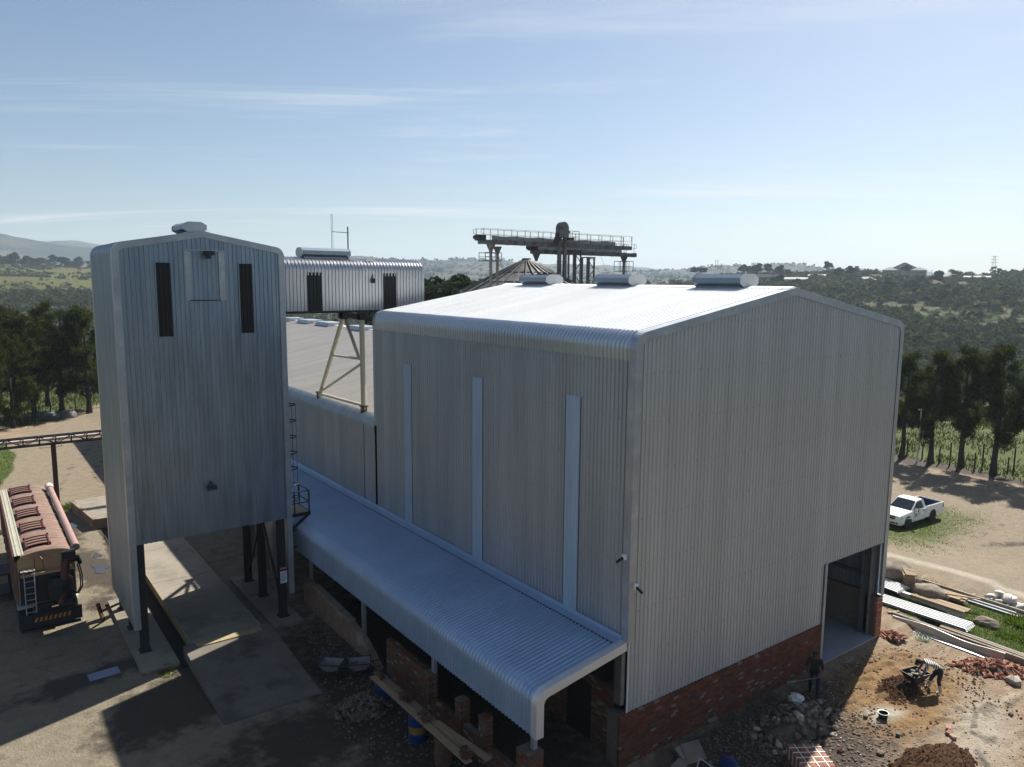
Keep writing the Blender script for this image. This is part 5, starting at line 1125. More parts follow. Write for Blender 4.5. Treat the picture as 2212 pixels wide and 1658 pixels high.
def wheel(x, y, r=0.5, wd=0.5, parent=tl, z=None, rimc=None):
    z = r if z is None else z
    t_ = MB().lathe((x, y, z), [(r * 0.55, -wd / 2), (r * 0.93, -wd / 2), (r, -wd / 2 + 0.05), (r, wd / 2 - 0.05), (r * 0.93, wd / 2), (r * 0.55, wd / 2)], 20, 'x').build('wheel', M_tyre, parent)
    MB().lathe((x, y, z), [(r * 0.57, -wd / 2 + 0.03), (r * 0.2, -wd / 2 + 0.06), (r * 0.2, wd / 2 - 0.06), (r * 0.57, wd / 2 - 0.03)], 14, 'x').build('rim', rimc or M_trim, t_); return t_
for y in (1.5, 2.75, 4.0):
    for x in (-0.85, 0.85): wheel(x, y)
for y in (0.95, 2.1, 3.4):
    for x in (-0.85, 0.85): MB().prism([(x - 0.28, y + 0.0, 1.02), (x - 0.28, y + 0.1, 1.12), (x - 0.28, y + 1.0, 1.12), (x - 0.28, y + 1.1, 1.02)], (0.56, 0, 0)).build('mudguard', mat('pale_mudguard', (0.42, 0.40, 0.36), 0.6) if (y, x) == (0.95, -0.85) else MATS['pale_mudguard'], tl)
for x in (-0.7, 0.7): MB().beam((x, 11.0, 0.05), (x, 11.0, 1.0), 0.14).build('landing_leg', M_darksteel, tl)
# rear: lower drum, ladder, auger and boom
MB().lathe((0.45, 0.65, 0), [(0.42, 1.25), (0.5, 1.4), (0.5, 2.1), (0.35, 2.3)], 16).build('discharge_housing', M_darksteel, tl)
MB().prism([(-1.0, 0.7, 1.3), (1.0, 0.7, 1.3), (1.0, 0.7, 2.55), (-1.0, 0.7, 2.75)], (0, 0.06, 0)).build('rear_frame_plate', M_darksteel, tl)
MB().box(-0.95, 0.98, 0.45, 0.75, 2.55, 2.66).build('rear_ledge', M_tan, tl)
MB().tube((0.42, 0.25, 1.2), (0.72, 0.55, 3.05), 0.17, n=14).build('auger_riser', M_oxd, tl)
hd = MB(); hd.cbox((0.82, 0.62, 3.15), (0.5, 0.45, 0.4)); hd.tube((0.6, 0.55, 2.95), (1.2, 0.6, 2.95), 0.13, n=10); hd.tube((1.2, 0.4, 2.8), (1.2, 0.8, 2.85), 0.09, n=8); hd.build('auger_head', M_darksteel, tl)
ag = MB().tube((1.14, 0.9, 3.36), (1.14, 11.9, 3.48), 0.155, n=14).build('auger_tube', mat('pink_auger_paint', (0.33, 0.21, 0.18), 0.45, 0.0, 0.15, 2), tl)
MB().tube((1.14, 11.6, 3.478), (1.14, 12.25, 3.485), 0.2, n=14).build('auger_spout', mat('pale_spout', (0.66, 0.58, 0.55), 0.5), ag)
MB().tube((0.95, 0.9, 3.14), (0.95, 11.5, 3.22), 0.07, n=8).build('auger_truss', M_oxd, ag)
for k in range(9): MB().beam((1.14, 1.5 + k * 1.2, 3.28), (0.95, 1.5 + k * 1.2, 3.14), 0.04).build('auger_strut', M_oxd, ag)
MB().cbox((0.98, 10.8, 3.12), (0.3, 0.3, 0.3)).build('auger_cradle', M_darksteel, tl)
for q, (dx, dy) in enumerate(((0, 0), (0.07, 0.02))):
    MB().poly([(1.1 + dx, 0.45, 2.75), (1.18 + dx, 0.4 + dy, 2.3), (1.17 + dx, 0.38, 1.75), (1.0 + dx, 0.3, 1.5), (0.75, 0.3, 1.65 + dx), (0.62, 0.35, 1.9)], 0.028, 6).build('hose', M_tyre, tl)
ld = MB()
for x in (-0.86, -0.5): ld.tube((x, 0.12, 0.75), (x + 0.02, 0.4, 2.78), 0.022, n=6)
for k in range(8):
    f = 0.06 + k * 0.125; ld.tube((-0.86, 0.12 + 0.28 * f, 0.75 + 2.03 * f), (-0.5, 0.12 + 0.28 * f, 0.75 + 2.03 * f), 0.015, n=5)
ld.build('rear_ladder', M_trim, tl)
rib_sheet(MB(), (-0.95, 0.33, 2.82), (1, 0, 0), [((0, 0, 0), (0, 0, 1)), ((0, 0.4, 0), (0, 0, 1))], n=3, h=0.02).build('ladder_step', MATS['walkway_plate'], tl)
MB().poly([(-0.45, 0.5, 2.85), (-0.42, 0.5, 3.35), (-0.3, 0.6, 3.45)], 0.022, 6).build('grab_rail', M_oxd, tl)
MB().poly([(-0.12, 0.55, 2.5), (-0.14, 0.52, 3.2), (-0.22, 0.6, 3.3)], 0.02, 6).build('grab_rail', M_oxd, tl)
eq = MB(); eq.cbox((0.72, 0.3, 1.25), (0.5, 0.4, 0.3)); eq.tube((0.3, 0.2, 1.15), (0.95, 0.2, 1.15), 0.08, n=8); eq.cbox((-0.2, 0.35, 1.2), (0.5, 0.3, 0.25)); eq.build('hydraulic_gear', M_darksteel, tl)
# far coupling hitch plate
MB().lathe((0, 12.2, 0), [(0.1, 0.7), (0.1, 0.85), (0.45, 0.86)], 12).build('king_pin_plate', M_darksteel, tl)
pal = thing('steel_frame_rack', (-15.4, 25.5, -0.1), 'dark steel rack standing beyond the feed trailer at the picture edge', 'rack')
for x in (0, 0.9):
    for y in (0, 1.4): MB().beam((x, y, 0), (x, y, 1.3), 0.08).build('post', M_darksteel, pal)
for z in (0.3, 1.25): MB().box(-0.05, 0.95, -0.05, 1.45, z, z + 0.06).build('shelf', M_darksteel, pal)
# stored sacks under the pines
for i, (x, y, s, c, lb) in enumerate(((-8.4, 77.0, 0.7, (0.04, 0.06, 0.055), 'greenish tarpaulin bundle lying under the left pines'), (-6.7, 77.6, 0.65, (0.11, 0.107, 0.1), 'pale grey tarpaulin heap beside the tall pine trunk'))):
    q = np.random.default_rng(i); bm = bmesh.new(); bmesh.ops.create_icosphere(bm, subdivisions=3, radius=1)
    for v in bm.verts:
        n_ = 0.25 * math.sin(v.co.x * 5 + i) * math.sin(v.co.y * 6) ; v.co = Vector((v.co.x * 1.5 * s, v.co.y * 0.8, max(v.co.z, -0.2) * 0.75 + n_ * 0.5))
    me = bpy.data.meshes.new('tarpaulin_heap'); bm.to_mesh(me); bm.free(); me.materials.append(mat('tarp%d' % i, c, 0.6, 0, 0.25, 2)); o = link('tarpaulin_heap', me, None, (x, y, gz(x, y) + 0.1)); tag(o, lb, 'tarpaulin')
def fence_post(x, y, h, lean, label, grp, z=None):
    p = put(x, y) if z is None else Vector((x, y, z)); o = MB().tube((0, 0, -0.3), (lean, lean * 0.4, h), 0.075, 0.06, 7).build('fence_post', M_bark); o.location = p; return tag(o, label, 'post', grp)
RP = ((50.05, 16.07, 1.7, 0.05, 'upright post right beside the slim pine nearest the shed'), (49.9, 14.73, 1.5, 0.45, 'leaning post just right of the lamp post'), (49.51, 13.16, 1.6, 0.12, 'stout post just right of the second pine'), (49.47, 12.3, 2.1, 0.3, 'tall slanting post midway between second and third pine'),
      (49.41, 10.4, 1.6, 0.18, 'stout post between third and fourth pine, nearer the road'), (50.92, 10.42, 2.2, 0.06, 'tall thin post between third and fourth pine, set back'), (51.29, 8.69, 1.3, 0.08, 'short stub post right of the fourth pine'), (51.88, 8.49, 2.1, 0.04, 'tall post right of the fourth pine behind the stub'), (51.0, 7.0, 1.6, 0.1, 'post beside the pine at the right picture edge'), (50.6, 17.6, 1.6, 0.05, 'post at the shed edge left of the first pine'))
for x, y, h, l, lb in RP: fence_post(x, y, h, l, 'rough wooden fence ' + lb, 'wooden fence posts under the right pines')
LP_ = ((-11.0, 74.6, 1.7, 0.1, 'post beside the low branching pine'), (-10.5, 75.3, 1.5, -0.2, 'post leaning left behind the low branching pine'), (-9.9, 75.5, 1.6, 0.6, 'strut slanting steeply between the left pines'), (-8.2, 78.0, 1.7, 0.05, 'post behind the greenish tarpaulin'), (-5.9, 77.6, 2.2, 0.02, 'thick tall post beside the pale tarpaulin heap'), (-2.9, 78.6, 1.8, 0.02, 'post next to the tower edge'))
for x, y, h, l, lb in LP_: fence_post(x, y, h, l, 'rough wooden fence ' + lb, 'wooden fence posts under the left pines', gz(x, y))
# ================================================================== under the lean-to and its edge
def brick_wall(name, x, y0, y1, z0, z1, label, nind=300, m=M_brickdull, thick=0.22, grp=None):
    """wall running along y; bricks proud of a mortar core on both faces and on the near end"""
    w = thing(name, (x, y0, z0), label, 'wall', grp)
    MB().box(-thick / 2 + 0.012, thick / 2 - 0.012, 0.012, y1 - y0 - 0.012, -0.2, z1 - z0 - 0.008).build('mortar_core', M_mortar, w)
    brickwork(w, (-thick / 2 + 0.05, 0.0), 'y', y1 - y0, 0.0, z1 - z0, m, nind, proud=0.0, face=-1)
    brickwork(w, (thick / 2 - 0.05, 0.0), 'y', y1 - y0, 0.0, z1 - z0, m, 0)
    return w
g0 = gz(-3.4, 5)
brick_wall('brick_wall', -3.4, 6.15, 9.05, g0, 1.45, 'tall part-built brick wall with a pier at the lean-to edge', 300)
def pier(x, y, z1, label, w=0.36, nm='brick_pier'):
    p = thing(nm, (x, y, g0), label, 'pier', 'brick piers along the lean-to')
    MB().box(-w / 2 + 0.012, w / 2 - 0.012, -w / 2 + 0.012, w / 2 - 0.012, -0.2, z1 - g0 - 0.01).build('mortar_core', M_mortar, p)
    for (a, b, ax) in ((-w / 2, -w / 2 + 0.053, 'x'), (-w / 2, w / 2 - 0.053, 'x')): brickwork(p, (a, b), ax, w, 0.0, z1 - g0, M_brickdull, 80)
    for (a, b) in ((-w / 2 + 0.053, -w / 2 + 0.11), (w / 2 - 0.053, -w / 2 + 0.11)): brickwork(p, (a, b), 'y', w - 0.22, 0.0, z1 - g0, M_brickdull, 80)
    return p
pier(-3.4, 5.95, 1.52, 'brick pier carrying the second canopy post, joined to the tall wall')
pier(-3.4, 3.93, 1.5, 'free brick pier third from the near corner of the canopy')
pier(-3.4, 2.6, 1.53, 'narrow free brick pier second from the near corner of the canopy', 0.33)
pier(-3.4, 0.38, 1.66, 'near corner brick pier under the end post of the canopy', 0.56)
brick_wall('brick_wall', -3.4, 4.15, 5.75, g0, 0.62, 'low brick wall between the tall wall and the third pier', 140)
brick_wall('brick_wall', -3.4, 2.8, 3.72, g0, 0.75, 'short low brick wall between the two free piers', 90)
brick_wall('brick_wall', -3.4, 0.68, 2.4, g0, 0.62, 'low brick wall running to the near corner pier', 150)
rw = thing('plastered_wall', (-3.62, 9.6, g0), 'brown plastered retaining wall sloping down beside the canopy posts', 'wall')
MB().prism([(0, 0, -0.2), (0, 7.6, -0.2), (0, 7.6, 1.2), (0, 6.3, 1.18), (0, 2.6, 1.0), (0, 1.2, 0.75), (0, 0, 0.1)], (0.24, 0, 0)).build('wall', M_plaster, rw)
MB().prism([(-0.03, 2.5, 1.0), (-0.03, 6.4, 1.19), (-0.03, 6.4, 1.26), (-0.03, 2.5, 1.07)], (0.3, 0, 0)).build('coping', M_concrete, rw)
def drum(x, y, z, label, m=M_blue, bandm=None, lying=None, h=0.88, r=0.29):
    d = thing('drum', (x, y, z), label, 'drum', 'oil drums', 0)
    MB().lathe((0, 0, 0), [(r * 0.94, 0), (r, 0.02), (r, h * 0.32), (r * 1.035, h * 0.335), (r, h * 0.35), (r, h * 0.65), (r * 1.035, h * 0.665), (r, h * 0.68), (r, h - 0.02), (r * 0.95, h), (r * 0.93, h - 0.02)], 22).build('shell', m, d, smooth=False)
    MB().lathe((0, 0, 0), [(r * 0.9, h - 0.03), (r * 0.9, h - 0.018)], 20).build('lid', m if not lying else M_black, d)
    if bandm: MB().lathe((0, 0, 0), [(r * 1.012, h * 0.36), (r * 1.012, h * 0.64)], 22).build('band', bandm, d)
    if lying: d.rotation_euler = lying
    return d
dz = gz(-4.4, 5)
drum(-4.30, 7.75, dz, 'blue steel drum under the far end of the scaffold planks')
drum(-4.46, 5.0, dz, 'blue drum with a yellow band under the middle of the planks', M_blue, M_yellow)
drum(-4.40, 3.45, dz, 'rusty brown drum under the near end of the planks', M_rust)
drum(2.45, -2.0, gz(2.4, -2) + 0.32, 'blue plastic drum lying on its side before the brick plinth', M_blue, None, (R(78), R(12), R(-38)))
for i, (dx, z, y0, y1, lb) in enumerate(((-0.13, 0.90, 1.9, 8.0, 'weathered scaffold plank on the drums, outer one'), (0.12, 0.91, 2.3, 8.2, 'weathered scaffold plank on the drums, inner one'), (0.3, 0.955, 1.6, 4.2, 'short skewed plank on top at the near end of the scaffold'))):
    o = MB().cbox((0, 0, 0), (0.23, y1 - y0, 0.045)).build('scaffold_plank', M_wood); o.location = (-4.4 + dx, (y0 + y1) / 2, dz + z); o.rotation_euler = (0, 0, 0.02 if i < 2 else 0.12); tag(o, lb, 'plank', 'scaffold planks')
for (y, n, lb) in ((7.75, 9, 'small stack of dusty bricks at the far end of the scaffold'), (5.9, 14, 'stack of dusty bricks in the middle of the scaffold planks'), (4.6, 7, 'few bricks left on the scaffold above the banded drum'), (2.2, 8, 'stack of red bricks at the near end of the scaffold')):
    b = thing('brick_stack', (-4.4, y, dz + 0.94), lb, 'bricks', 'brick stacks on the scaffold')
    for k in range(n): link('brick', brick_mesh('whole', 0.222, 0.106, 0.073, M_brickdull), b, (random.uniform(-0.12, 0.12), random.uniform(-0.25, 0.25), 0.04 + 0.075 * (k // 4)), (0, 0, random.choice((0, 1.57)) + random.uniform(-0.3, 0.3)))
_holes = {}
def air_brick(m):
    """brick with three core holes"""
    if m.name not in _holes:
        mb = MB().cbox((0, 0, 0), (0.222, 0.106, 0.073)); me = mb.mesh('brick', m); bm = bmesh.new(); bm.from_mesh(me); bmesh.ops.bevel(bm, geom=list(bm.edges), offset=0.005, segments=1, affect='EDGES')
        bm.to_mesh(me); bm.free(); me.materials.append(M_black)
        h = MB()
        for x in (-0.065, 0, 0.065): h.cbox((x, 0, 0.0375), (0.034, 0.05, 0.002)); h.cbox((x, 0, -0.0375), (0.034, 0.05, 0.002))
        bm = bmesh.new(); bm.from_mesh(me); nf = len(bm.faces); hm = h.mesh('t'); bm.from_mesh(hm); bm.faces.ensure_lookup_table()
        for f in bm.faces[nf:]: f.material_index = 1
        bm.to_mesh(me); bm.free(); _holes[m.name] = me
    return _holes[m.name]
def heap(name, x, y, rx, ry, h, n, m, label, cat='bricks', z=None, core=None, rz=0.0, seed=1):
    r = random.Random(seed); z0 = gz(x, y) if z is None else z
    b = thing(name, (x, y, z0), label, cat, None, rz)
    cm = MB(); ring = 18; rows = []
    for i, q in enumerate((1.0, 0.75, 0.45, 0.15)):
        rows.append([(rx * q * math.cos(2 * math.pi * k / ring) * (0.9 + 0.15 * math.sin(k * 2.3 + i)), ry * q * math.sin(2 * math.pi * k / ring) * (0.9 + 0.15 * math.sin(k * 1.7)), -0.06 + (h - 0.03) * (1 - q ** 1.4)) for k in range(ring + 1)])
    cm.grid(rows); cm.build('packed_core', core or M_rubble, b, smooth=True)
    for k in range(n):
        a = r.random() * 6.283; q = math.sqrt(r.random()) * 1.12; zz = max(0, h * (1 - min(q, 1) ** 1.4)) + r.uniform(-0.01, 0.05)
        link('brick', air_brick(m), b, (rx * q * math.cos(a), ry * q * math.sin(a), zz + 0.025), (r.uniform(-0.7, 0.7), r.uniform(-0.6, 0.6), r.random() * 3.14))
    return b
heap('brick_heap', -5.05, 7.7, 0.95, 0.75, 0.42, 150, M_brickgrey, 'loose heap of dusty grey bricks in the shade beside the planks', seed=2)
def chunk_mesh(seed, m):
    bm = bmesh.new(); bmesh.ops.create_icosphere(bm, subdivisions=1, radius=1); r = random.Random(seed)
    for v in bm.verts: v.co *= r.uniform(0.65, 1.15)
    for v in bm.verts: v.co.z *= 0.7
    me = bpy.data.meshes.new('chunk'); bm.to_mesh(me); bm.free(); me.materials.append(m); return me
chunks = [chunk_mesh(k, M_rubble) for k in range(5)]
chunksP = [chunk_mesh(k + 20, mat('pale_rubble', (0.36, 0.32, 0.27), 0.95, 0, 0.2, 5, 0.3, 25, island=0.3)) for k in range(4)]
clods = [chunk_mesh(k + 40, mat('brown_clod', (0.13, 0.07, 0.036), 0.97, 0, 0.25, 6, 0.4, 25, island=0.35)) for k in range(4)]
def stones(name, pts, s0, s1, ms, seed, kind='stuff'):
    """many small stones as one joined mass"""
    r = np.random.default_rng(seed); V = []; F = []
    srcs = [(np.array([v.co[:] for v in m.vertices]), [tuple(p.vertices) for p in m.polygons]) for m in ms]; o = 0
    for (x, y, z) in pts:
        v, f = srcs[int(r.integers(0, len(srcs)))]; q = r.uniform(s0, s1) * r.uniform(0.7, 1.2); a = r.random() * 6.283; c, s = math.cos(a), math.sin(a)
        w = v * q; w = np.stack([w[:, 0] * c - w[:, 1] * s, w[:, 0] * s + w[:, 1] * c, w[:, 2]], 1) + np.array([x, y, z + q * 0.25]); V.extend(w.tolist()); F.extend([tuple(i + o for i in p) for p in f]); o += len(v)
    me = bpy.data.meshes.new(name); me.from_pydata(V, [], F); me.update(); me.materials.append(ms[0].materials[0]); ob = link(name, me); return tag(ob, kind=kind)
r7 = np.random.default_rng(9)
def ground_pts(n, cx, cy, rx, ry, fall=1.0):
    a = r7.random(n) * 6.283; q = np.sqrt(r7.random(n)) ** fall; x = cx + rx * q * np.cos(a); y = cy + ry * q * np.sin(a); return np.stack([x, y, G(x, y)], 1)
stones('rubble_bits', np.concatenate([ground_pts(700, -4.9, 7.0, 1.5, 5.5), ground_pts(260, -4.3, 11.5, 0.9, 3.0), ground_pts(160, -4.4, 14.5, 0.6, 3.0)]), 0.012, 0.06, chunks, 3)
# rubble heap in front of the plinth
rub = thing('rubble_heap', (6.55, -1.75, gz(6.5, -1.8)), 'heap of broken stone and brick rubble in the shade of the gable', 'rubble')
cm = MB(); rows = []
for i, q in enumerate((1.0, 0.78, 0.5, 0.2, 0.02)): rows.append([(1.9 * q * math.cos(2 * math.pi * k / 24) * (0.9 + 0.15 * math.sin(k * 2.3 + i)), 1.05 * q * math.sin(2 * math.pi * k / 24) * (0.9 + 0.12 * math.sin(k * 1.7)), -0.08 + 0.6 * (1 - q ** 1.3)) for k in range(25)])
cm.grid(rows).build('packed_core', M_rubble, rub, smooth=True)
q = random.Random(4)
for k in range(240):
    a = q.random() * 6.283; d = math.sqrt(q.random()) * 1.12; z = max(0, 0.6 * (1 - min(1, d) ** 1.3)); s = q.uniform(0.05, 0.17)
    o = link('stone', q.choice(chunks) if k % 7 else q.choice(chunksP), rub, (1.9 * d * math.cos(a), 1.05 * d * math.sin(a), z), (q.random(), q.random(), q.random() * 6)); o.scale = (s, s * q.uniform(0.7, 1.1), s)
pbg = MB(); bm = bmesh.new(); bmesh.ops.create_icosphere(bm, subdivisions=2, radius=0.24)
for v in bm.verts: v.co += Vector((0.06 * math.sin(v.co.y * 30), 0.06 * math.sin(v.co.x * 25), 0)); v.co.z *= 0.7
me = bpy.data.meshes.new('plastic_sack'); bm.to_mesh(me); bm.free(); me.materials.append(mat('grey_plastic_sack', (0.55, 0.55, 0.54), 0.4, 0, 0.2, 8)); o = link('plastic_sack', me, None, (7.2, -1.25, gz(7.2, -1.25) + 0.55)); tag(o, 'crumpled pale plastic sack lying on the rubble heap', 'sack')
stones('rubble_scatter', np.concatenate([ground_pts(1700, 6.2, -2.3, 3.6, 2.4), ground_pts(700, 3.2, -1.6, 3.2, 1.5), ground_pts(360, 8.3, -1.0, 2.2, 0.9)]), 0.01, 0.065, chunks, 5)
stones('soil_clods', np.concatenate([ground_pts(900, 12.0, -2.6, 4.3, 2.3), ground_pts(700, 11.8, -2.7, 1.3, 0.75), np.stack([np.linspace(9.2, 10.5, 60), np.linspace(-1.7, -4.4, 60) + r7.normal(0, .1, 60), np.full(60, -0.2)], 1), np.stack([np.linspace(14.6, 13.5, 80) + r7.normal(0, .15, 80), np.linspace(-0.9, -6.5, 80), np.full(80, -0.2)], 1), np.stack([np.linspace(10.5, 12.4, 40), -4.4 + r7.normal(0, .12, 40), np.full(40, -0.2)], 1)]), 0.012, 0.06, clods, 6)
stones('pebbles', np.concatenate([ground_pts(1500, 11, -4.2, 8, 4), ground_pts(160, 15.5, -1.5, 1.8, 3)]), 0.012, 0.045, chunksP, 7)
def mound(name, x, y, rx, ry, h, m, label, seed=0, res=90):
    t = np.linspace(-1.25, 1.25, res); X, Y = np.meshgrid(t, t, indexing='ij'); d = np.hypot(X, Y); Z = h * np.clip(1 - d ** 1.8, -0.25, 1) + 0.10 * h * 4 * fbm(X * 4 + seed, Y * 4, 4, seed) * (d < 1.15) + 0.22 * h ** 0.5 * fbm(X * 9, Y * 9, 4, seed + 3) + 0.10 * fbm(X * 24, Y * 24, 2, seed + 5)
    me = bpy.data.meshes.new(name); me.from_pydata(np.stack([X.ravel() * rx, Y.ravel() * ry, Z.ravel() - 0.03], 1).tolist(), [], grid_faces(res, res)); me.update(); me.materials.append(m)
    o = link(name, me, None, (x, y, gz(x, y))); return tag(o, label, 'mound', 'soil mounds')
p = put(7.4, -5.75); mound('soil_mound', p.x, p.y, 2.2, 1.0, 0.55, M_soil, 'dark brown soil mound cut by the bottom picture edge', 3)
p = put(11.5, -2.75); mound('soil_mound', p.x, p.y, 1.25, 0.75, 0.22, M_soil, 'low dark heap of freshly dug soil beside the stooping worker', 8)
# bricks and pallets on the right
p = put(15.75, -4.15); heap('brick_heap', p.x, p.y, 1.35, 0.62, 0.34, 150, M_brickpink, 'long heap of orange-red hollow bricks right of the stooping worker', seed=5, rz=-0.75)
p = put(15.0, -0.45); heap('brick_heap', p.x, p.y, 0.75, 0.32, 0.25, 70, M_brickpink, 'small heap of red brick bats at the doorway corner', seed=6, rz=-0.5)
for i, (x, y, a, lb) in enumerate(((10.21, -5.02, 0.3, 'single red brick lying alone, farthest of three'), (9.94, -5.16, 0.1, 'red hollow brick in the middle of three lying bricks'), (9.81, -5.32, 1.0, 'red brick lying nearest of three'), (8.65, -3.0, 0.5, 'pale brick beside the round bucket'), (8.5, -4.2, 0.4, 'pale hollow brick at the corner of the dug soil'))):
    o = link('loose_brick', air_brick(M_brickpink if i < 3 else M_brickgrey), None, put(x, y, 0.05), (0.05, 0.08, a)); tag(o, lb, 'brick', 'loose bricks'); o.scale = (1.25,) * 3
p = put(15.35, -5.05); o = link('loose_rock', chunksP[1], None, p + Vector((0, 0, 0.1)), (0, 0, 1)); o.scale = (0.42, 0.3, 0.34); tag(o, 'pale angular rock in front of the long brick heap', 'rock')
for i, (x, y, s, lb) in enumerate(((7.0, -4.4, .16, 'dark clod on the bare ground above the soil mound'), (12.9, -5.9, .14, 'brown stone lying alone near the picture edge'), (9.5, -5.9, .10, 'small dark stone below the three bricks'), (6.1, -3.6, .15, 'pale stone at the shadow edge'))):
    o = link('loose_rock', (chunks + clods)[i + 2], None, put(x, y, 0.04)); o.scale = (s, s * .8, s); tag(o, lb, 'rock', 'single loose stones')
pk = thing('brick_pack', put(4.45, -3.55), 'strapped pack of orange hollow bricks at the bottom picture edge', 'bricks'); pk.rotation_euler = (0, 0, R(-33))
n = 0
for ix in range(9):
    for iy in range(5):
        for iz in range(5):
            if 0 < ix < 8 and 0 < iy < 4 and iz < 4: continue
            link('brick', air_brick(M_brickpink), pk, (-0.45 + ix * 0.112, -0.46 + iy * 0.23, 0.16 + iz * 0.079), (0, 0, math.pi / 2))
MB().box(-0.5, 0.5, -0.55, 0.55, 0.0, 0.115).build('pallet', M_wood, pk)
st = MB()
for x in (-0.3, 0.0, 0.3): st.box(x - 0.012, x + 0.012, -0.585, 0.585, 0.118, 0.522)
for y in (-0.35, -0.1, 0.15, 0.4): st.box(-0.515, 0.515, y - 0.012, y + 0.012, 0.119, 0.524)
st.build('strapping', mat('white_strap', (0.7, 0.72, 0.66), 0.4), pk)
bk = thing('mortar_bucket', put(9.05, -3.4), 'black rubber bucket with a pale rim beside the dug soil', 'bucket')
MB().lathe((0, 0, 0), [(0.02, 0.005), (0.13, 0), (0.17, 0.2), (0.155, 0.2), (0.12, 0.05), (0.01, 0.05)], 16, caps=False).build('pail', M_tyre, bk); MB().lathe((0, 0, 0), [(0.165, 0.195), (0.185, 0.2), (0.185, 0.22), (0.16, 0.215)], 16, caps=False).build('rim', M_white, bk)
sl_ = thing('broken_slabs', (1.75, -0.95, gz(1.7, -1)), 'broken grey concrete slabs leaning against each other before the plinth', 'slabs')
for (c, s, rx, ry, rz) in (((-0.2, 0, 0.12), (0.9, 0.35, 0.05), 0.2, 0.1, 0.35), ((0.45, 0.05, 0.25), (0.6, 0.65, 0.05), 0.5, -0.25, -0.5), ((0.2, 0.3, 0.2), (0.45, 0.4, 0.05), 0.6, 0.2, 0.2), ((-0.5, -0.25, 0.06), (0.9, 0.25, 0.05), 0.05, 0.06, 0.3)):
    o = MB().cbox((0, 0, 0), s).build('slab', M_concrete, sl_); o.location = c; o.rotation_euler = (rx, ry, rz)
wf = thing('window_frame', (1.55, -1.55, gz(1.5, -1.5) + 0.05), 'pale steel window frame lying on the ground by the slabs', 'frame', rz=0.5)
f = MB(); f.beam((-0.5, 0, 0.05), (0.5, 0, 0.3), 0.035); f.beam((-0.5, -0.5, 0.05), (0.5, -0.5, 0.1), 0.035)
f.build('rails', M_trim, wf); f = MB()
for x in (-0.5, 0, 0.5): f.beam((x, 0, 0.17 + x * 0.25), (x, -0.5, 0.07), 0.03)
f.build('bars', M_trim, wf)
def barrow(x, y, rz, label, m, tilt=0.0):
    b = thing('wheelbarrow', (x, y, gz(x, y)), label, 'wheelbarrow', 'wheelbarrows', rz)
    t = [(-0.42, -0.33, 0.62), (0.42, -0.33, 0.62), (0.42, 0.33, 0.62), (-0.42, 0.33, 0.62)]; bt = [(-0.2, -0.2, 0.32), (0.25, -0.2, 0.32), (0.25, 0.2, 0.32), (-0.2, 0.2, 0.32)]
    tb = MB(); tb.add(t + bt, [(4, 5, 6, 7), (0, 1, 5, 4), (1, 2, 6, 5), (2, 3, 7, 6), (3, 0, 4, 7)]); o = tb.build('tray', m, b)
    rm = MB(); rm.poly(t + t[:1], 0.022, 6); rm.build('tray_rim', M_darksteel, b)
    for s in (-1, 1): MB().poly([(0.62, 0.05 * s, 0.2), (0.0, 0.22 * s, 0.3), (-0.95, 0.28 * s, 0.52)], 0.02, 6).build('handle', M_darksteel, b); MB().poly([(-0.15, 0.22 * s, 0.32), (-0.3, 0.24 * s, 0.0), (-0.4, 0.24 * s, 0.3)], 0.018, 6).build('leg', M_darksteel, b)
    wl = MB().lathe((0.62, 0, 0.19), [(0.1, -0.04), (0.19, -0.035), (0.19, 0.035), (0.1, 0.04)], 16, 'y').build('wheel', M_tyre, b)
    return b
barrow(-5.15, 10.35, 2.4, 'grey wheelbarrow in the shade, left of the pair', mat('grey_tray', (0.22, 0.21, 0.2), 0.6, 0.2, 0.2, 4)); barrow(-4.3, 9.75, 2.7, 'empty wheelbarrow next to the plastered wall, right of the pair', MATS['grey_tray'])
pw = put(11.95, -3.05); wbn = barrow(pw.x, pw.y, 2.9, 'black wheelbarrow full of stones pushed by the stooping worker', M_darksteel)
q = random.Random(8)
for k in range(12):
    o = link('load_stone', chunksP[k % 4], wbn, (q.uniform(-0.3, 0.3), q.uniform(-0.22, 0.22), 0.55 + q.uniform(0, 0.06))); s = q.uniform(0.06, 0.11); o.scale = (s, s, s)
# the strip of grass with stacked building material, laid along the kerb
M_sheetw = mat('white_new_sheet', (0.44, 0.45, 0.455), 0.4, 0.3, 0.03, 1)
def lay(name, x, y0, y1, z, build, label, cat, grp=None, rz=0.0):
    yc = (y0 + y1) / 2; o = thing(name, (x, yc, gz(x, yc) + z), label, cat, grp, rz); build(o, y1 - y0); return o
def sheetstack(n, w):
    def f(o, l):
        for k in range(n): rib_sheet(MB(), (-w * COVER / 2 + 0.03 * k, -l / 2 + 0.05 * k, 0.03 + 0.04 * k), (1, 0, 0), [((0, 0, 0), (0, 0, 1)), ((0, l, 0), (0, 0, 1))], n=int(4 * w)).build('sheet', M_sheetw, o, fix=False)
    return f
px, py = put(18.65, 0)[:2]
lay('roof_sheet_stack', 19.0, -2.0, 6.0, 0.05, sheetstack(3, 1.25), 'long stack of new white ribbed roof sheets on the grass', 'sheets', rz=0.05)
lay('roof_sheet_stack', 20.6, 1.55, 4.8, 0.25, sheetstack(2, 1.5), 'short wide white ribbed sheets beside the timber stack', 'sheets', rz=-0.1)
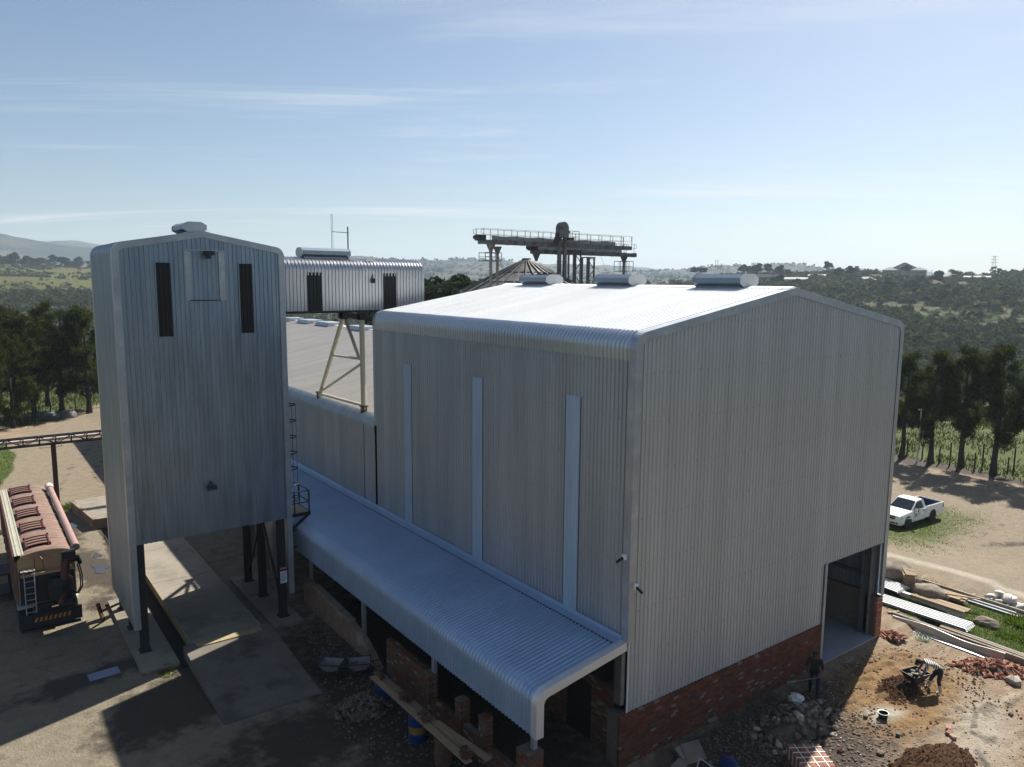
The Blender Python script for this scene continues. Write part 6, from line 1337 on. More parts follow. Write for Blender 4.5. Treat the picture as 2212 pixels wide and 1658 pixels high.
def timbers(n, w=0.23, t=0.05, jit=0.15):
    def f(o, l):
        for k in range(n): MB().cbox((0, 0, 0), (w, l * random.uniform(0.85, 1), t)).build('plank', M_wood, o); c = kids_of(o)[-1] if False else None
        for k, c in enumerate([b for b in bpy.data.objects if b.parent == o]): c.location = ((k % 3) * w * 1.1 - w, random.uniform(-jit, jit), t / 2 + (k // 3) * t * 1.05); c.rotation_euler = (0, 0, random.uniform(-0.03, 0.03))
    return f
lay('timber_stack', 20.55, -1.3, 1.35, 0.2, timbers(4), 'long timber planks lying on a white beam in the grass', 'timber')
lay('timber_stack', 22.0, -0.6, 1.6, 0.05, timbers(9), 'flat pile of brown boards near the kerb', 'timber', rz=0.12)
o = thing('timber_stack', (21.55, 1.9, gz(21.5, 1.9)), 'upright stack of short brown boards with a pale top board', 'timber')
for k in range(12):
    b = MB().cbox((0, 0, 0), (0.85, 0.5, 0.055)).build('board', M_wood, o); b.location = (random.uniform(-.05, .05), random.uniform(-.05, .05), 0.04 + k * 0.075); b.rotation_euler = (0, 0, 0.6 + random.uniform(-.12, .12))
    b2 = MB().cbox((0, 0, 0), (0.1, 0.45, 0.02)).build('spacer', M_wood, o); b2.location = (0.2, 0, 0.075 + k * 0.075)
for i, (x, y, l, a, lb) in enumerate(((21.6, -0.1, 2.4, 0.55, 'loose dark board lying skew over the timber by the boulder'), (19.9, -1.35, 1.0, -0.9, 'short pale batten sticking out of the sheet stack'), (18.2, 0.9, 0.6, 1.2, 'small pale batten on the bare ground by the doorway pier'), (23.6, -0.2, 0.5, 1.2, 'short log lying on the road edge by the sacks'))):
    b = MB().cbox((0, 0, 0), (0.12, l, 0.05)).build('loose_board', M_wood); b.location = (x, y, gz(x, y) + (0.45 if i == 0 else 0.15 if i == 1 else 0.04)); b.rotation_euler = (0.03, 0.02, a); tag(b, lb, 'board', 'loose boards')
def beamf(w, h, m):
    def f(o, l): MB().box(-w / 2, w / 2, -l / 2, l / 2, 0, h).build('web', m, o); MB().box(-w / 2 - 0.05, w / 2 + 0.05, -l / 2, l / 2, h, h + 0.02).build('flange', m, o)
    return f
lay('white_beam', 20.35, -1.2, 1.7, 0.0, beamf(0.12, 0.24, mat('dirty_white_paint', (0.45, 0.45, 0.42), 0.6, 0, 0.12, 3)), 'dirty white box beam under the planks on the grass', 'beam')
lay('flashing_strip', 17.65, -3.9, 0.7, 0.02, lambda o, l: (MB().grid([[(-0.28, y, 0.02), (0.0, y, 0.03), (0.05, y, 0.32 + 0.05 * math.sin(y * 2)), (0.09, y, 0.32 + 0.05 * math.sin(y * 2))] for y in np.linspace(-l / 2, l / 2, 16)]).build('folded_sheet', mat('dull_zinc', (0.36, 0.36, 0.36), 0.4, 0.6, 0.1, 1), o)), 'long folded zinc flashing lying along the bare ground', 'flashing')
lay('gutter_bundle', 18.5, -6.5, -1.0, 0.05, lambda o, l: [MB().beam((dx, -l / 2 + a, z), (dx + b, l / 2, z), w, 0.09).build('gutter', mm, o) for dx, a, b, z, w, mm in ((-0.3, 0, 0.1, 0.05, 0.22, M_paintsteel), (0.05, 0.7, 0, 0.06, 0.16, M_sheetw), (0.35, 1.4, -0.25, 0.05, 0.2, M_trim), (0.1, 2.0, 0.1, 0.14, 0.14, M_darksteel), (-0.1, 0.4, 0.15, 0.13, 0.12, M_wood))], 'bundle of dark and white gutters beyond the long sheet stack', 'gutters')
lay('conduit_bundle', 22.95, -2.6, 0.7, 0.03, lambda o, l: [MB().tube((dx, -l / 2 + a, z), (dx, l / 2 - a * 0.5, z), 0.045, n=8).build('pipe', M_sheetw, o) for dx, a, z in ((-0.2, 0, 0.05), (-0.1, 0.3, 0.05), (0, 0.1, 0.05), (0.1, 0.5, 0.05), (-0.05, 0.2, 0.13))], 'bundle of white pipes lying along the kerb', 'pipes')
def boulder(x, y, r_, label, seed, sz=0.6):
    bm = bmesh.new(); bmesh.ops.create_icosphere(bm, subdivisions=4, radius=1); rn = random.Random(seed); a, b, c = rn.random() * 9, rn.random() * 9, rn.random() * 9
    for v in bm.verts:
        k = 1 + 0.16 * math.sin(v.co.x * 2.3 + a) + 0.12 * math.sin(v.co.y * 3.1 + b) + 0.08 * math.sin(v.co.z * 4 + c + v.co.x * 3) + 0.045 * math.sin(v.co.x * 9 + v.co.y * 7 + a) * math.sin(v.co.z * 8 + b) + 0.02 * math.sin(v.co.y * 19 + c) * math.sin(v.co.x * 17); v.co = v.co * k * r_; v.co.z *= sz
    me = bpy.data.meshes.new('boulder'); bm.to_mesh(me); bm.free(); me.materials.append(M_rock)
    for p_ in me.polygons: p_.use_smooth = True
    o = link('boulder', me, None, (x, y, gz(x, y) + r_ * sz * 0.25)); return tag(o, label, 'boulder', 'boulders on the grass')
boulder(22.1, 3.0, 1.25, 'large smooth grey boulder partly hidden by the shed corner', 1); boulder(21.55, 0.9, 0.85, 'smooth brown boulder behind the planks', 2, 0.5); boulder(20.9, -2.0, 0.42, 'small dark boulder alone in the grass', 3); boulder(21.3, -5.0, 0.6, 'brown boulder cut by the right picture edge', 4); boulder(19.15, -0.7, 0.16, 'stone weighing down the white sheet stack', 5); 
tuft('grass_tuft', 22.2, -2.9, 0.55, 0.5, 420, M_grassblade, 'tall dark green weed clump beside the small boulder'); tuft('grass_tuft', 20.6, -3.6, 0.4, 0.3, 260, M_grassblade, 'low leafy weed on the grass near the gutters'); tuft('grass_tuft', 20.3, -2.9, 0.3, 0.25, 200, M_grassblade, 'pale leafy weed below the small boulder')
def sack(x, y, z, a, s, m, parent):
    bm = bmesh.new(); bmesh.ops.create_icosphere(bm, subdivisions=3, radius=1); ph = random.random() * 9
    for v in bm.verts:
        c = v.co; e = lambda q: math.copysign(abs(q) ** 0.6, q); k = 1 + 0.10 * math.sin(c.x * 5 + ph) * math.sin(c.y * 6 + ph * 2)
        v.co = Vector((e(c.x) * 0.36 * s * k, e(c.y) * 0.21 * s, c.z * 0.12 * s * k + 0.03 * math.sin(c.x * 3 + ph)))
    me = bpy.data.meshes.new('sack'); bm.to_mesh(me); bm.free(); me.materials.append(m); o = link('sack', me, parent, (x, y, z), (random.uniform(-.4, .4), random.uniform(-.4, .4), a))
    for p_ in me.polygons: p_.use_smooth = True
ms = mat('white_woven_sack', (0.50, 0.48, 0.44), 0.7, 0, 0.25, 6, 0.4, 20)
s1 = thing('sack_pile', (23.75, -1.35, gz(23.7, -1.3)), 'pile of white sacks heaped beside the road', 'sacks'); s2 = thing('sack_pile', (24.0, -2.45, gz(24, -2.4)), 'low spread of white sacks at the right picture edge', 'sacks')
for k in range(11): sack(random.uniform(-.4, .4), random.uniform(-.45, .45), 0.1 + 0.13 * (k // 3), random.random() * 3, random.uniform(.7, 1), ms, s1)
for k in range(9): sack(random.uniform(-.4, .5), random.uniform(-.6, .5), 0.08 + 0.1 * (k // 4), random.random() * 3, random.uniform(.7, 1), ms, s2)
kb = thing('kerb', (23.1, 0, -0.2), 'low concrete kerb between the grass strip and the road', 'kerb')
for k in range(22): MB().cbox((0, -14 + k * 1.0 + 0.5, 0.04), (0.12, 0.985, 0.2)).build('kerb_stone', M_concrete, kb)
kb.location = (23.15, 0, -0.24)
kb2 = thing('kerb', (18.0, -5.5, -0.22), 'earth-stained concrete edging between bare soil and grass', 'kerb')
for k in range(13): MB().cbox((0, -6 + k * 0.99, 0.02), (0.13, 0.97, 0.24)).build('kerb_stone', M_concrete, kb2)
rp_ = thing('rope_coil', put(16.35, -1.3, 0.02), 'tangled pale green rope lying on the bare ground', 'rope')
q = random.Random(3); mr = mat('green_rope', (0.30, 0.42, 0.32), 0.7)
for k in range(6): MB().poly([(0.55 * q.uniform(.3, 1) * math.cos(t + k) + q.uniform(-.1, .1), 0.4 * q.uniform(.4, 1) * math.sin(t * 1.3 + k), 0.02 + q.uniform(0, .05)) for t in np.linspace(0, 5, 12)], 0.010, 4).build('strand', mr, rp_)
lp = thing('lamp_post', put(48.56, 14.49), 'slim grey lamp post standing before the pines', 'lamp post')
M_lampg = mat('pale_lamp_grey', (0.5, 0.5, 0.48), 0.5, 0, 0.1, 2); MB().tube((0, 0, -0.2), (0.05, 0, 4.9), 0.075, 0.055, 8).build('pole', M_lampg, lp); MB().box(-0.45, 0.05, -0.06, 0.06, 4.88, 4.97).build('lamp_head', M_lampg, lp)
# ================================================================== pickup
M_glass = mat('dark_window_glass', (0.02, 0.024, 0.026), 0.08, 0, 0.02, 1, spec=0.9)
M_carw = mat('white_car_paint', (0.80, 0.80, 0.79), 0.25, 0, 0.02, 1, spec=0.6)
M_bed = mat('blue_bed_liner', (0.008, 0.03, 0.11), 0.55, 0, 0.15, 3)
_a = put(30.29, 6.36); _b = put(33.03, 6.21); _mid = (_a + _b) / 2
hdg = math.atan2(_a.y - _b.y, _a.x - _b.x); _left = Vector((-math.sin(hdg), math.cos(hdg), 0))
pu = thing('pickup', _mid - _left * 0.74, 'white single-cab pickup with a blue-lined load bed on the grass island', 'pickup', rz=hdg)
pu.location.z = gz(pu.location.x, pu.location.y) + 0.02
FA, RA = 1.54, -1.54
def loft(st, close=True):
    """stations (x, hw_bottom, hw_top, zb, zm, zt)"""
    mb = MB(); rows = []
    for x, hb_, ht, zb, zm, zt in st:
        half = [(hb_ * 0.92, zb), (hb_, zb + 0.10), (hb_ * 1.01, zm), (ht, zt - 0.05), (ht * 0.93, zt)]
        rows.append([(x, y, z) for y, z in half] + [(x, -y, z) for y, z in reversed(half)])
        rows[-1].append(rows[-1][0])
    mb.grid(rows); o = len(mb.v); mb.add(rows[0][:-1], [tuple(range(10))]); mb.add(rows[-1][:-1], [tuple(range(9, -1, -1))]); return mb
body = loft([(2.44, .74, .70, .36, .58, .80), (2.36, .84, .78, .30, .62, .93), (2.1, .88, .80, .30, .68, 1.0), (1.6, .89, .82, .32, .72, 1.06), (1.0, .89, .84, .32, .74, 1.12), (-0.55, .89, .86, .32, .74, 1.12), (-0.72, .89, .86, .34, .74, 1.12)]).build('body', M_carw, pu)
bedo = MB()
bedo.box(-2.86, -0.76, 0.80, 0.89, 0.42, 1.16); bedo.box(-2.86, -0.76, -0.89, -0.80, 0.42, 1.16); bedo.box(-2.90, -2.82, -0.89, 0.89, 0.42, 1.16); bedo.box(-0.82, -0.76, -0.85, 0.85, 0.42, 1.16)
bd_ = bedo.build('load_bed', M_carw, pu)
ln = MB(); ln.box(-2.80, -0.84, -0.795, 0.795, 0.66, 0.70); ln.box(-2.80, -0.84, 0.772, 0.797, 0.70, 1.14); ln.box(-2.80, -0.84, -0.797, -0.772, 0.70, 1.14); ln.box(-2.818, -2.79, -0.79, 0.79, 0.7, 1.14); ln.box(-0.85, -0.822, -0.79, 0.79, 0.7, 1.14); ln.build('bed_liner', M_bed, bd_)
rl = MB(); rl.poly([(-0.8, 0.845, 1.175), (-2.86, 0.845, 1.175), (-2.86, -0.845, 1.175), (-0.8, -0.845, 1.175)], 0.025, 6); rl.build('bed_rail', M_carw, bd_)
cab = MB(); cb = [(1.02, 0.80, 1.10), (0.28, 0.66, 1.64), (0.10, 0.64, 1.685), (-0.48, 0.64, 1.68), (-0.60, 0.66, 1.62), (-0.72, 0.82, 1.10)]
cab.grid([[(x, y, z) for x, y, z in cb], [(x, y * 0.5, z + (0.02 if z > 1.5 else 0)) for x, y, z in cb], [(x, -y * 0.5, z + (0.02 if z > 1.5 else 0)) for x, y, z in cb], [(x, -y, z) for x, y, z in cb]])
cab.add([(x, y, z) for x, y, z in cb], [tuple(range(6))]); cab.add([(x, -y, z) for x, y, z in cb], [tuple(range(5, -1, -1))])
cabo = cab.build('cab', M_carw, pu)
MB().prism([(0.985, 0.72, 1.14), (0.985, -0.72, 1.14), (0.315, -0.60, 1.628), (0.315, 0.60, 1.628)], (0.016, 0, 0.02)).build('windscreen', M_glass, cabo)
MB().prism([(0.90, 0.73, 1.12), (0.90, -0.73, 1.12), (0.99, -0.73, 1.118), (0.99, 0.73, 1.118)], (0.0, 0, 0.022)).build('wiper_cowl', M_tyre, cabo)
for s in (1, -1):
    MB().prism([(0.80, 0.785 * s, 1.15), (0.25, 0.672 * s, 1.58), (-0.30, 0.668 * s, 1.60), (-0.42, 0.795 * s, 1.15)], (0, 0.014 * s, 0)).build('side_window', M_glass, cabo)
    MB().box(0.86, 0.87, 0.888 * s - 0.008, 0.888 * s + 0.012, 0.45, 1.08).build('door_gap', M_tyre, body); MB().box(-0.5, -0.49, 0.888 * s - 0.008, 0.888 * s + 0.012, 0.45, 1.08).build('door_gap', M_tyre, body)
    MB().box(-0.42, -0.22, 0.90 * s - 0.015, 0.90 * s + 0.015, 0.98, 1.02).build('door_handle', M_tyre, body)
    mi = MB().cbox((0.72, 0.99 * s, 1.19), (0.10, 0.22, 0.18)).build('mirror', M_tyre, pu); MB().cbox((0.775, 0.99 * s, 1.20), (0.02, 0.2, 0.15)).build('mirror_cap', M_white, mi)
    MB().prism([(2.40, 0.82 * s, 0.72), (2.45, 0.50 * s, 0.72), (2.41, 0.50 * s, 0.90), (2.20, 0.86 * s, 0.93), (2.15, 0.885 * s, 0.80)], (0.01, 0.01 * s, 0.012)).build('headlight', mat('headlight%d' % s, (0.62, 0.60, 0.52), 0.15, 0.2, 0.15, 9), pu)
    MB().cbox((2.42, 0.62 * s, 0.46), (0.06, 0.16, 0.09)).build('fog_lamp', M_tyre, pu)
    MB().box(-2.91, -2.80, 0.84 * s - 0.06, 0.84 * s + 0.06, 0.78, 1.08).build('tail_lamp', mat('tail_red%d' % s, (0.35, 0.02, 0.015), 0.3), pu)
    for x in (FA, RA):
        MB().lathe((x, 0.70 * s, 0.42), [(0.44, -0.2), (0.44, 0.196)], 22, 'y').build('wheel_arch', M_black, pu)
        w_ = MB().lathe((x, 0.80 * s, 0.35), [(0.22, -0.11), (0.33, -0.11), (0.355, -0.08), (0.355, 0.08), (0.33, 0.11), (0.22, 0.11)], 22, 'y').build('wheel', M_tyre, pu)
        MB().lathe((x, 0.80 * s, 0.35), [(0.23, -0.10), (0.06, -0.085), (0.06, 0.085), (0.23, 0.10)], 14, 'y').build('rim', M_paintsteel, w_)
MB().prism([(2.452, 0.46, 0.68), (2.452, -0.46, 0.68), (2.40, -0.50, 0.90), (2.40, 0.50, 0.90)], (0.014, 0, 0)).build('grille', M_black, pu)
MB().box(2.445, 2.462, -0.5, 0.5, 0.40, 0.49).build('air_intake', M_black, pu); MB().box(2.462, 2.472, -0.22, 0.22, 0.47, 0.57).build('number_plate', M_white, pu)
MB().box(-2.98, -2.90, -0.8, 0.8, 0.45, 0.56).build('rear_bumper', M_darksteel, pu)
MB().tube((0.0, 0.3, 1.69), (-0.12, 0.3, 1.82), 0.012, n=5).build('aerial', M_tyre, cabo)
MB().prism([(0.82, 0.912, 0.70), (0.62, 0.912, 0.68), (0.50, 0.912, 0.76), (0.52, 0.912, 0.88), (0.64, 0.912, 0.94), (0.70, 0.912, 0.90), (0.80, 0.912, 0.74)], (0, 0.004, 0)).build('door_emblem', mat('emblem_red', (0.32, 0.03, 0.02), 0.4), body)
MB().prism([(0.76, 0.917, 0.74), (0.58, 0.917, 0.78), (0.60, 0.917, 0.82), (0.76, 0.917, 0.78)], (0, 0.003, 0)).build('emblem_stroke', M_white, body)
em = mat('emblem_green', (0.30, 0.32, 0.22), 0.4)
for z, a, b in ((0.92, 0.14, 0.36), (0.82, 0.12, 0.38), (0.72, 0.16, 0.36)): MB().box(a, b, 0.910, 0.915, z, z + 0.045).build('emblem_bar', em, body)

# ================================================================== people
def body_mesh(name, J, E, mats, cls):
    """J: joint -> (xyz, radius); E: edges; cls: joint -> material slot; a skinned continuous figure"""
    names = list(J); idx = {n: i for i, n in enumerate(names)}
    me = bpy.data.meshes.new(name); me.from_pydata([J[n][0] for n in names], [(idx[a], idx[b]) for a, b in E], []); me.update()
    o = bpy.data.objects.new(name, me); col.objects.link(o)
    sk = o.modifiers.new('skin', 'SKIN'); sk.use_smooth_shade = True
    for i, n in enumerate(names): r_ = J[n][1]; me.skin_vertices[0].data[i].radius = (r_, r_) if not isinstance(r_, tuple) else r_
    me.skin_vertices[0].data[0].use_root = True
    ss = o.modifiers.new('sub', 'SUBSURF'); ss.levels = 2; ss.render_levels = 2
    dg = bpy.context.evaluated_depsgraph_get(); out_ = bpy.data.meshes.new_from_object(o.evaluated_get(dg)); bpy.data.objects.remove(o)
    out_.materials.clear()
    for m_ in mats: out_.materials.append(m_)
    segs = [(np.array(J[a][0]), np.array(J[b][0]), cls.get((a, b), cls.get(b, 0))) for a, b in E]
    C = np.array([p_.center[:] for p_ in out_.polygons]); bd = np.full(len(C), 1e9); bk = np.zeros(len(C), int)
    for a, b, k in segs:
        d = b - a; t_ = np.clip((C - a) @ d / max(d @ d, 1e-9), 0, 1)[:, None]; q_ = np.linalg.norm(C - a - t_ * d, axis=1); s_ = q_ < bd; bd[s_] = q_[s_]; bk[s_] = k
    for p_, k in zip(out_.polygons, bk): p_.material_index = int(k); p_.use_smooth = True
    return out_
def hand(J, E, cls, s, wrist, d, dn, slot):
    """palm and five fingers off the wrist; d = along the hand, dn = curl direction"""
    d = Vector(d).normalized(); dn = Vector(dn).normalized(); sd = d.cross(dn).normalized(); w_ = Vector(J[wrist][0]); pm = 'palm' + s; J[pm] = (tuple(w_ + d * 0.06), 0.034); E.append((wrist, pm)); cls[pm] = slot
    for k in range(4):
        l = (0.065, 0.078, 0.072, 0.055)[k]; b = w_ + d * 0.10 + sd * (0.027 - 0.018 * k); m_ = b + d * l * 0.6 + dn * 0.018; t_ = m_ + d * l * 0.25 + dn * 0.045
        for q_, (pt, r_) in enumerate(((b, 0.0095), (m_, 0.009), (t_, 0.008))): J['f%s%d%d' % (s, k, q_)] = (tuple(pt), r_)
        E.extend([(pm, 'f%s%d0' % (s, k)), ('f%s%d0' % (s, k), 'f%s%d1' % (s, k)), ('f%s%d1' % (s, k), 'f%s%d2' % (s, k))])
        for q_ in range(3): cls['f%s%d%d' % (s, k, q_)] = slot
    b = w_ + d * 0.035 + sd * 0.035; t_ = b + d * 0.045 + sd * 0.025 + dn * 0.02
    J['th' + s + '0'] = (tuple(b), 0.012); J['th' + s + '1'] = (tuple(t_), 0.009); E.extend([(pm, 'th' + s + '0'), ('th' + s + '0', 'th' + s + '1')]); cls['th' + s + '0'] = cls['th' + s + '1'] = slot
M_skin = mat('brown_skin', (0.10, 0.052, 0.034), 0.55, 0, 0.08, 8)
M_hair = mat('short_black_hair', (0.012, 0.011, 0.010), 0.9)
M_boot = mat('cream_gumboot', (0.52, 0.44, 0.30), 0.6, 0, 0.15, 8)
M_trou = mat('dark_trousers', (0.022, 0.025, 0.032), 0.85, 0, 0.2, 8)
M_blut = mat('blue_work_trousers', (0.009, 0.013, 0.055), 0.85, 0, 0.2, 8)
M_jack = mat('grey_work_jacket', (0.03, 0.028, 0.027), 0.9, 0, 0.2, 8)
M_stripe = bpy.data.materials.new('striped_shirt'); M_stripe.use_nodes = True; t = M_stripe.node_tree
tcn = N(t, 'ShaderNodeTexCoord'); sx_ = N(t, 'ShaderNodeSeparateXYZ'); t.links.new(tcn.outputs['Object'], sx_.inputs[0])
fr_ = mth('GREATER_THAN', mth('FRACT', mth('MULTIPLY', sx_.outputs['X'], 13.0, t), None, t), 0.5, t)
mx_ = N(t, 'ShaderNodeMix', _data_type='RGBA'); t.links.new(fr_, mx_.inputs[0]); mx_.inputs[6].default_value = (0.02, 0.02, 0.022, 1); mx_.inputs[7].default_value = (0.55, 0.54, 0.52, 1)
t.links.new(mx_.outputs[2], t.nodes['Principled BSDF'].inputs['Base Color']); t.nodes['Principled BSDF'].inputs['Roughness'].default_value = 0.9
# stooping worker (x forward, y left)
J = {'pelvis': ((0, 0, 0.93), (0.145, 0.12)), 'waist': ((0.17, 0, 1.05), (0.135, 0.11)), 'chest': ((0.38, 0, 1.13), (0.155, 0.12)), 'neckb': ((0.56, 0, 1.14), 0.075), 'neck': ((0.63, 0, 1.12), 0.052), 'skull': ((0.74, 0, 1.08), 0.095), 'face': ((0.80, 0, 1.01), 0.07), 'chin': ((0.79, 0, 0.94), 0.04), 'nose': ((0.875, 0, 0.99), 0.016)}
E = [('pelvis', 'waist'), ('waist', 'chest'), ('chest', 'neckb'), ('neckb', 'neck'), ('neck', 'skull'), ('skull', 'face'), ('face', 'chin'), ('face', 'nose')]
cls = {'waist': 0, 'chest': 0, 'neckb': 0, 'neck': 1, 'skull': 1, 'face': 1, 'chin': 1, 'nose': 1}
for s, sg in (('l', 1), ('r', -1)):
    st_ = 0.0 if s == 'l' else 0.28
    J.update({'ear' + s: ((0.72, 0.1 * sg, 1.04), 0.018), 'hip' + s: ((-0.01, 0.10 * sg, 0.88), 0.105), 'knee' + s: ((0.06 + st_ * 0.5, 0.16 * sg, 0.50), 0.072), 'shin' + s: ((0.02 + st_ * .8, 0.17 * sg, 0.36), 0.07), 'ank' + s: ((-0.03 + st_, 0.19 * sg, 0.10), 0.058), 'toe' + s: ((0.14 + st_, 0.20 * sg, 0.045), 0.045),
              'sho' + s: ((0.47, 0.18 * sg, 1.13), 0.07), 'elb' + s: ((0.55, 0.26 * sg, 0.86), 0.048), 'wri' + s: ((0.68, 0.24 * sg, 0.64), 0.03)})
    E += [('skull', 'ear' + s), ('pelvis', 'hip' + s), ('hip' + s, 'knee' + s), ('knee' + s, 'shin' + s), ('shin' + s, 'ank' + s), ('ank' + s, 'toe' + s), ('chest', 'sho' + s), ('sho' + s, 'elb' + s), ('elb' + s, 'wri' + s)]
    cls.update({'ear' + s: 1, 'hip' + s: 2, 'knee' + s: 2, 'shin' + s: 2, 'ank' + s: 3, 'toe' + s: 3, 'sho' + s: 0, 'elb' + s: 0, 'wri' + s: 1})
    hand(J, E, cls, s, 'wri' + s, (0.45, 0, -0.85), (0.5, 0, 0.2), 1)
bm1 = body_mesh('person', J, E, [M_stripe, M_skin, M_trou, M_boot], cls)
pp = put(12.35, -3.72); p1 = thing('person', pp, 'worker in striped shirt and dark trousers stooping over a wheelbarrow', 'person', rz=math.atan2(0.70, -0.55)); link('body', bm1, p1)
cap = MB(); cap.lathe((0.735, 0, 1.115), [(0.105, -0.02), (0.098, 0.04), (0.06, 0.08), (0.01, 0.09)], 14); co = cap.build('hair', M_hair, p1, smooth=True)
# standing worker at the shed wall
J = {'pelvis': ((0, 0, 0.93), (0.15, 0.115)), 'waist': ((0.02, 0, 1.10), (0.14, 0.105)), 'chest': ((0.07, 0, 1.30), (0.17, 0.12)), 'neckb': ((0.10, 0, 1.44), 0.075), 'neck': ((0.12, 0, 1.50), 0.054), 'skull': ((0.15, 0, 1.62), 0.095), 'face': ((0.20, 0, 1.57), 0.072), 'chin': ((0.21, 0, 1.50), 0.042), 'nose': ((0.275, 0, 1.57), 0.016)}
E = [('pelvis', 'waist'), ('waist', 'chest'), ('chest', 'neckb'), ('neckb', 'neck'), ('neck', 'skull'), ('skull', 'face'), ('face', 'chin'), ('face', 'nose')]
cls = {'waist': 0, 'chest': 0, 'neckb': 0, 'neck': 1, 'skull': 1, 'face': 1, 'chin': 1, 'nose': 1}
for s, sg in (('l', 1), ('r', -1)):
    st_ = 0.12 * sg
    J.update({'ear' + s: ((0.13, 0.1 * sg, 1.58), 0.018), 'hip' + s: ((0, 0.10 * sg, 0.87), 0.105), 'knee' + s: ((0.05 + st_ * .6, 0.13 * sg, 0.48), 0.072), 'ank' + s: ((-0.02 + st_, 0.14 * sg, 0.09), 0.055), 'toe' + s: ((0.14 + st_, 0.16 * sg, 0.045), 0.045),
              'sho' + s: ((0.08, 0.20 * sg, 1.38), 0.075), 'elb' + s: ((0.16, 0.27 * sg, 1.09), 0.05), 'wri' + s: ((0.40, 0.16 * sg, 0.98), 0.032)})
    E += [('skull', 'ear' + s), ('pelvis', 'hip' + s), ('hip' + s, 'knee' + s), ('knee' + s, 'ank' + s), ('ank' + s, 'toe' + s), ('chest', 'sho' + s), ('sho' + s, 'elb' + s), ('elb' + s, 'wri' + s)]
    cls.update({'ear' + s: 1, 'hip' + s: 2, 'knee' + s: 2, 'ank' + s: 2, 'toe' + s: 3, 'sho' + s: 0, 'elb' + s: 0, 'wri' + s: 1})
    hand(J, E, cls, s, 'wri' + s, (0.8, -0.2 * sg, -0.3), (0.1, -0.8 * sg, -0.5), 1)
bm2 = body_mesh('person', J, E, [M_jack, M_skin, M_blut, M_tyre], cls)
pp = put(8.45, -1.15); p2 = thing('person', pp, 'worker in grey jacket and blue trousers standing in the shade by the brick wall', 'person', rz=R(205)); link('body', bm2, p2); p2.scale = (1.03, 1.03, 1.03)
cp = MB(); cp.lathe((0.145, 0, 1.64), [(0.11, -0.01), (0.105, 0.05), (0.06, 0.09), (0.01, 0.095)], 14); cp.cbox((0.26, 0, 1.64), (0.12, 0.14, 0.012)); cp.build('cap', M_jack, p2)
sv = thing('shovel', p2.location, 'shovel held by the worker standing in the shade', 'shovel', rz=R(205))
MB().tube((0.30, 0.35, 0.95), (0.75, -0.55, 0.75), 0.017, n=6).build('shaft', M_wood, sv); MB().prism([(0.74, -0.5, 0.76), (0.86, -0.6, 0.74), (0.93, -0.82, 0.68), (0.80, -0.84, 0.68), (0.70, -0.62, 0.73)], (0, 0, 0.012)).build('blade', M_trim, sv)

# ================================================================== far buildings and masts
def sight(px, dist):
    a = YAW + math.atan((px - 1106) / 1632.8); x = CAM.x + dist * math.sin(a); y = CAM.y + dist * math.cos(a); return x, y, gz(x, y), a
def house(name, px, dist, w, d, h, rh, wallm, roofm, label, hip=True, rot=0.0, wins=0, zoff=-0.3):
    x, y, z, a = sight(px, dist); t = thing(name, (x, y, z + zoff), label, 'building', None, -a + rot)
    MB().box(-w / 2, w / 2, 0, d, 0, h).build('wall', wallm, t); e = 0.6
    k = min(d, w) / 2 if hip else 0
    if w >= d: rg = [(-w / 2 + k * .98, d / 2, h + rh), (w / 2 - k * .98, d / 2, h + rh)]
    else: rg = [(0, k, h + rh), (0, d - k, h + rh)]
    v = [(-w / 2 - e, -e, h), (w / 2 + e, -e, h), (w / 2 + e, d + e, h), (-w / 2 - e, d + e, h)] + rg
    f = [(0, 1, 5, 4), (2, 3, 4, 5), (1, 2, 5), (3, 0, 4)] if w >= d else [(0, 1, 4), (1, 2, 5, 4), (2, 3, 5), (3, 0, 4, 5)]
    MB().add(v, f).build('roof', roofm, t)
    for i in range(wins):
        xx = -w / 2 + (i + 0.5) * w / wins; wd = w / wins * 0.45; wn = MB().box(xx - wd / 2, xx + wd / 2, -0.12, 0.0, h * 0.45, h * 0.78).build('window', M_glass, t); MB().box(xx - wd / 2 - .15, xx + wd / 2 + .15, -0.2, -0.02, h * 0.40, h * 0.45).build('sill', M_white, wn)
    return t
M_tanw = mat('tan_hall_wall', (0.36, 0.30, 0.21), 0.9, 0, 0.08, 0.1); M_slate = mat('dark_slate_roof', (0.03, 0.034, 0.045), 0.9, 0, 0.1, 0.2, spec=0.05); M_palef = mat('pale_sheet_roof', (0.40, 0.40, 0.39), 0.8, 0.0, 0.1, 0.2, spec=0.1); M_brownroof = mat('brown_tile_roof', (0.16, 0.125, 0.10), 0.9, 0, 0.1, 0.3, spec=0.05); M_green = mat('dull_green_shed', (0.12, 0.15, 0.14), 0.7, 0, 0.1, .2)
hx, hy, hz_, ha = sight(1942, 660)
hall = thing('hall', (hx, hy, hz_ - 0.5), 'large tan hall with a dark pyramid roof and two pale corner roofs on the hill', 'building', None, -ha); hall.scale = (0.72, 0.72, 0.72)
MB().box(-21, 21, 0, 30, 0, 9.5).build('wall', M_tanw, hall)
MB().add([(-17, 4, 9.5), (17, 4, 9.5), (17, 34, 9.5), (-17, 34, 9.5), (-1, 19, 18), (1, 19, 18)], [(0, 1, 5, 4), (1, 2, 5), (2, 3, 4, 5), (3, 0, 4)]).build('main_roof', M_slate, hall)
for x in (-14, 14): MB().add([(x - 8.5, -1, 9.5), (x + 8.5, -1, 9.5), (x + 8.5, 12, 9.5), (x - 8.5, 12, 9.5), (x, 5, 13)], [(0, 1, 4), (1, 2, 4), (2, 3, 4), (3, 0, 4)]).build('corner_roof', M_palef, hall)
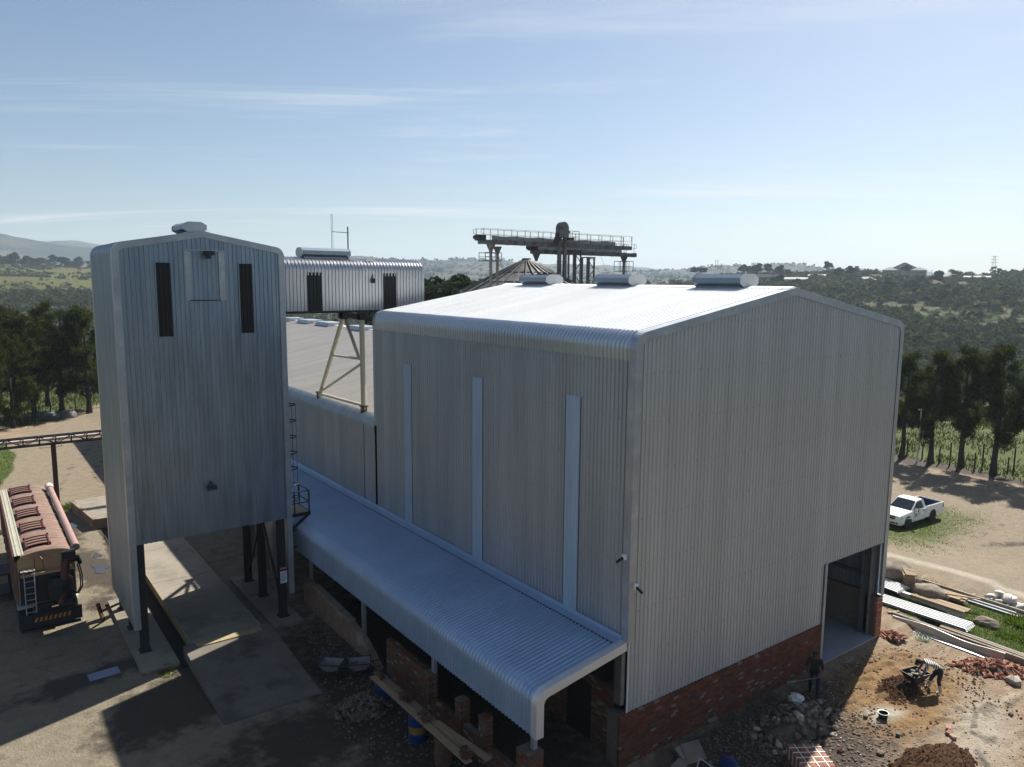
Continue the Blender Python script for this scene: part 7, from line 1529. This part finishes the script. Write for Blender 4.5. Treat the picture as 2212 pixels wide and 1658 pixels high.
for k in range(6):
    x = -20.8 + k * 8.32; MB().box(x - 0.3, x + 0.3, -0.3, 0, 0, 9.4).build('pilaster', M_brownroof, hall)
for k in range(5):
    for z0, z1 in ((1.0, 2.6), (5.8, 7.6)):
        if z0 > 3 and k in (1, 2, 3): continue
        x = -16.6 + k * 8.3; wn = MB().box(x - 2.6, x + 2.6, -0.2, 0, z0, z1).build('window', M_glass, hall); MB().box(x - 2.8, x + 2.8, -0.3, -0.01, z0 - 0.3, z0).build('sill', M_white, wn)
house('bungalow', 2002, 560, 15, 10, 2.6, 2.6, M_tanw, M_brownroof, 'hip roofed bungalow right of the big hall', wins=3)
house('bungalow', 2068, 550, 11, 9, 2.6, 2.2, M_tanw, M_brownroof, 'smaller hip roofed bungalow beside the green lawn on the hill', wins=2)
house('bungalow', 1862, 600, 13, 9, 3, 2.2, M_tanw, M_palef, 'small pale roofed house left of the big hall', wins=2)
house('farm_shed', 1648, 640, 20, 14, 4.5, 2.5, M_green, M_slate, 'dark green shed under the skyline tree', hip=False)
house('farm_shed', 1712, 600, 16, 12, 4, 1.5, M_tanw, M_palef, 'pale roofed shed right of the dark green shed', hip=False, wins=3)
house('greenhouse', 1640, 470, 40, 16, 3.2, 1.0, mat('greenhouse_side', (0.5, 0.5, 0.47), 0.5, 0, 0.2, 0.5), M_palef, 'long low pale greenhouse on the wooded slope', hip=False, wins=16)
house('farm_shed', 1762, 660, 17, 9, 2.5, 1.2, M_tanw, M_palef, 'low white roofed building on the hill left of the hall', hip=False)
house('farm_shed', 2108, 640, 22, 10, 2.5, 1.0, M_tanw, M_palef, 'long low pale building at the right end of the hill', hip=False)
house('bungalow', 2040, 640, 12, 8, 3, 2, M_white, M_palef, 'white house among the trees behind the bungalows', wins=2)
def pylon(px, dist, h, label, kind='pylon'):
    x, y, z, a = sight(px, dist); t = thing('power_pylon' if kind == 'pylon' else 'radio_mast', (x, y, z - 1), label, 'pylon' if kind == 'pylon' else 'mast', None, -a)
    if kind == 'pylon':
        w = h * 0.13
        for sx in (-1, 1):
            for sy in (-1, 1): MB().beam((sx * w, sy * w, 0), (sx * w * 0.16, sy * w * .16, h), 0.3).build('leg', M_paintsteel, t)
        b = MB()
        for k in range(7):
            f0, f1 = k / 7, (k + 1) / 7; w0, w1 = w * (1 - .84 * f0), w * (1 - .84 * f1); b.beam((-w0, -w0, f0 * h), (w1, -w1, f1 * h), 0.16); b.beam((w0, -w0, f0 * h), (-w1, -w1, f1 * h), 0.16)
        b.build('bracing', M_paintsteel, t)
        for z_ in (0.72, 0.84, 0.96): MB().beam((-h * .14, 0, z_ * h), (h * .14, 0, z_ * h), 0.3).build('cross_arm', M_paintsteel, t)
    else: MB().tube((0, 0, 0), (0, 0, h), 0.35, 0.2, 6).build('pole', M_paintsteel, t); MB().tube((0.6, 0, h * .85), (0.6, 0, h), 0.12, n=5).build('aerial', M_paintsteel, t)
    return t
pylon(1551, 1050, 24, 'lattice power pylon right of the two thin masts'); pylon(1655, 1250, 26, 'pylon between the skyline trees'); pylon(2132, 980, 26, 'power pylon on the hill near the right picture edge'); pylon(1622, 1300, 30, 'faint pylon behind the tall open skyline tree')
pylon(1538, 900, 24, 'left of two thin masts on the hill', 'm'); pylon(1543, 900, 24, 'right of two thin masts on the hill', 'm'); pylon(2000, 1100, 14, 'short thin mast behind the hall', 'm')
